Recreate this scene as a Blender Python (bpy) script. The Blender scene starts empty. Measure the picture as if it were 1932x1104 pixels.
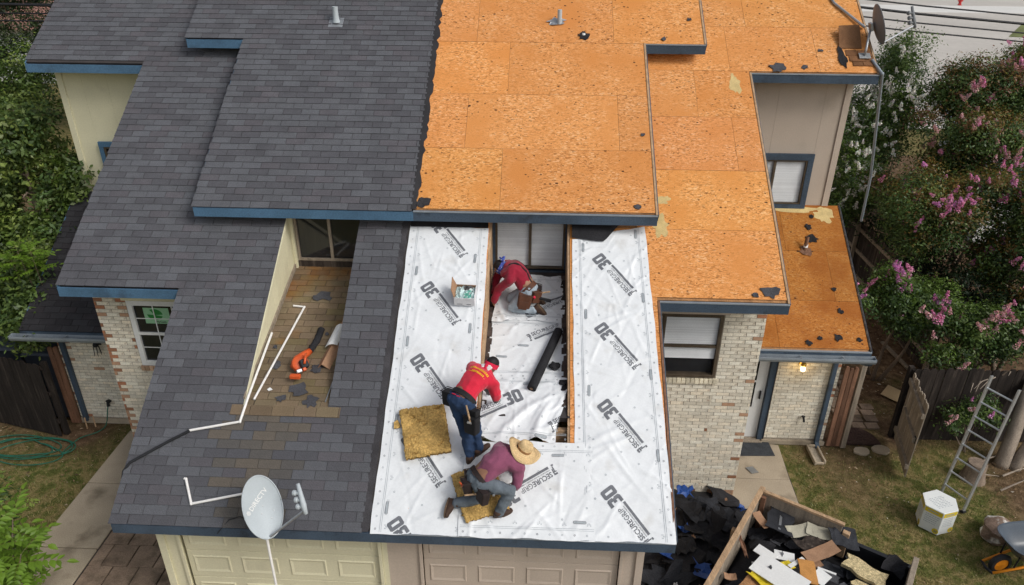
import bpy, bmesh, math, random
import numpy as np
from mathutils import Vector, Matrix, Euler
R = math.radians
rnd = random.Random(7)
nr = np.random.RandomState(5)
C = bpy.context.scene.collection
S = bpy.context.scene

# ------------------------------------------------------------------ camera, sky, sun, exposure
cam = bpy.data.cameras.new('camera')
cam.sensor_width = 36.0
cam.lens = 36.0 * 1359.1 / 1932.0
cam.clip_start = 0.1
cam.clip_end = 900.0
camo = bpy.data.objects.new('camera', cam)
C.objects.link(camo)
camo.location = (1.77, -6.577, 9.238)
camo.rotation_mode = 'XYZ'
camo.matrix_world = (Matrix.Translation((1.77, -6.577, 9.238)) @ Matrix.Rotation(R(2.212), 4, 'Z')
                     @ Matrix.Rotation(R(90 - 27.402), 4, 'X') @ Matrix.Rotation(R(0.386), 4, 'Z'))
S.camera = camo

SUN_EL, SUN_ROT = R(43), R(122)
w = bpy.data.worlds.new('World')
S.world = w
w.use_nodes = True
nt = w.node_tree
nt.nodes.clear()
sky = nt.nodes.new('ShaderNodeTexSky')
sky.sky_type = 'NISHITA'
sky.sun_disc = False
sky.sun_elevation = SUN_EL
sky.sun_rotation = SUN_ROT
sky.air_density = 1.0
sky.dust_density = 4.0
hs = nt.nodes.new('ShaderNodeHueSaturation')
hs.inputs['Saturation'].default_value = 0.38
bg = nt.nodes.new('ShaderNodeBackground')
bg.inputs['Strength'].default_value = 0.15
wo = nt.nodes.new('ShaderNodeOutputWorld')
nt.links.new(sky.outputs[0], hs.inputs['Color'])
nt.links.new(hs.outputs[0], bg.inputs['Color'])
nt.links.new(bg.outputs[0], wo.inputs['Surface'])

sl = bpy.data.lights.new('sun', 'SUN')
sl.energy = 1.5
sl.angle = R(20)
sl.color = (1.0, 0.96, 0.9)
so = bpy.data.objects.new('sun', sl)
C.objects.link(so)
sd = Vector((math.sin(SUN_ROT) * math.cos(SUN_EL), math.cos(SUN_ROT) * math.cos(SUN_EL), math.sin(SUN_EL)))
so.rotation_euler = sd.to_track_quat('Z', 'Y').to_euler()
so.location = (8, -12, 25)

S.view_settings.view_transform = 'Standard'
S.view_settings.look = 'None'
S.view_settings.exposure = -0.2
S.view_settings.gamma = 1.0
S.view_settings.use_curve_mapping = False
S.cycles.max_bounces = 6
S.cycles.diffuse_bounces = 4
S.cycles.transparent_max_bounces = 6

# ------------------------------------------------------------------ dimensions (metres)
SL = R(33.68)
T = math.tan(SL); CS = math.cos(SL); SN = math.sin(SL)
EZ = 2.4                     # top of the roof at the front eave
RH = 0.404                   # how far the raised roof stands above the front one
PO = -2.87                   # porch roofs, same pitch
Y1, Y2, Y3, Y4 = 2.825, 6.68, 3.71, 6.76
YR = 9.7                     # ridge
W0, W1, W2, WR1 = 3.57, 5.46, 7.69, 4.63
WX0, WX1 = 1.01, 2.26        # the two roof wells
FLZ = lambda y: 2.88 + 0.3 * y

def fp(x, y, n=0.0, off=0.0):
    return Vector((x, y - n * SN, EZ + off + T * y + n * CS))
def fl(x, y, n=0.0):
    k = 1 / math.sqrt(1.09)
    return Vector((x, y - n * 0.3 * k, FLZ(y) + n * k))

# ------------------------------------------------------------------ helpers
class MB:
    """collects verts and faces, with a material slot and a tint per face"""
    def __init__(self):
        self.v = []; self.f = []; self.m = []; self.t = []
    def add(self, verts, faces, mat=0, tint=(1, 1, 1)):
        o = len(self.v)
        self.v.extend([tuple(p) for p in verts])
        for f in faces:
            self.f.append(tuple(i + o for i in f)); self.m.append(mat); self.t.append(tint)
        return self
    def hexa(self, p, mat=0, tint=(1, 1, 1)):
        """8 points: bottom ring 0-3, top ring 4-7 (counter clockwise from above)"""
        return self.add(p, [(3, 2, 1, 0), (4, 5, 6, 7), (0, 1, 5, 4), (1, 2, 6, 5), (2, 3, 7, 6), (3, 0, 4, 7)], mat, tint)
    def box(self, a, b, mat=0, tint=(1, 1, 1)):
        x0, y0, z0 = a; x1, y1, z1 = b
        return self.hexa([(x0, y0, z0), (x1, y0, z0), (x1, y1, z0), (x0, y1, z0),
                          (x0, y0, z1), (x1, y0, z1), (x1, y1, z1), (x0, y1, z1)], mat, tint)
    def obox(self, c, size, rot=None, mat=0, tint=(1, 1, 1)):
        m = rot if rot is not None else Matrix.Identity(3)
        c = Vector(c); sx, sy, sz = [s / 2 for s in size]
        q = [(-sx, -sy, -sz), (sx, -sy, -sz), (sx, sy, -sz), (-sx, sy, -sz), (-sx, -sy, sz), (sx, -sy, sz), (sx, sy, sz), (-sx, sy, sz)]
        return self.hexa([c + m @ Vector(p) for p in q], mat, tint)
    def tube(self, pts, r, n=8, mat=0, tint=(1, 1, 1), cap=True):
        pts = [Vector(p) for p in pts]
        rs = r if isinstance(r, (list, tuple)) else [r] * len(pts)
        rings = []; up = None
        for i, p in enumerate(pts):
            a = pts[max(i - 1, 0)]; b = pts[min(i + 1, len(pts) - 1)]
            d = (b - a)
            if d.length < 1e-9: d = Vector((0, 0, 1))
            d.normalize()
            if up is None:
                up = Vector((0, 0, 1)) if abs(d.z) < 0.9 else Vector((1, 0, 0))
            s = d.cross(up)
            if s.length < 1e-4:
                s = d.cross(Vector((0.3, 1, 0.1)))
            s.normalize(); u = s.cross(d); u.normalize(); up = u
            rings.append([p + (s * math.cos(2 * math.pi * k / n) + u * math.sin(2 * math.pi * k / n)) * rs[i] for k in range(n)])
        vs = [q for ring in rings for q in ring]; fs = []
        for i in range(len(rings) - 1):
            for k in range(n):
                fs.append((i * n + k, i * n + (k + 1) % n, (i + 1) * n + (k + 1) % n, (i + 1) * n + k))
        if cap:
            fs.append(tuple(range(n))[::-1]); fs.append(tuple((len(rings) - 1) * n + k for k in range(n)))
        return self.add(vs, fs, mat, tint)
    def prism(self, poly, d, mat=0, tint=(1, 1, 1)):
        """polygon of 3-D points extruded by vector d"""
        n = len(poly); d = Vector(d)
        vs = [Vector(p) for p in poly] + [Vector(p) + d for p in poly]
        fs = [tuple(range(n))[::-1], tuple(range(n, 2 * n))] + [(i, (i + 1) % n, n + (i + 1) % n, n + i) for i in range(n)]
        return self.add(vs, fs, mat, tint)
    def lathe(self, prof, n=16, c=(0, 0, 0), rot=None, mat=0, tint=(1, 1, 1)):
        m = rot if rot is not None else Matrix.Identity(3); c = Vector(c)
        vs = []; fs = []
        for (r, z) in prof:
            for k in range(n):
                a = 2 * math.pi * k / n
                vs.append(c + m @ Vector((r * math.cos(a), r * math.sin(a), z)))
        for i in range(len(prof) - 1):
            for k in range(n):
                fs.append((i * n + k, i * n + (k + 1) % n, (i + 1) * n + (k + 1) % n, (i + 1) * n + k))
        return self.add(vs, fs, mat, tint)
    def mesh(self, name, mats):
        me = bpy.data.meshes.new(name)
        me.from_pydata([tuple(p) for p in self.v], [], self.f)
        for m in (mats if isinstance(mats, (list, tuple)) else [mats]):
            me.materials.append(m)
        me.polygons.foreach_set('material_index', self.m)
        at = me.attributes.new('tint', 'FLOAT_COLOR', 'CORNER')
        cols = []
        for f, t in zip(self.f, self.t):
            cols.extend((t[0], t[1], t[2], 1.0) * len(f))
        at.data.foreach_set('color', cols)
        me.update()
        return me
    def build(self, name, mats, parent=None, smooth=False, bevel=0.0, recalc=False, **props):
        me = self.mesh(name, mats)
        if recalc:
            bm = bmesh.new(); bm.from_mesh(me); bmesh.ops.recalc_face_normals(bm, faces=bm.faces); bm.to_mesh(me); bm.free()
        return link(name, me, parent, smooth, bevel, **props)

def link(name, me, parent=None, smooth=False, bevel=0.0, loc=None, rot=None, **props):
    o = bpy.data.objects.new(name, me)
    C.objects.link(o)
    if smooth:
        me.polygons.foreach_set('use_smooth', [True] * len(me.polygons))
        if smooth == 'auto':
            me.polygons.foreach_set('use_smooth', [True] * len(me.polygons))
            try:
                me.set_sharp_from_angle(angle=R(40))
            except Exception:
                pass
    if bevel:
        b = o.modifiers.new('bevel', 'BEVEL'); b.width = bevel; b.segments = 2; b.limit_method = 'ANGLE'
    if parent is not None:
        o.parent = parent
        if loc is None:
            if parent.get('_base') is not None:
                o.location = -Vector(parent['_base'])
        else:
            o.location = loc
    elif loc is not None:
        o.location = loc
    if rot is not None:
        o.rotation_euler = rot
    for k, v in props.items():
        o[k] = v
    return o

def thing(name, label, cat, loc=(0, 0, 0), group=None):
    """an Empty at the thing's base; its parts are given in world metres"""
    o = bpy.data.objects.new(name, None)
    o.empty_display_size = 0.1
    C.objects.link(o)
    o.location = loc
    o['_base'] = [float(c) for c in loc]
    o['label'] = label; o['category'] = cat
    if group: o['group'] = group
    return o

def tag(o, label, cat, group=None):
    o['label'] = label; o['category'] = cat
    if group: o['group'] = group
    return o

def rotz(a): return Matrix.Rotation(a, 3, 'Z')
def roteul(x, y, z): return Euler((x, y, z)).to_matrix()

# ------------------------------------------------------------------ materials
def mat(name, col, rough=0.8, var=0.12, scale=6.0, fine=60.0, finevar=0.12, bump=0.0, bscale=40.0,
        metal=0.0, spec=0.3, stretch=None, dirt=None, tint=True, sheen=0.0, trans=0.0):
    m = bpy.data.materials.new(name); m.use_nodes = True
    n = m.node_tree.nodes; l = m.node_tree.links
    b = n['Principled BSDF']
    b.inputs['Roughness'].default_value = rough
    b.inputs['Metallic'].default_value = metal
    b.inputs['Specular IOR Level'].default_value = spec
    tc = n.new('ShaderNodeTexCoord'); mp = n.new('ShaderNodeMapping')
    l.new(tc.outputs['Object'], mp.inputs['Vector'])
    if stretch: mp.inputs['Scale'].default_value = stretch
    def noise(sc, det=3.0):
        t = n.new('ShaderNodeTexNoise'); t.inputs['Scale'].default_value = sc; t.inputs['Detail'].default_value = det
        l.new(mp.outputs[0], t.inputs['Vector']); return t.outputs['Fac']
    def mrange(src, a, c):
        t = n.new('ShaderNodeMapRange'); t.inputs['From Min'].default_value = 0.3; t.inputs['From Max'].default_value = 0.7
        t.inputs['To Min'].default_value = a; t.inputs['To Max'].default_value = c; l.new(src, t.inputs['Value']); return t.outputs[0]
    def mul(a, c):
        t = n.new('ShaderNodeMix'); t.data_type = 'RGBA'; t.blend_type = 'MULTIPLY'; t.inputs['Factor'].default_value = 1.0
        l.new(a, t.inputs['A']); l.new(c, t.inputs['B']); return t.outputs['Result']
    rgb = n.new('ShaderNodeRGB'); rgb.outputs[0].default_value = (*col, 1)
    cur = rgb.outputs[0]
    if dirt:
        dcol, dsc, lo, hi = dirt
        nz = noise(dsc, 6.0)
        cr = n.new('ShaderNodeMapRange'); cr.inputs['From Min'].default_value = lo; cr.inputs['From Max'].default_value = hi
        l.new(nz, cr.inputs['Value'])
        mx = n.new('ShaderNodeMix'); mx.data_type = 'RGBA'
        l.new(cr.outputs[0], mx.inputs['Factor']); l.new(cur, mx.inputs['A']); mx.inputs['B'].default_value = (*dcol, 1)
        cur = mx.outputs['Result']
    if var: cur = mul(cur, mrange(noise(scale), 1 - var, 1 + var))
    if finevar: cur = mul(cur, mrange(noise(fine, 2.0), 1 - finevar, 1 + finevar))
    if tint:
        a = n.new('ShaderNodeAttribute'); a.attribute_name = 'tint'
        cur = mul(cur, a.outputs['Color'])
    l.new(cur, b.inputs['Base Color'])
    if bump:
        bp = n.new('ShaderNodeBump'); bp.inputs['Strength'].default_value = min(1.0, bump); bp.inputs['Distance'].default_value = 0.01
        l.new(noise(bscale, 4.0), bp.inputs['Height']); l.new(bp.outputs[0], b.inputs['Normal'])
    if sheen: b.inputs['Sheen Weight'].default_value = sheen
    if trans: b.inputs['Transmission Weight'].default_value = trans
    return m

def osb_material(name, col, dark, spots):
    m = bpy.data.materials.new(name); m.use_nodes = True
    n = m.node_tree.nodes; l = m.node_tree.links; b = n['Principled BSDF']
    b.inputs['Roughness'].default_value = 0.85; b.inputs['Specular IOR Level'].default_value = 0.15
    tc = n.new('ShaderNodeTexCoord')
    at = n.new('ShaderNodeAttribute'); at.attribute_name = 'tint'
    def vor(rot, sc, kind='Color'):
        mp = n.new('ShaderNodeMapping'); mp.inputs['Rotation'].default_value = (0, 0, R(rot)); mp.inputs['Scale'].default_value = sc
        l.new(tc.outputs['UV'], mp.inputs['Vector'])
        ds = n.new('ShaderNodeTexNoise'); ds.inputs['Scale'].default_value = 0.25; l.new(mp.outputs[0], ds.inputs['Vector'])
        v = n.new('ShaderNodeTexVoronoi'); v.inputs['Scale'].default_value = 1.0
        l.new(mp.outputs[0], v.inputs['Vector'])
        return v
    def sep(sock):
        s_ = n.new('ShaderNodeSeparateColor'); l.new(sock, s_.inputs[0]); return s_
    def mix(f, a, c, blend='MIX'):
        t = n.new('ShaderNodeMix'); t.data_type = 'RGBA'; t.blend_type = blend
        if isinstance(f, float): t.inputs['Factor'].default_value = f
        else: l.new(f, t.inputs['Factor'])
        for s_, k in ((a, 'A'), (c, 'B')):
            if isinstance(s_, tuple): t.inputs[k].default_value = (*s_, 1)
            else: l.new(s_, t.inputs[k])
        return t.outputs['Result']
    def step(sock, lo, hi, a=0.0, c=1.0):
        t = n.new('ShaderNodeMapRange'); t.inputs['From Min'].default_value = lo; t.inputs['From Max'].default_value = hi
        t.inputs['To Min'].default_value = a; t.inputs['To Max'].default_value = c; l.new(sock, t.inputs['Value']); return t.outputs[0]
    def math_(op, a, c):
        t = n.new('ShaderNodeMath'); t.operation = op
        for i, s_ in enumerate((a, c)):
            if isinstance(s_, float): t.inputs[i].default_value = s_
            else: l.new(s_, t.inputs[i])
        return t.outputs[0]
    v1 = sep(vor(20, (24, 66, 1)).outputs['Color']); v2 = sep(vor(-42, (22, 70, 1)).outputs['Color']); v3 = sep(vor(81, (24, 64, 1)).outputs['Color'])
    pick = sep(vor(25, (26, 30, 1)).outputs['Color'])
    v4 = sep(vor(-75, (22, 66, 1)).outputs['Color'])
    lum = mix(step(pick.outputs[0], 0.26, 0.28), v1.outputs[0], v2.outputs[0])
    lum = mix(step(pick.outputs[0], 0.5, 0.52), lum, v3.outputs[0])
    lum = mix(step(pick.outputs[0], 0.75, 0.77), lum, v4.outputs[0])
    base = mix(step(lum, 0.0, 0.45), tuple(c * k for c, k in zip(col, (0.64, 0.54, 0.48))), col)
    base = mix(step(lum, 0.6, 1.0), base, tuple(min(1, c * k) for c, k in zip(col, (1.16, 1.26, 1.5))))
    base = mix(step(v4.outputs[1], 0.94, 0.96), base, tuple(min(1, c * k) for c, k in zip(col, (1.15, 1.5, 2.3))))
    # pale strands
    light = mix(step(v2.outputs[1], 0.95, 0.97), base, tuple(min(1, c * k) for c, k in zip(col, (1.08, 1.35, 1.9))))
    light = mix(step(v1.outputs[2], 0.95, 0.97), light, (0.36, 0.15, 0.05))
    # broad weathering
    nz = n.new('ShaderNodeTexNoise'); nz.inputs['Scale'].default_value = 1.3; nz.inputs['Detail'].default_value = 5
    l.new(tc.outputs['UV'], nz.inputs['Vector'])
    cur = mix(step(nz.outputs['Fac'], 0.42, 0.68), light, tuple(c * d for c, d in zip(col, dark)))
    # tar flecks
    sv = vor(20, (spots, spots * 1.5, 1))
    nz2 = n.new('ShaderNodeTexNoise'); nz2.inputs['Scale'].default_value = 1.1; nz2.inputs['Detail'].default_value = 3; l.new(tc.outputs['UV'], nz2.inputs['Vector'])
    rad = math_('MULTIPLY', step(sep(sv.outputs['Color']).outputs[0], 0.40, 1.0, 0.0, 0.34), step(nz2.outputs['Fac'], 0.38, 0.62, 0.25, 1.0))
    fleck = math_('LESS_THAN', sv.outputs['Distance'], rad)
    cur = mix(fleck, cur, (0.09, 0.035, 0.016))
    fin = n.new('ShaderNodeTexNoise'); fin.inputs['Scale'].default_value = 90; l.new(tc.outputs['UV'], fin.inputs['Vector'])
    cur = mix(1.0, cur, step(fin.outputs['Fac'], 0.3, 0.7, 0.86, 1.14), 'MULTIPLY')
    cur = mix(1.0, cur, at.outputs['Color'], 'MULTIPLY')
    l.new(cur, b.inputs['Base Color'])
    bp = n.new('ShaderNodeBump'); bp.inputs['Strength'].default_value = 0.35; bp.inputs['Distance'].default_value = 0.004
    l.new(lum, bp.inputs['Height']); l.new(bp.outputs[0], b.inputs['Normal'])
    return m

def leaf_material(name, col, back=0.35):
    m = bpy.data.materials.new(name); m.use_nodes = True
    n = m.node_tree.nodes; l = m.node_tree.links
    n.remove(n['Principled BSDF']); out = n['Material Output']
    at = n.new('ShaderNodeAttribute'); at.attribute_name = 'tint'
    mx = n.new('ShaderNodeMix'); mx.data_type = 'RGBA'; mx.blend_type = 'MULTIPLY'; mx.inputs['Factor'].default_value = 1
    mx.inputs['A'].default_value = (*col, 1); l.new(at.outputs['Color'], mx.inputs['B'])
    d = n.new('ShaderNodeBsdfDiffuse'); t = n.new('ShaderNodeBsdfTranslucent'); g = n.new('ShaderNodeBsdfGlossy')
    g.inputs['Roughness'].default_value = 0.45
    l.new(mx.outputs['Result'], d.inputs['Color']); l.new(mx.outputs['Result'], t.inputs['Color'])
    a = n.new('ShaderNodeMixShader'); a.inputs[0].default_value = back; l.new(d.outputs[0], a.inputs[1]); l.new(t.outputs[0], a.inputs[2])
    c = n.new('ShaderNodeMixShader'); c.inputs[0].default_value = 0.03; l.new(a.outputs[0], c.inputs[1]); l.new(g.outputs[0], c.inputs[2])
    l.new(c.outputs[0], out.inputs['Surface'])
    return m

def glass_material(name, col, rough=0.05):
    m = bpy.data.materials.new(name); m.use_nodes = True
    b = m.node_tree.nodes['Principled BSDF']
    b.inputs['Base Color'].default_value = (*col, 1); b.inputs['Roughness'].default_value = rough
    b.inputs['Specular IOR Level'].default_value = 0.5
    b.inputs['Alpha'].default_value = 0.04
    return m

M = {}
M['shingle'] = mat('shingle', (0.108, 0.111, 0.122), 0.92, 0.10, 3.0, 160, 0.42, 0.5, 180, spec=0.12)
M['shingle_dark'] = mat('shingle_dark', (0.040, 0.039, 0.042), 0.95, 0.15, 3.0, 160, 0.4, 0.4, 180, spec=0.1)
M['shingle_tan'] = mat('shingle_tan', (0.195, 0.152, 0.098), 0.95, 0.2, 2.2, 130, 0.3, 0.4, 160, spec=0.1, dirt=((0.2, 0.085, 0.02), 1.1, 0.52, 0.68))
M['shingle_brown'] = mat('shingle_brown', (0.22, 0.115, 0.06), 0.95, 0.2, 4, 130, 0.3, 0.3, 160, spec=0.1)
M['underdeck'] = mat('underdeck', (0.05, 0.045, 0.045), 0.95, 0.2, 3, 60, 0.2)
M['osb'] = osb_material('osb', (0.70, 0.312, 0.103), (0.92, 0.84, 0.74), 13)
M['osb_old'] = osb_material('osb_old', (0.42, 0.165, 0.036), (0.70, 0.58, 0.5), 12)
M['osb_edge'] = mat('osb_edge', (0.36, 0.19, 0.085), 0.9, 0.25, 10, 80, 0.3)
M['blue_trim'] = mat('blue_trim', (0.054, 0.080, 0.115), 0.6, 0.2, 1.6, 45, 0.18, 0.1, spec=0.3, dirt=((0.03, 0.038, 0.048), 3.5, 0.56, 0.74))
M['blue_trim_light'] = mat('blue_trim_light', (0.075, 0.155, 0.25), 0.55, 0.2, 1.6, 45, 0.16, 0.1, spec=0.3, dirt=((0.05, 0.085, 0.13), 3.5, 0.58, 0.76))
M['cream'] = mat('cream', (0.66, 0.625, 0.44), 0.7, 0.06, 1.5, 40, 0.05, 0.06, dirt=((0.54, 0.50, 0.36), 2.0, 0.6, 0.85))
M['taupe'] = mat('taupe', (0.50, 0.42, 0.345), 0.72, 0.06, 1.5, 50, 0.06, 0.08, dirt=((0.42, 0.35, 0.28), 2.0, 0.6, 0.85))
M['brick'] = mat('brick', (0.74, 0.71, 0.61), 0.92, 0.10, 14, 60, 0.16, 0.4, 90, spec=0.15, dirt=((0.48, 0.40, 0.31), 9, 0.64, 0.76))
M['mortar'] = mat('mortar', (0.33, 0.29, 0.23), 0.95, 0.2, 6, 80, 0.25, 0.3, 120, spec=0.1)
M['white_paint'] = mat('white_paint', (0.76, 0.77, 0.76), 0.5, 0.05, 3, 40, 0.04)
M['metal'] = mat('metal', (0.42, 0.44, 0.46), 0.42, 0.12, 6, 60, 0.12, 0.05, metal=0.75, spec=0.5)
M['gutter'] = mat('gutter', (0.30, 0.34, 0.38), 0.5, 0.12, 4, 50, 0.1, metal=0.25)
M['dark'] = mat('dark', (0.018, 0.019, 0.022), 0.6, 0.2, 5, 50, 0.2)
M['pane'] = glass_material('pane', (0.02, 0.025, 0.03))
M['pane_dark'] = mat('pane_dark', (0.012, 0.014, 0.018), 0.06, 0.3, 2, 30, 0.1, spec=0.6)
M['blind'] = mat('blind', (0.90, 0.92, 0.93), 0.6, 0.05, 3, 50, 0.03)
M['bronze'] = mat('bronze', (0.11, 0.085, 0.06), 0.45, 0.2, 6, 50, 0.15, metal=0.3)
M['wood_raw'] = mat('wood_raw', (0.43, 0.29, 0.175), 0.85, 0.25, 3, 30, 0.25, 0.2, 60, stretch=(6, 1, 6))
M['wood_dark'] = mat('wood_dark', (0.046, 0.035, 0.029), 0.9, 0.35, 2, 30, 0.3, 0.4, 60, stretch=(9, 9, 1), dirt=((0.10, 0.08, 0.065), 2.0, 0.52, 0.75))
M['wood_shaded'] = mat('wood_shaded', (0.026, 0.020, 0.017), 0.92, 0.35, 2, 30, 0.3, 0.4, 60, stretch=(9, 9, 1), dirt=((0.055, 0.044, 0.036), 2.0, 0.54, 0.78))  # darker copy of wood_dark, shade under the trees put into the colour
M['wood_grey'] = mat('wood_grey', (0.27, 0.225, 0.175), 0.9, 0.25, 2, 30, 0.25, 0.3, 60, stretch=(9, 9, 1))
M['wood_red'] = mat('wood_red', (0.20, 0.105, 0.065), 0.9, 0.3, 2, 30, 0.25, 0.3, 60, stretch=(9, 9, 1))
M['felt'] = mat('felt', (0.022, 0.022, 0.025), 0.85, 0.3, 4, 60, 0.3, 0.3, 60, spec=0.2)
M['concrete'] = mat('concrete', (0.41, 0.345, 0.26), 0.93, 0.14, 1.3, 70, 0.16, 0.25, 90, spec=0.15, dirt=((0.20, 0.165, 0.12), 2.2, 0.54, 0.75))
M['pvc'] = mat('pvc', (0.80, 0.79, 0.77), 0.35, 0.04, 5, 50, 0.03, spec=0.45)
# ------------------------------------------------------------------ shingles, bricks, boards
def tab_verts(w, l=0.148, h=0.013):
    return [(0, 0, 0.0005), (w, 0, 0.0005), (w, l, -0.004), (0, l, -0.004), (0, 0, h), (w, 0, h), (w, l, 0.0015), (0, l, 0.0015)]

def tint_shingle():
    r = rnd.random()
    if r < 0.22: v = rnd.uniform(0.72, 0.84); c = (v * 1.0, v * 0.97, v * 1.0)
    elif r < 0.42: v = rnd.uniform(0.84, 1.0); c = (v * 1.06, v * 0.96, v * 0.98)
    elif r < 0.78: v = rnd.uniform(0.92, 1.08); c = (v * 0.99, v, v * 1.01)
    else: v = rnd.uniform(1.1, 1.28); c = (v * 0.98, v * 1.0, v * 1.02)
    return c
TINTS = [tuple(0.97 + (c - 0.97) * 0.62 for c in tint_shingle()) for _ in range(14)]
TTAN = [(lambda v: (v, v * rnd.uniform(0.94, 1.02), v * rnd.uniform(0.85, 1.05)))(rnd.uniform(0.8, 1.25)) for _ in range(8)]

def rows_in(regions, y0, y1, x_off=0.0, tabw=0.305, step=0.1057, jitter=0.012):
    """regions: function y -> list of (xa, xb); gives (x, y, width) of every tab"""
    out = []
    i = 0; y = y0
    while y < y1 - 0.02:
        sh = (tabw / 2 if i % 2 else 0.0) + x_off + rnd.uniform(-jitter, jitter)
        for xa, xb in regions(y + 0.03):
            k = math.floor((xa - sh) / tabw)
            x = k * tabw + sh
            while x < xb:
                a = max(x + 0.0045, xa); b = min(x + tabw - 0.0045, xb)
                if b - a > 0.02: out.append((a, y, b - a))
                x += tabw
        i += 1; y += step
    return out

STAIN = [(1.14, 0.99, 0.78), (1.02, 0.92, 0.76), (1.2, 1.02, 0.78), (0.94, 0.87, 0.76)]
TABMESH = {}
def lay_tabs(tabs, surf, ang, parent, pname, mat_, tints, solo, stuffname):
    """solo: set of indices that become objects; the others are one joined mesh"""
    sink = MB()
    for i, (x, y, w) in enumerate(tabs):
        ti = rnd.randrange(len(tints))
        if mat_.name == 'shingle' and -2.6 < x < -1.5 and y < 1.3 and rnd.random() < 0.95 - 1.3 * abs(x + 2.02): ti = 100 + rnd.randrange(4)   # rusty run-off streak below the old well roof
        wob = rnd.uniform(-0.0012, 0.0022)
        o = surf(x, y, 0.0)
        if i in solo:
            key = (mat_.name, round(w, 2), ti)
            if key not in TABMESH:
                mb = MB(); mb.hexa(tab_verts(round(w, 2) - 0.001), 0, tints[ti] if ti < 100 else STAIN[ti - 100]); TABMESH[key] = mb.mesh(pname, mat_)
            link(pname, TABMESH[key], parent, loc=o + Vector((0, 0, wob)), rot=(ang, 0, 0))
        else:
            rm = Matrix.Rotation(ang, 3, 'X')
            sink.hexa([o + Vector((0, 0, wob)) + rm @ Vector(p) for p in tab_verts(w)], 0, tints[ti] if ti < 100 else STAIN[ti - 100])
    if sink.v:
        ob = sink.build(stuffname, mat_, None); ob.parent = parent; ob['kind'] = 'stuff'

def dist2(p): return (Vector(p) - camo.location).length

BRICKMESH = {}
def brick_wall(parent, wall, rects, y, course=0.0677, L=0.213, proud=0.007, reds=None, solo_n=300, zc=0.0, facing=-1):
    """running-bond bricks on the plane Y = y, in (xa, xb, za, zb) rects, proud of the wall mesh"""
    specs = []
    zmax = max(r[3] for r in rects); i = 0; z = zc
    while z < zmax - 0.02:
        sh = (L / 2 if i % 2 else 0) + rnd.uniform(-0.008, 0.008)
        for xa, xb, za, zb in rects:
            if z < za - 0.004 or z + course > zb + 0.02: continue
            k = math.floor((xa - sh) / L); x = k * L + sh
            while x < xb:
                a = max(x + 0.005, xa + 0.001); b = min(x + L - 0.005, xb - 0.001)
                if b - a > 0.025:
                    red = reds(a, b, z, i) if reds else 0.0
                    specs.append((a, b, z, red))
                x += L
        i += 1; z += course
    specs.sort(key=lambda s: dist2(((s[0] + s[1]) / 2, y, s[2])))
    sink = MB()
    for n, (a, b, z, red) in enumerate(specs):
        if rnd.random() < red:
            ti = rnd.choice([0, 1, 2])
        else:
            ti = rnd.randrange(3, 13)
        t = BRICK_T[ti]
        d = proud + rnd.uniform(-0.002, 0.003)
        if n < solo_n:
            w = round(b - a, 2)
            key = (w, ti)
            if key not in BRICKMESH:
                mb = MB(); mb.box((0, 0, 0), (w, 0.03, course - 0.011), 0, t); BRICKMESH[key] = mb.mesh('brick', M['brick'])
            link('brick', BRICKMESH[key], wall, loc=(a, y - d, z + 0.004), rot=(0, rnd.uniform(-0.006, 0.006), 0))
        else:
            sink.box((a, y - d, z + 0.004), (b, y + 0.02, z + course - 0.007), 0, t)
    if sink.v:
        ob = sink.build('brick_courses', M['brick'], None); ob.parent = wall; ob['kind'] = 'stuff'
    return len(specs)
BRICK_T = [(0.55, 0.26, 0.17), (0.42, 0.22, 0.15), (0.62, 0.4, 0.3)] + \
          [(lambda v, q: (v, v * (1 - q * 0.5), v * (1 - q)))(rnd.uniform(0.86, 1.14), rnd.uniform(-0.04, 0.13)) for _ in range(10)]

def deck_panel(parent, name, x0, x1, y0, y1, off=0.0, m='osb', th=0.018, tint=(1, 1, 1), surf=fp, lift=0.0):
    g = 0.004
    x0 += g / 2; x1 -= g / 2; y0 += g / 2; y1 -= g / 2
    def P(x, y, n):
        return surf(x, y, n, off) if surf is fp else surf(x, y, n)
    mb = MB()
    mb.hexa([P(x0, y0, -th), P(x1, y0, -th), P(x1, y1, -th), P(x0, y1, -th), P(x0, y0, lift), P(x1, y0, lift), P(x1, y1, lift), P(x0, y1, lift)], 0, tint)
    me = mb.mesh(name, [M[m], M['osb_edge']])
    uv = me.uv_layers.new(name='UVMap')
    ox, oy = rnd.uniform(0, 40), rnd.uniform(0, 40)
    for poly in me.polygons:
        for li in poly.loop_indices:
            co = me.vertices[me.loops[li].vertex_index].co
            uv.data[li].uv = (co.x + ox, co.y / CS + oy)
        if poly.index > 1: poly.material_index = 1
    return link(name, me, parent, loc=(0, 0, 0) if parent.type == 'MESH' else None)

def slab(mb, x0, x1, y0, y1, n0, n1, off=0.0, mat=0, surf=None):
    f = (lambda x, y, n: fp(x, y, n, off)) if surf is None else surf
    mb.hexa([f(x0, y0, n0), f(x1, y0, n0), f(x1, y1, n0), f(x0, y1, n0), f(x0, y0, n1), f(x1, y0, n1), f(x1, y1, n1), f(x0, y1, n1)], mat)

def fascia(parent, x0, x1, y, off=0.0, h=0.145, m='blue_trim', drop=0.022, name='fascia'):
    z = EZ + off + T * y - drop
    mb = MB(); mb.box((x0, y - 0.022, z - h), (x1, y + 0.016, z))
    return mb.build(name, M[m], parent)

def rake(parent, x, y0, y1, off, side, m='blue_trim'):
    mb = MB(); a, b = (x, x + 0.022) if side > 0 else (x - 0.022, x)
    slab(mb, a, b, y0, y1, -0.15, -0.012, off)
    return mb.build('rake_board', M[m], parent)

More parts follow.
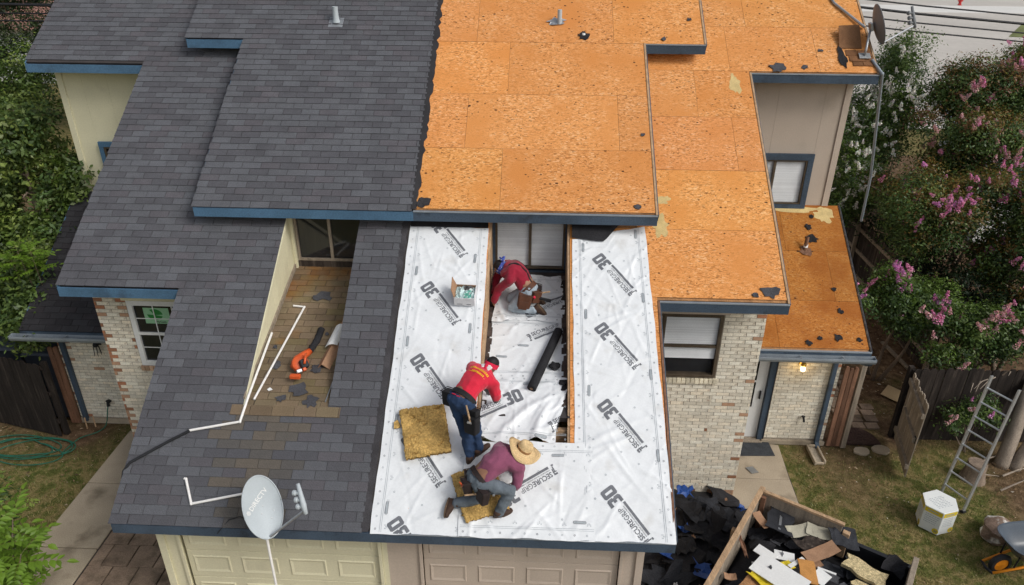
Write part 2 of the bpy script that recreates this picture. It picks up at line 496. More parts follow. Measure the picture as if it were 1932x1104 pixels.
def window(parent, x0, x1, z0, z1, y, fm='bronze', fw=0.05, split='v', blinds=None, pane='pane_dark', trim=None, trimw=0.1, depth=0.06, blind_part=None):
    """window in the plane Y = y; the frame's children are panes, bars and blinds"""
    fr = MB()
    fr.box((x0, y - 0.03, z0), (x0 + fw, y + depth, z1)); fr.box((x1 - fw, y - 0.03, z0), (x1, y + depth, z1))
    fr.box((x0 + fw, y - 0.03, z0), (x1 - fw, y + depth, z0 + fw)); fr.box((x0 + fw, y - 0.03, z1 - fw), (x1 - fw, y + depth, z1))
    f = fr.build('window', M[fm], parent, bevel=0.004)
    base = Vector((0, 0, 0))
    def sub(mb, name, m, **k):
        o = mb.build(name, M[m] if isinstance(m, str) else m, None, **k); o.parent = f; return o
    xm, zm = (x0 + x1) / 2, (z0 + z1) / 2
    if split == 'v':
        b = MB(); b.box((xm - 0.022, y - 0.022, z0 + fw), (xm + 0.022, y + depth * 0.8, z1 - fw)); sub(b, 'mullion', fm)
        cells = [(x0 + fw, xm - 0.022, z0 + fw, z1 - fw), (xm + 0.022, x1 - fw, z0 + fw, z1 - fw)]
    elif split == 'h':
        b = MB(); b.box((x0 + fw, y - 0.022, zm - 0.02), (x1 - fw, y + depth * 0.8, zm + 0.02)); sub(b, 'meeting_rail', fm)
        cells = [(x0 + fw, x1 - fw, zm + 0.02, z1 - fw), (x0 + fw, x1 - fw, z0 + fw, zm - 0.02)]
    else:
        cells = [(x0 + fw, x1 - fw, z0 + fw, z1 - fw)]
    for ci, (a, b_, c, d) in enumerate(cells):
        p = MB(); p.box((a, y + 0.012, c), (b_, y + 0.018, d)); sub(p, 'pane', 'pane' if blinds else pane)
        if blinds:
            lo = blinds[ci] if isinstance(blinds, (list, tuple)) else blinds   # share of the cell covered from the top
            if lo > 0.01:
                q = MB(); zz = d - 0.012
                while zz > d - (d - c) * lo:
                    q.hexa([(a, y + 0.022, zz - 0.011), (b_, y + 0.022, zz - 0.011), (b_, y + 0.038, zz + 0.007), (a, y + 0.038, zz + 0.007),
                            (a, y + 0.022, zz - 0.009), (b_, y + 0.022, zz - 0.009), (b_, y + 0.038, zz + 0.009), (a, y + 0.038, zz + 0.009)], 0,
                           (lambda v: (v, v, v))(rnd.uniform(0.9, 1.05)))
                    zz -= 0.0185
                o = sub(q, 'blinds', 'blind'); o['kind'] = 'stuff'
            q = MB(); q.box((a, y + 0.07, c), (b_, y + 0.075, d)); sub(q, 'dark_room', 'dark')
    if trim:
        t = MB(); e = trimw
        t.box((x0 - e, y - 0.045, z1), (x1 + e, y + 0.01, z1 + e * 1.15)); t.box((x0 - e, y - 0.04, z0 - 0.0), (x0 - 0.001, y + 0.01, z1)); t.box((x1 + 0.001, y - 0.04, z0), (x1 + e, y + 0.01, z1))
        t.box((x0 - e, y - 0.042, z0 - e * 0.8), (x1 + e, y + 0.01, z0 - 0.001))
        t.build('window_trim', M[trim], parent)
    return f

def garage_door(parent, x0, x1, z1, y, m):
    d = MB(); d.box((x0, y, 0.0), (x1, y + 0.05, z1))
    g = d.build('garage_door', m, parent)
    nrow = 4; rh = z1 / nrow; ncol = 4; cw = (x1 - x0) / ncol
    for r_ in range(nrow):
        q = MB(); za, zb = r_ * rh + 0.004, (r_ + 1) * rh - 0.004
        q.box((x0 + 0.002, y - 0.022, za), (x1 - 0.002, y + 0.001, zb))
        s_ = q.build('door_section', m, None, bevel=0.006); s_.parent = g
    for r_ in range(nrow):
        za, zb = r_ * rh, (r_ + 1) * rh
        for c_ in range(ncol):
            xa = x0 + c_ * cw + cw * 0.12; xb = x0 + (c_ + 1) * cw - cw * 0.12; zc, zd = za + rh * 0.2, zb - rh * 0.2
            q = MB(); e = 0.03; yo = y - 0.0225
            def ring(i0, i1, y0, y1):
                A = [(xa + i0, y0, zc + i0), (xb - i0, y0, zc + i0), (xb - i0, y0, zd - i0), (xa + i0, y0, zd - i0)]
                B = [(xa + i1, y1, zc + i1), (xb - i1, y1, zc + i1), (xb - i1, y1, zd - i1), (xa + i1, y1, zd - i1)]
                q.add(A + B, [(0, 1, 5, 4), (1, 2, 6, 5), (2, 3, 7, 6), (3, 0, 4, 7)])
            ring(0, 0.014, yo, yo - 0.014); ring(0.014, 0.05, yo - 0.014, yo - 0.003)
            q.add([(xa + 0.05, yo - 0.003, zc + 0.05), (xb - 0.05, yo - 0.003, zc + 0.05), (xb - 0.05, yo - 0.003, zd - 0.05), (xa + 0.05, yo - 0.003, zd - 0.05)], [(0, 1, 2, 3)])
            p_ = q.build('door_panel', m, None); p_.parent = g
    return g

# ------------------------------------------------------------------ the two halves of the house
LH = thing('townhouse', 'left townhouse with dark grey shingle roof, cream walls and cream garage door', 'house', (-3.5, 6.0, 0), 'the two joined townhouses')
RH_ = thing('townhouse', 'right townhouse stripped to orange roof boards, with taupe walls and garage door', 'house', (3.5, 6.0, 0), 'the two joined townhouses')
XD = -0.15

def shell(H, s, wall, trim):
    """plain walls of one half: s = -1 left, +1 right"""
    def X(a, b):
        return (min(a * s, b * s), max(a * s, b * s))
    def bx(name, a, b, y0, y1, z0, z1, m, **k):
        x0, x1 = X(a, b)
        if abs(x0) < 1e-6 or abs(x1) < 1e-6:
            if s < 0: x1 = XD
            else: x0 = XD
        mb = MB(); mb.box((x0, y0, z0), (x1, y1, z1)); return mb.build(name, M[m], H, **k)
    # garage: posts, header, sides
    dj = 0.28 if s > 0 else 0.225
    if s > 0: bx('door_post', 0, dj, 0.35, 0.5, 0, 2.25, wall)
    else: bx('door_post', 0, dj, 0.349, 0.5, 0, 2.25, 'cream')
    bx('door_post', 3.0, 3.25, 0.35, 0.5, 0, 2.25, wall)
    bx('header', dj, 3.0, 0.352, 0.5, 2.06, 2.25, wall)
    # trim strips by the door
    for a in (dj, 2.955):
        bx('door_casing', a + 0.001, a + 0.045, 0.315, 0.349, 0, 2.25, wall, bevel=0.004)
    bx('corner_board', 3.17, 3.272, 0.318, 0.348, 0, 2.25, wall, bevel=0.004)
    bx('side_wall', 3.17, 3.25, 0.501, 3.38, 0, 2.45, wall)
    bx('soffit', 0, 3.5, 0.02, 0.349, 2.235, 2.25, 'underdeck')
    # main walls
    bx('side_wall', 5.29, 5.37, 3.47, 7.2, 0, 4.55, 'mortar')
    bx('upper_side_wall', 7.36, 7.44, 7.16, 14.5, 0, 6.9, wall)
    bx('back_wall', 0, 7.44, 14.5, 14.58, 0, 5.6, wall)
    bx('porch_side_wall', 7.43, 7.5, 5.06, 7.1, 0, 2.75, 'mortar')
    # raised part: front strip and cheeks
    mb = MB(); x0, x1 = X(2.36, 3.42); mb.box((x0, 4.1, 4.95), (x1, 4.16, 5.5)); x0, x1 = X(-0.0, 0.95)
    if s > 0: x0 = XD
    else: x1 = XD
    mb.box((x0, 4.1, 4.95), (x1, 4.16, 5.5))
    x0, x1 = X(3.36, 3.42)
    mb.hexa([fp(x0, 4.16, -0.05), fp(x1, 4.16, -0.05), fp(x1, YR, -0.05), fp(x0, YR, -0.05), fp(x0, 4.16, -0.04, RH), fp(x1, 4.16, -0.04, RH), fp(x1, YR, -0.04, RH), fp(x0, YR, -0.04, RH)])
    x0, x1 = X(4.42, 4.48)
    mb.hexa([fp(x0, 7.15, -0.05), fp(x1, 7.15, -0.05), fp(x1, YR, -0.05), fp(x0, YR, -0.05), fp(x0, 7.15, -0.04, RH), fp(x1, 7.15, -0.04, RH), fp(x1, YR, -0.04, RH), fp(x0, YR, -0.04, RH)])
    x0, x1 = X(3.42, 4.48); mb.box((x0, 7.15, 7.1), (x1, 7.2, 7.5))
    mb.build('raised_wall', M[wall], H)
    # soffits
    mb = MB()
    for (a, b, y0, y1, off) in ((3.45, 5.40, Y1, 3.40, 0), (5.40, 7.6, Y2, 7.10, 0), (0.0, 3.5, Y3, 4.1, RH), (3.5, 4.58, Y4, 7.15, RH)):
        x0, x1 = X(a, b)
        if a == 0.0:
            if s < 0: x1 = XD
            else: x0 = XD
        z = EZ + off + T * y0 - 0.16
        mb.box((x0, y0 + 0.017, z), (x1, y1, z + 0.012))
    x0, x1 = X(5.45, 7.6); mb.box((x0, 4.46, 2.33), (x1, 5.0, 2.342))
    mb.build('soffit', M[wall], H)
    return X, bx

# roof carcasses (sheathing below the covering)
def carcass(H, s, mdeck):
    def X(a, b): return (min(a * s, b * s), max(a * s, b * s))
    th = (-0.12, -0.019) if s > 0 else (-0.12, -0.004)
    def reg(name, lst, off):
        mb = MB()
        for a, b, y0, y1 in lst:
            x0, x1 = X(a, b)
            if a == 0.0:
                if s < 0: x1 = XD
                else: x0 = XD
            slab(mb, x0, x1, y0, y1, th[0], th[1], off)
        return mb.build(name, M[mdeck], H)
    main = reg('roof', [(0.0, WX0, 0.02, 4.1), (WX0, WX1, 0.02, 1.29 if s < 0 else 0.98), (WX1, W0 - 0.01, 0.02, YR), (W0 - 0.01, W1 - 0.01, Y1 + 0.02, YR), (W1 - 0.01, W2 - 0.01, Y2 + 0.02, YR)], 0.0)
    rais = reg('raised_roof', [(0.0, W0 - 0.01, Y3 + 0.02, YR), (W0 - 0.01, WR1 - 0.01, Y4 + 0.02, YR)], RH)
    porch = reg('porch_roof', [(5.3, W2 - 0.01, 4.46, 7.1)], PO)
    # back slope
    mb = MB()
    for a, b, off in ((0.0, W0, RH), (W0, WR1, RH), (WR1, W2, 0.0)):
        x0, x1 = X(a, b)
        if a == 0.0:
            if s < 0: x1 = XD
            else: x0 = XD
        z = EZ + off + T * YR
        mb.hexa([(x0, YR, z - 0.12), (x1, YR, z - 0.12), (x1, 15.2, z - 0.12 - 5.5 * T), (x0, 15.2, z - 0.12 - 5.5 * T), (x0, YR, z), (x1, YR, z), (x1, 15.2, z - 5.5 * T), (x0, 15.2, z - 5.5 * T)])
    mb.build('back_roof', M['shingle' if s < 0 else 'osb_edge'], H)
    return main, rais, porch

Xl, bl = shell(LH, -1, 'cream', 'blue_trim_light')
Xr, br = shell(RH_, 1, 'taupe', 'blue_trim')
lmain, lrais, lporch = carcass(LH, -1, 'underdeck')
rmain, rrais, rporch = carcass(RH_, 1, 'osb_edge')
# children of these roof meshes are given in world metres too
def wchild(o, parent): o.parent = parent; o.location = (0, 0, 0); return o

# fascias
for H, s, m in ((LH, -1, 'blue_trim_light'), (RH_, 1, 'blue_trim')):
    x0, x1 = Xr(0, W0) if s > 0 else Xl(0, W0)
    if s > 0: x0 = XD
    else: x1 = XD
    fascia(H, x0, x1, 0.0, m='blue_trim')
    for a, b, y, off in ((W0, W1, Y1, 0), (W1, W2, Y2, 0), (W0, WR1, Y4, RH)):
        x0, x1 = sorted((a * s, b * s)); fascia(H, x0, x1, y, off, m=m)
    x0, x1 = sorted((0, W0 * s))
    if s > 0: x0 = XD
    else: x1 = XD
    fascia(H, x0, x1, Y3, RH, m=m)
    x0, x1 = sorted((5.38 * s, W2 * s)); fascia(H, x0, x1, 4.455, PO, m='blue_trim')
    for x, y0, y1, off in ((W0, 0.0, Y1, 0), (W1, Y1, Y2, 0), (W2, Y2, YR, 0), (W0, Y3, Y4, RH), (WR1, Y4, YR, RH), (W2, 4.46, 7.1, PO)):
        rake(H, x * s, y0, y1, off, s, m=m)

# --- left half: shingles
def reg_main(y):
    out = []
    left = -W0 if y < Y1 else (-W1 if y < Y2 else -W2)
    if y < 1.22: out.append((left - 0.03, -0.35))
    elif y < 4.25: out += [(left - 0.03, -WX1 + 0.045), (-WX0 - 0.03, -0.35)]
    elif y < 7.25: out.append((left - 0.03, -3.4))
    else: out.append((left - 0.03, -4.4))
    return out
def reg_rais(y):
    return [((-W0 if y < Y4 else -WR1) - 0.03, -0.17)]
tm = rows_in(reg_main, -0.02, YR)
tr_ = rows_in(reg_rais, Y3 - 0.02, YR, 0.07)
tw = [t for t in rows_in(lambda y: [(-WX1 + 0.045, -WX0)], 1.32, 4.08, 0.05, 0.305, 0.1216)]
tw0 = rows_in(lambda y: [(-2.37, -0.86)], 1.215, 1.30, 0.03, 0.305, 0.1057)
tp = rows_in(lambda y: [(-W2 - 0.01, -5.36)], 4.44, 7.1, 0.1)
fl2 = lambda x, y, n=0: fl(x, y, n)
allt = [('m', i, dist2(fp(t[0], t[1]))) for i, t in enumerate(tm)] + [('r', i, dist2(fp(t[0], t[1], 0, RH))) for i, t in enumerate(tr_)] + \
       [('w', i, dist2(fl(t[0], t[1]))) for i, t in enumerate(tw)] + [('z', i, 0) for i in range(len(tw0))]
allt.sort(key=lambda q: q[2])
pick = {k: set() for k in 'mrwz'}
for k, i, d in allt[:300]: pick[k].add(i)
lay_tabs(tm, lambda x, y, n: fp(x, y, n), SL, lmain, 'shingle', M['shingle'], TINTS, pick['m'], 'shingle_courses')
lay_tabs(tr_, lambda x, y, n: fp(x, y, n, RH), SL, lrais, 'shingle', M['shingle'], TINTS, pick['r'], 'shingle_courses')
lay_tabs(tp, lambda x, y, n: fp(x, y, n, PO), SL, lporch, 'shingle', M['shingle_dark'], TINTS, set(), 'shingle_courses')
# well floors
for H, s in ((LH, -1), (RH_, 1)):
    mb = MB(); x0, x1 = sorted((WX0 * s, WX1 * s))
    slab(mb, x0 - 0.02, x1 + 0.02, 1.30, 4.1, -0.1, -0.006, 0, 0, lambda x, y, n: fl(x, y, n))
    wf = mb.build('well_roof', M['underdeck'], H)
    if s < 0:
        lay_tabs(tw, lambda x, y, n: fl(x, y, n), math.atan(0.3), wf, 'shingle', M['shingle_tan'], TTAN, pick['w'], 'shingle_courses')
        lay_tabs(tw0, lambda x, y, n: fp(x, y, n + 0.008), SL, wf, 'shingle', M['shingle_tan'], TTAN, pick['z'], 'shingle_courses')
# well side walls: boards on the left one, raw wood on the right one
def well_board(H, x, y0, y1, th, m, name, over=0.0):
    mb = MB(); a, b = (x, x + th) if th > 0 else (x + th, x)
    zt = lambda y: EZ + T * y + over
    mb.hexa([(a, y0, FLZ(y0) - 0.03), (b, y0, FLZ(y0) - 0.03), (b, y1, FLZ(y1) - 0.03), (a, y1, FLZ(y1) - 0.03), (a, y0, zt(y0)), (b, y0, zt(y0)), (b, y1, zt(y1)), (a, y1, zt(y1))],
            0, (lambda v: (v, v, v))(rnd.uniform(0.93, 1.04)))
    return mb.build(name, M[m], H, bevel=0.003)
y = 1.36
while y < 4.05:
    well_board(LH, -WX1, y, min(y + 0.196, 4.09), 0.03, 'cream', 'siding_board'); y += 0.2
well_board(LH, -WX0, 1.36, 4.09, 0.03, 'cream', 'well_wall')
mb = MB(); mb.hexa([(-WX1 + 0.031, 1.4, FLZ(1.4)), (-WX1 + 0.055, 1.4, FLZ(1.4)), (-WX1 + 0.055, 4.05, FLZ(4.05)), (-WX1 + 0.031, 4.05, FLZ(4.05)), (-WX1 + 0.031, 1.4, FLZ(1.4) + 0.08), (-WX1 + 0.055, 1.4, FLZ(1.4) + 0.08), (-WX1 + 0.055, 4.05, FLZ(4.05) + 0.09), (-WX1 + 0.031, 4.05, FLZ(4.05) + 0.09)])
mb.build('base_trim', M['wood_grey'], LH)
mb = MB(); mb.box((-WX1 + 0.032, 4.02, FLZ(4.0)), (-WX1 + 0.085, 4.098, 5.15)); mb.build('corner_board', M['cream'], LH, bevel=0.004)
mb = MB(); slab(mb, -WX1 + 0.046, -WX1 + 0.062, 1.33, 4.08, -0.05, 0.012); mb.build('edge_trim', M['cream'], LH)
for s_, x in ((1, WX0), (-1, WX1)):
    well_board(RH_, x, 1.2, 4.09, 0.03 * s_, 'wood_raw', 'well_wall', -0.02)
    mb = MB(); a, b = sorted((x - 0.012 * s_, x + 0.034 * s_)); slab(mb, a, b, 1.0, 4.05, -0.045, -0.012); mb.build('edge_board', M['wood_raw'], RH_)
    for k in range(26):                                   # torn shingle ends left along the foot of the wall
        yy = 1.45 + k * 0.1 + rnd.uniform(-0.03, 0.03); xx = x + s_ * 0.03
        mb = MB(); wv = rnd.uniform(0.05, 0.085) * s_
        p = fl(xx, yy, 0.004); q = [p, p + Vector((wv, rnd.uniform(-0.02, 0.02), 0.012)), p + Vector((wv * rnd.uniform(0.8, 1.1), 0.09, 0.045)), p + Vector((0, 0.095, 0.05))]
        if s_ < 0: q = q[::-1]
        mb.prism(q, (0, 0, 0.009), 0, (lambda v: (v * 1.5, v * 1.2, v))(rnd.uniform(0.6, 1.6)))
        mb.build('shingle_end', M['shingle_dark'], RH_)
# window walls of the wells
for H, s in ((LH, -1), (RH_, 1)):
    x0, x1 = sorted((0.95 * s, 2.36 * s))
    mb = MB(); mb.box((x0, 4.16, 3.6), (x1, 4.22, 5.52)); mb.build('well_back_wall', M['dark'], H)
mb = MB(); mb.box((-2.24, 4.07, 4.09), (-0.98, 4.15, 4.21)); mb.build('sill_board', M['wood_dark'], LH)
window(LH, -2.17, -1.03, 4.215, 5.2, 4.1, 'wood_grey', 0.04, 'v', None, 'pane_dark')
mb = MB(); mb.box((1.02, 4.075, 3.93), (2.25, 4.15, 4.13)); mb.build('sill_board', M['blue_trim'], RH_)
mb = MB(); mb.box((1.03, 4.06, 3.9), (2.24, 4.074, 3.985)); mb.build('sill_board', M['wood_red'], RH_)
window(RH_, 1.085, 2.205, 4.16, 5.22, 4.1, 'bronze', 0.035, 'v', (1.0, 1.0))
mb = MB(); mb.box((1.035, 4.06, 4.131), (1.084, 4.15, 5.3)); mb.box((2.206, 4.06, 4.131), (2.25, 4.15, 5.3)); mb.build('window_trim', M['blue_trim'], RH_)

# --- right half: sheathing boards
def rt(): v = rnd.uniform(0.93, 1.06); return (v, v * rnd.uniform(0.97, 1.03), v * rnd.uniform(0.93, 1.05))
def lay_osb(parent, rows, off, m='osb'):
    for y0, y1, xs in rows:
        for a, b in zip(xs[:-1], xs[1:]):
            deck_panel(parent, 'osb_panel', a, b, y0, y1, off, m, 0.018, rt(), lift=rnd.uniform(-0.001, 0.002))
lay_osb(rrais, [(Y3 + 0.03, 4.742, (XD, 1.17, W0 - 0.03)), (4.742, 5.724, (XD, 0.55, 3.04, W0 - 0.03)), (5.724, 6.757, (XD, 1.2, W0 - 0.03)),
                (6.757, 7.77, (XD, 0.6, 3.02, WR1 - 0.03)), (7.77, 8.79, (XD, 1.83, 4.27, WR1 - 0.03)), (8.79, YR, (XD, 0.6, 3.02, WR1 - 0.03))], RH)
lay_osb(rmain, [(0.03, 0.99, (XD, 2.3, W0 - 0.03)), (0.99, 2.0, (XD, WX0)), (2.0, 3.0, (XD, WX0)), (3.0, 4.08, (XD, WX0)),
                (0.99, 2.0, (WX1, W0 - 0.03)), (2.0, Y1 + 0.05, (WX1, W0 - 0.03)), (Y1 + 0.05, 3.88, (WX1, 3.3, W1 - 0.03)), (3.88, 4.85, (3.3, W1 - 0.03)),
                (4.85, 5.805, (3.4, 5.0, W1 - 0.03)), (5.805, 6.71, (3.4, 4.45, W1 - 0.03)), (6.71, 7.65, (3.4, 5.1, 6.68, W2 - 0.03)),
                (7.65, 8.6, (4.4, 5.5, W2 - 0.03)), (8.6, YR, (4.4, 6.6, W2 - 0.03))], 0.0)
lay_osb(rporch, [(4.5, 5.3, (5.36, 6.1, W2 - 0.03)), (5.3, 6.2, (5.36, 7.25, W2 - 0.03)), (6.2, 7.09, (5.36, 6.5, W2 - 0.03))], PO, 'osb_old')
# thin wood strips along the bare edges
for x, y0, y1, off in ((W0, Y3, Y4, RH), (WR1, Y4, YR, RH), (W1, Y1, Y2, 0), (W2, 4.47, 7.1, PO), (W0, 0, Y1, 0), (W2, Y2, YR, 0)):
    mb = MB(); slab(mb, x - 0.026, x + 0.004, y0, y1, -0.03, 0.012, off); mb.build('edge_strip', M['wood_red' if (x == W0 and off == 0) else ('wood_raw' if off != PO else 'wood_dark')], RH_)
for x0, x1, y, off in ((XD, W0, Y3, RH), (W0, WR1, Y4, RH), (W0, W1, Y1, 0), (W1, W2, Y2, 0), (0.0, W0, 0.0, 0), (5.38, W2, 4.465, PO)):
    z = EZ + off + T * y
    mb = MB(); mb.box((x0, y - 0.03, z - 0.021), (x1, y + 0.012, z - 0.004)); mb.build('drip_edge', M['gutter'], RH_)

# --- brick walls
fw = MB()
fw.box((3.26, 3.39, 0), (3.77, 3.47, 4.2)); fw.box((4.71, 3.39, 0), (5.37, 3.47, 4.2)); fw.box((3.77, 3.39, 0), (4.71, 3.47, 2.6)); fw.box((3.77, 3.39, 3.77), (4.71, 3.47, 4.2))
rwall = fw.build('front_wall', M['mortar'], RH_)
rb = [(3.26, 3.75, 0, 4.1), (4.73, 5.37, 0, 4.1), (3.75, 4.73, 0, 2.5)]
brick_wall(RH_, rwall, rb, 3.39, reds=lambda a, b, z, i: (0.30 if b > 5.3 and i % 2 else 0.008) + (0.5 if z < 0.14 and a > 4.4 else 0), solo_n=230)
fw = MB(); fw.box((6.34, 5.0, 0), (7.5, 5.06, 2.6)); rpw = fw.build('porch_wall', M['mortar'], RH_)
brick_wall(RH_, rpw, [(6.34, 7.5, 0.08, 2.5)], 5.0, reds=lambda a, b, z, i: 0.2 if b > 7.44 and i % 2 else 0.006, solo_n=70)
mb = MB(); mb.box((6.3, 4.96, 0), (7.53, 5.0, 0.09)); mb.build('footing', M['concrete'], RH_)
# rowlock sill bricks under the window
for k in range(14):
    mb = MB(); x = 3.74 + k * 0.073; v = rnd.uniform(0.8, 1.2)
    mb.box((x, 3.345, 2.49 + rnd.uniform(-0.004, 0.004)), (x + 0.062, 3.42, 2.575), 0, (v, v * 0.95, v * 0.85)); mb.build('sill_brick', M['brick'], RH_)
window(RH_, 3.77, 4.71, 2.6, 3.77, 3.39, 'bronze', 0.05, 'h', (1.0, 0.42), depth=0.08)
mb = MB(); mb.box((3.60, 3.365, 3.775), (4.80, 3.388, 3.96)); mb.build('frieze_board', M['taupe'], RH_)

fw = MB()
fw.box((-4.0, 3.39, 0), (-3.26, 3.47, 4.2)); fw.box((-5.37, 3.39, 0), (-4.84, 3.47, 4.2)); fw.box((-4.84, 3.39, 0), (-4.0, 3.47, 2.5)); fw.box((-4.84, 3.39, 3.8), (-4.0, 3.47, 4.2))
lwall = fw.build('front_wall', M['mortar'], LH)
brick_wall(LH, lwall, [(-5.37, -4.85, 0, 4.1), (-4.85, -3.26, 0, 2.46)], 3.39,
           reds=lambda a, b, z, i: 0.7 if (a < -5.33 and b - a < 0.16) else (0.4 if (b > -4.93 and b - a < 0.16 and z > 2.4) else 0.008), solo_n=190)
fw = MB(); fw.box((-7.5, 5.0, 0), (-5.37, 5.06, 2.6)); lpw = fw.build('porch_wall', M['mortar'], LH)
brick_wall(LH, lpw, [(-7.5, -5.37, 0.1, 2.5)], 5.0, reds=lambda a, b, z, i: 0.2 if a < -7.44 else 0.01, solo_n=110)
mb = MB(); mb.box((-7.53, 4.96, 0), (-5.38, 5.0, 0.11)); mb.build('footing', M['concrete'], LH)
for k in range(12):
    mb = MB(); x = -4.86 + k * 0.073; v = rnd.uniform(0.5, 0.9)
    mb.box((x, 3.35, 2.43), (x + 0.062, 3.42, 2.52), 0, (v, v * 0.7, v * 0.55)); mb.build('sill_brick', M['brick'], LH)
lw = window(LH, -4.83, -3.72, 2.53, 3.76, 3.39, 'white_paint', 0.085, 'h', None, 'pane_dark', depth=0.07)
mb = MB()
for z0, z1 in ((3.165, 3.675), (2.615, 3.125)):
    for k in (1, 2): mb.box((-4.745 + k * 0.313 - 0.008, 3.396, z0), (-4.745 + k * 0.313 + 0.008, 3.401, z1))
    mb.box((-4.745, 3.397, (z0 + z1) / 2 - 0.008), (-3.805, 3.4005, (z0 + z1) / 2 + 0.008))
wchild(mb.build('glazing_bar', M['white_paint']), lw)
mb = MB(); mb.box((-4.9, 3.36, 3.765), (-3.5, 3.388, 3.98)); mb.build('frieze_board', M['cream'], LH)

# --- upper side walls with their windows
for H, s, m in ((LH, -1, 'cream'), (RH_, 1, 'taupe')):
    xs = [5.3, 5.72, 6.15, 7.0, 7.34] if s > 0 else [5.3, 6.0, 6.5, 6.99, 7.34]
    for a, b in zip(xs[:-1], xs[1:]):
        x0, x1 = sorted((a * s, b * s)); wx = (6.21, 6.99) if s > 0 else (-6.92, -6.0)
        mb = MB(); mb.box((x0 + 0.0015, 7.1, 4.05), (x1 - 0.0015, 7.15, 6.75)); mb.build('siding_panel', M[m], H)
    x0, x1 = sorted((7.341 * s, 7.46 * s)); mb = MB(); mb.box((x0, 7.075, 3.9), (x1, 7.15, 6.75)); mb.build('corner_board', M[m], H, bevel=0.004)
    x0, x1 = sorted((5.3 * s, 7.34 * s)); mb = MB(); mb.box((x0, 7.152, 0.0), (x1, 7.2, 6.75)); mb.build('inner_wall', M[m], H)
    mb = MB(); x0, x1 = sorted((5.3 * s, 7.5 * s)); mb.box((x0, 7.06, 4.13), (x1, 7.099, 4.19)); mb.build('flashing', M['white_paint'], H)
window(RH_, 5.68, 6.89, 4.29, 5.18, 7.05, 'bronze', 0.03, 'v', (1.0, 1.0), trim='blue_trim', trimw=0.105, depth=0.05)
window(LH, -6.85, -6.05, 4.3, 5.2, 7.05, 'bronze', 0.04, 'v', None, 'pane_dark', trim='blue_trim_light', trimw=0.085, depth=0.05)

# --- garage doors
garage_door(LH, -2.95, -0.272, 2.06, 0.40, M['cream'])
garage_door(RH_, 0.327, 2.953, 2.06, 0.40, M['taupe'])

# --- porch gutters and downspouts
def gutter(H, x0, x1, s):
    mb = MB(); y1, zt = 4.44, 2.40
    prof = [(y1, zt + 0.03), (y1, zt - 0.085), (y1 - 0.085, zt - 0.085), (y1 - 0.115, zt - 0.03), (y1 - 0.115, zt + 0.012), (y1 - 0.10, zt + 0.012), (y1 - 0.10, zt - 0.028), (y1 - 0.076, zt - 0.078), (y1 - 0.009, zt - 0.078), (y1 - 0.009, zt + 0.03)]
    mb.prism([(x0, a, b) for a, b in prof], (x1 - x0, 0, 0))
    for x in (x0, x1 - 0.006): mb.prism([(x, y1, zt + 0.02), (x, y1, zt - 0.085), (x, y1 - 0.085, zt - 0.085), (x, y1 - 0.115, zt - 0.03), (x, y1 - 0.115, zt + 0.01)], (0.006, 0, 0))
    g = mb.build('gutter', M['gutter'], H, recalc=True)
    x = x0 + 0.3
    while x < x1:
        q = MB(); q.box((x, y1 - 0.112, zt + 0.013), (x + 0.025, y1 + 0.0, zt + 0.018)); wchild(q.build('hanger', M['metal']), g).location = (0, 0, 0); x += 0.75
    return g
gutter(RH_, 5.39, 7.76, 1)
gutter(LH, -7.86, -5.39, -1)
mb = MB(); mb.obox((7.36, 4.95, 1.17), (0.085, 0.075, 2.16)); mb.obox((7.36, 4.90, 0.07), (0.085, 0.16, 0.075), roteul(R(28), 0, 0)); mb.build('downspout', M['blue_trim'], RH_, bevel=0.008)
mb = MB(); mb.prism([(7.62, 4.36, 2.31), (7.72, 4.36, 2.31), (7.46, 4.9, 2.18), (7.34, 4.9, 2.18)], (0, 0.05, -0.07)); mb.build('downspout_elbow', M['blue_trim'], RH_)
mb = MB(); mb.obox((-7.37, 4.95, 1.17), (0.085, 0.075, 2.2)); mb.build('downspout', M['blue_trim'], LH, bevel=0.008)

# --- front door of the right half
mb = MB(); mb.box((5.371, 5.15, 0.0), (6.34, 5.21, 2.6)); mb.build('door_wall', M['taupe'], RH_)
mb = MB(); mb.box((5.5, 5.10, 0.06), (6.22, 5.149, 2.05)); dr = mb.build('door', M['white_paint'], RH_, bevel=0.004)
mb = MB(); mb.box((5.62, 5.09, 1.42), (6.02, 5.099, 1.95)); wchild(mb.build('pane', M['pane_dark']), dr)
mb = MB(); mb.box((5.62, 5.09, 0.8), (6.02, 5.099, 1.37)); wchild(mb.build('pane', M['pane_dark']), dr)
mb = MB(); mb.box((6.12, 5.06, 1.0), (6.15, 5.098, 1.19)); wchild(mb.build('handle', M['dark'], bevel=0.008), dr)
mb = MB(); mb.box((6.222, 5.02, 0.0), (6.338, 5.149, 2.3)); mb.build('door_casing', M['blue_trim'], RH_)
mb = MB(); mb.box((5.4, 5.02, 2.06), (6.22, 5.149, 2.2)); mb.build('door_casing', M['blue_trim'], RH_)
mb = MB(); mb.box((5.371, 4.93, 0.0), (6.30, 5.149, 0.06)); mb.build('doorstep', M['wood_grey'], RH_)
# ------------------------------------------------------------------ white underlayment sheets with their print
M['sheet'] = mat('sheet', (0.745, 0.775, 0.80), 0.42, 0.04, 2.0, 40, 0.03, 0.06, 50, spec=0.4, dirt=((0.60, 0.605, 0.595), 3.2, 0.6, 0.82))
M['print'] = mat('print', (0.15, 0.16, 0.18), 0.55, 0.1, 8, 60, 0.1, tint=True, spec=0.3)
M['print_grey'] = mat('print_grey', (0.36, 0.40, 0.43), 0.55, 0.1, 8, 60, 0.1, spec=0.3)

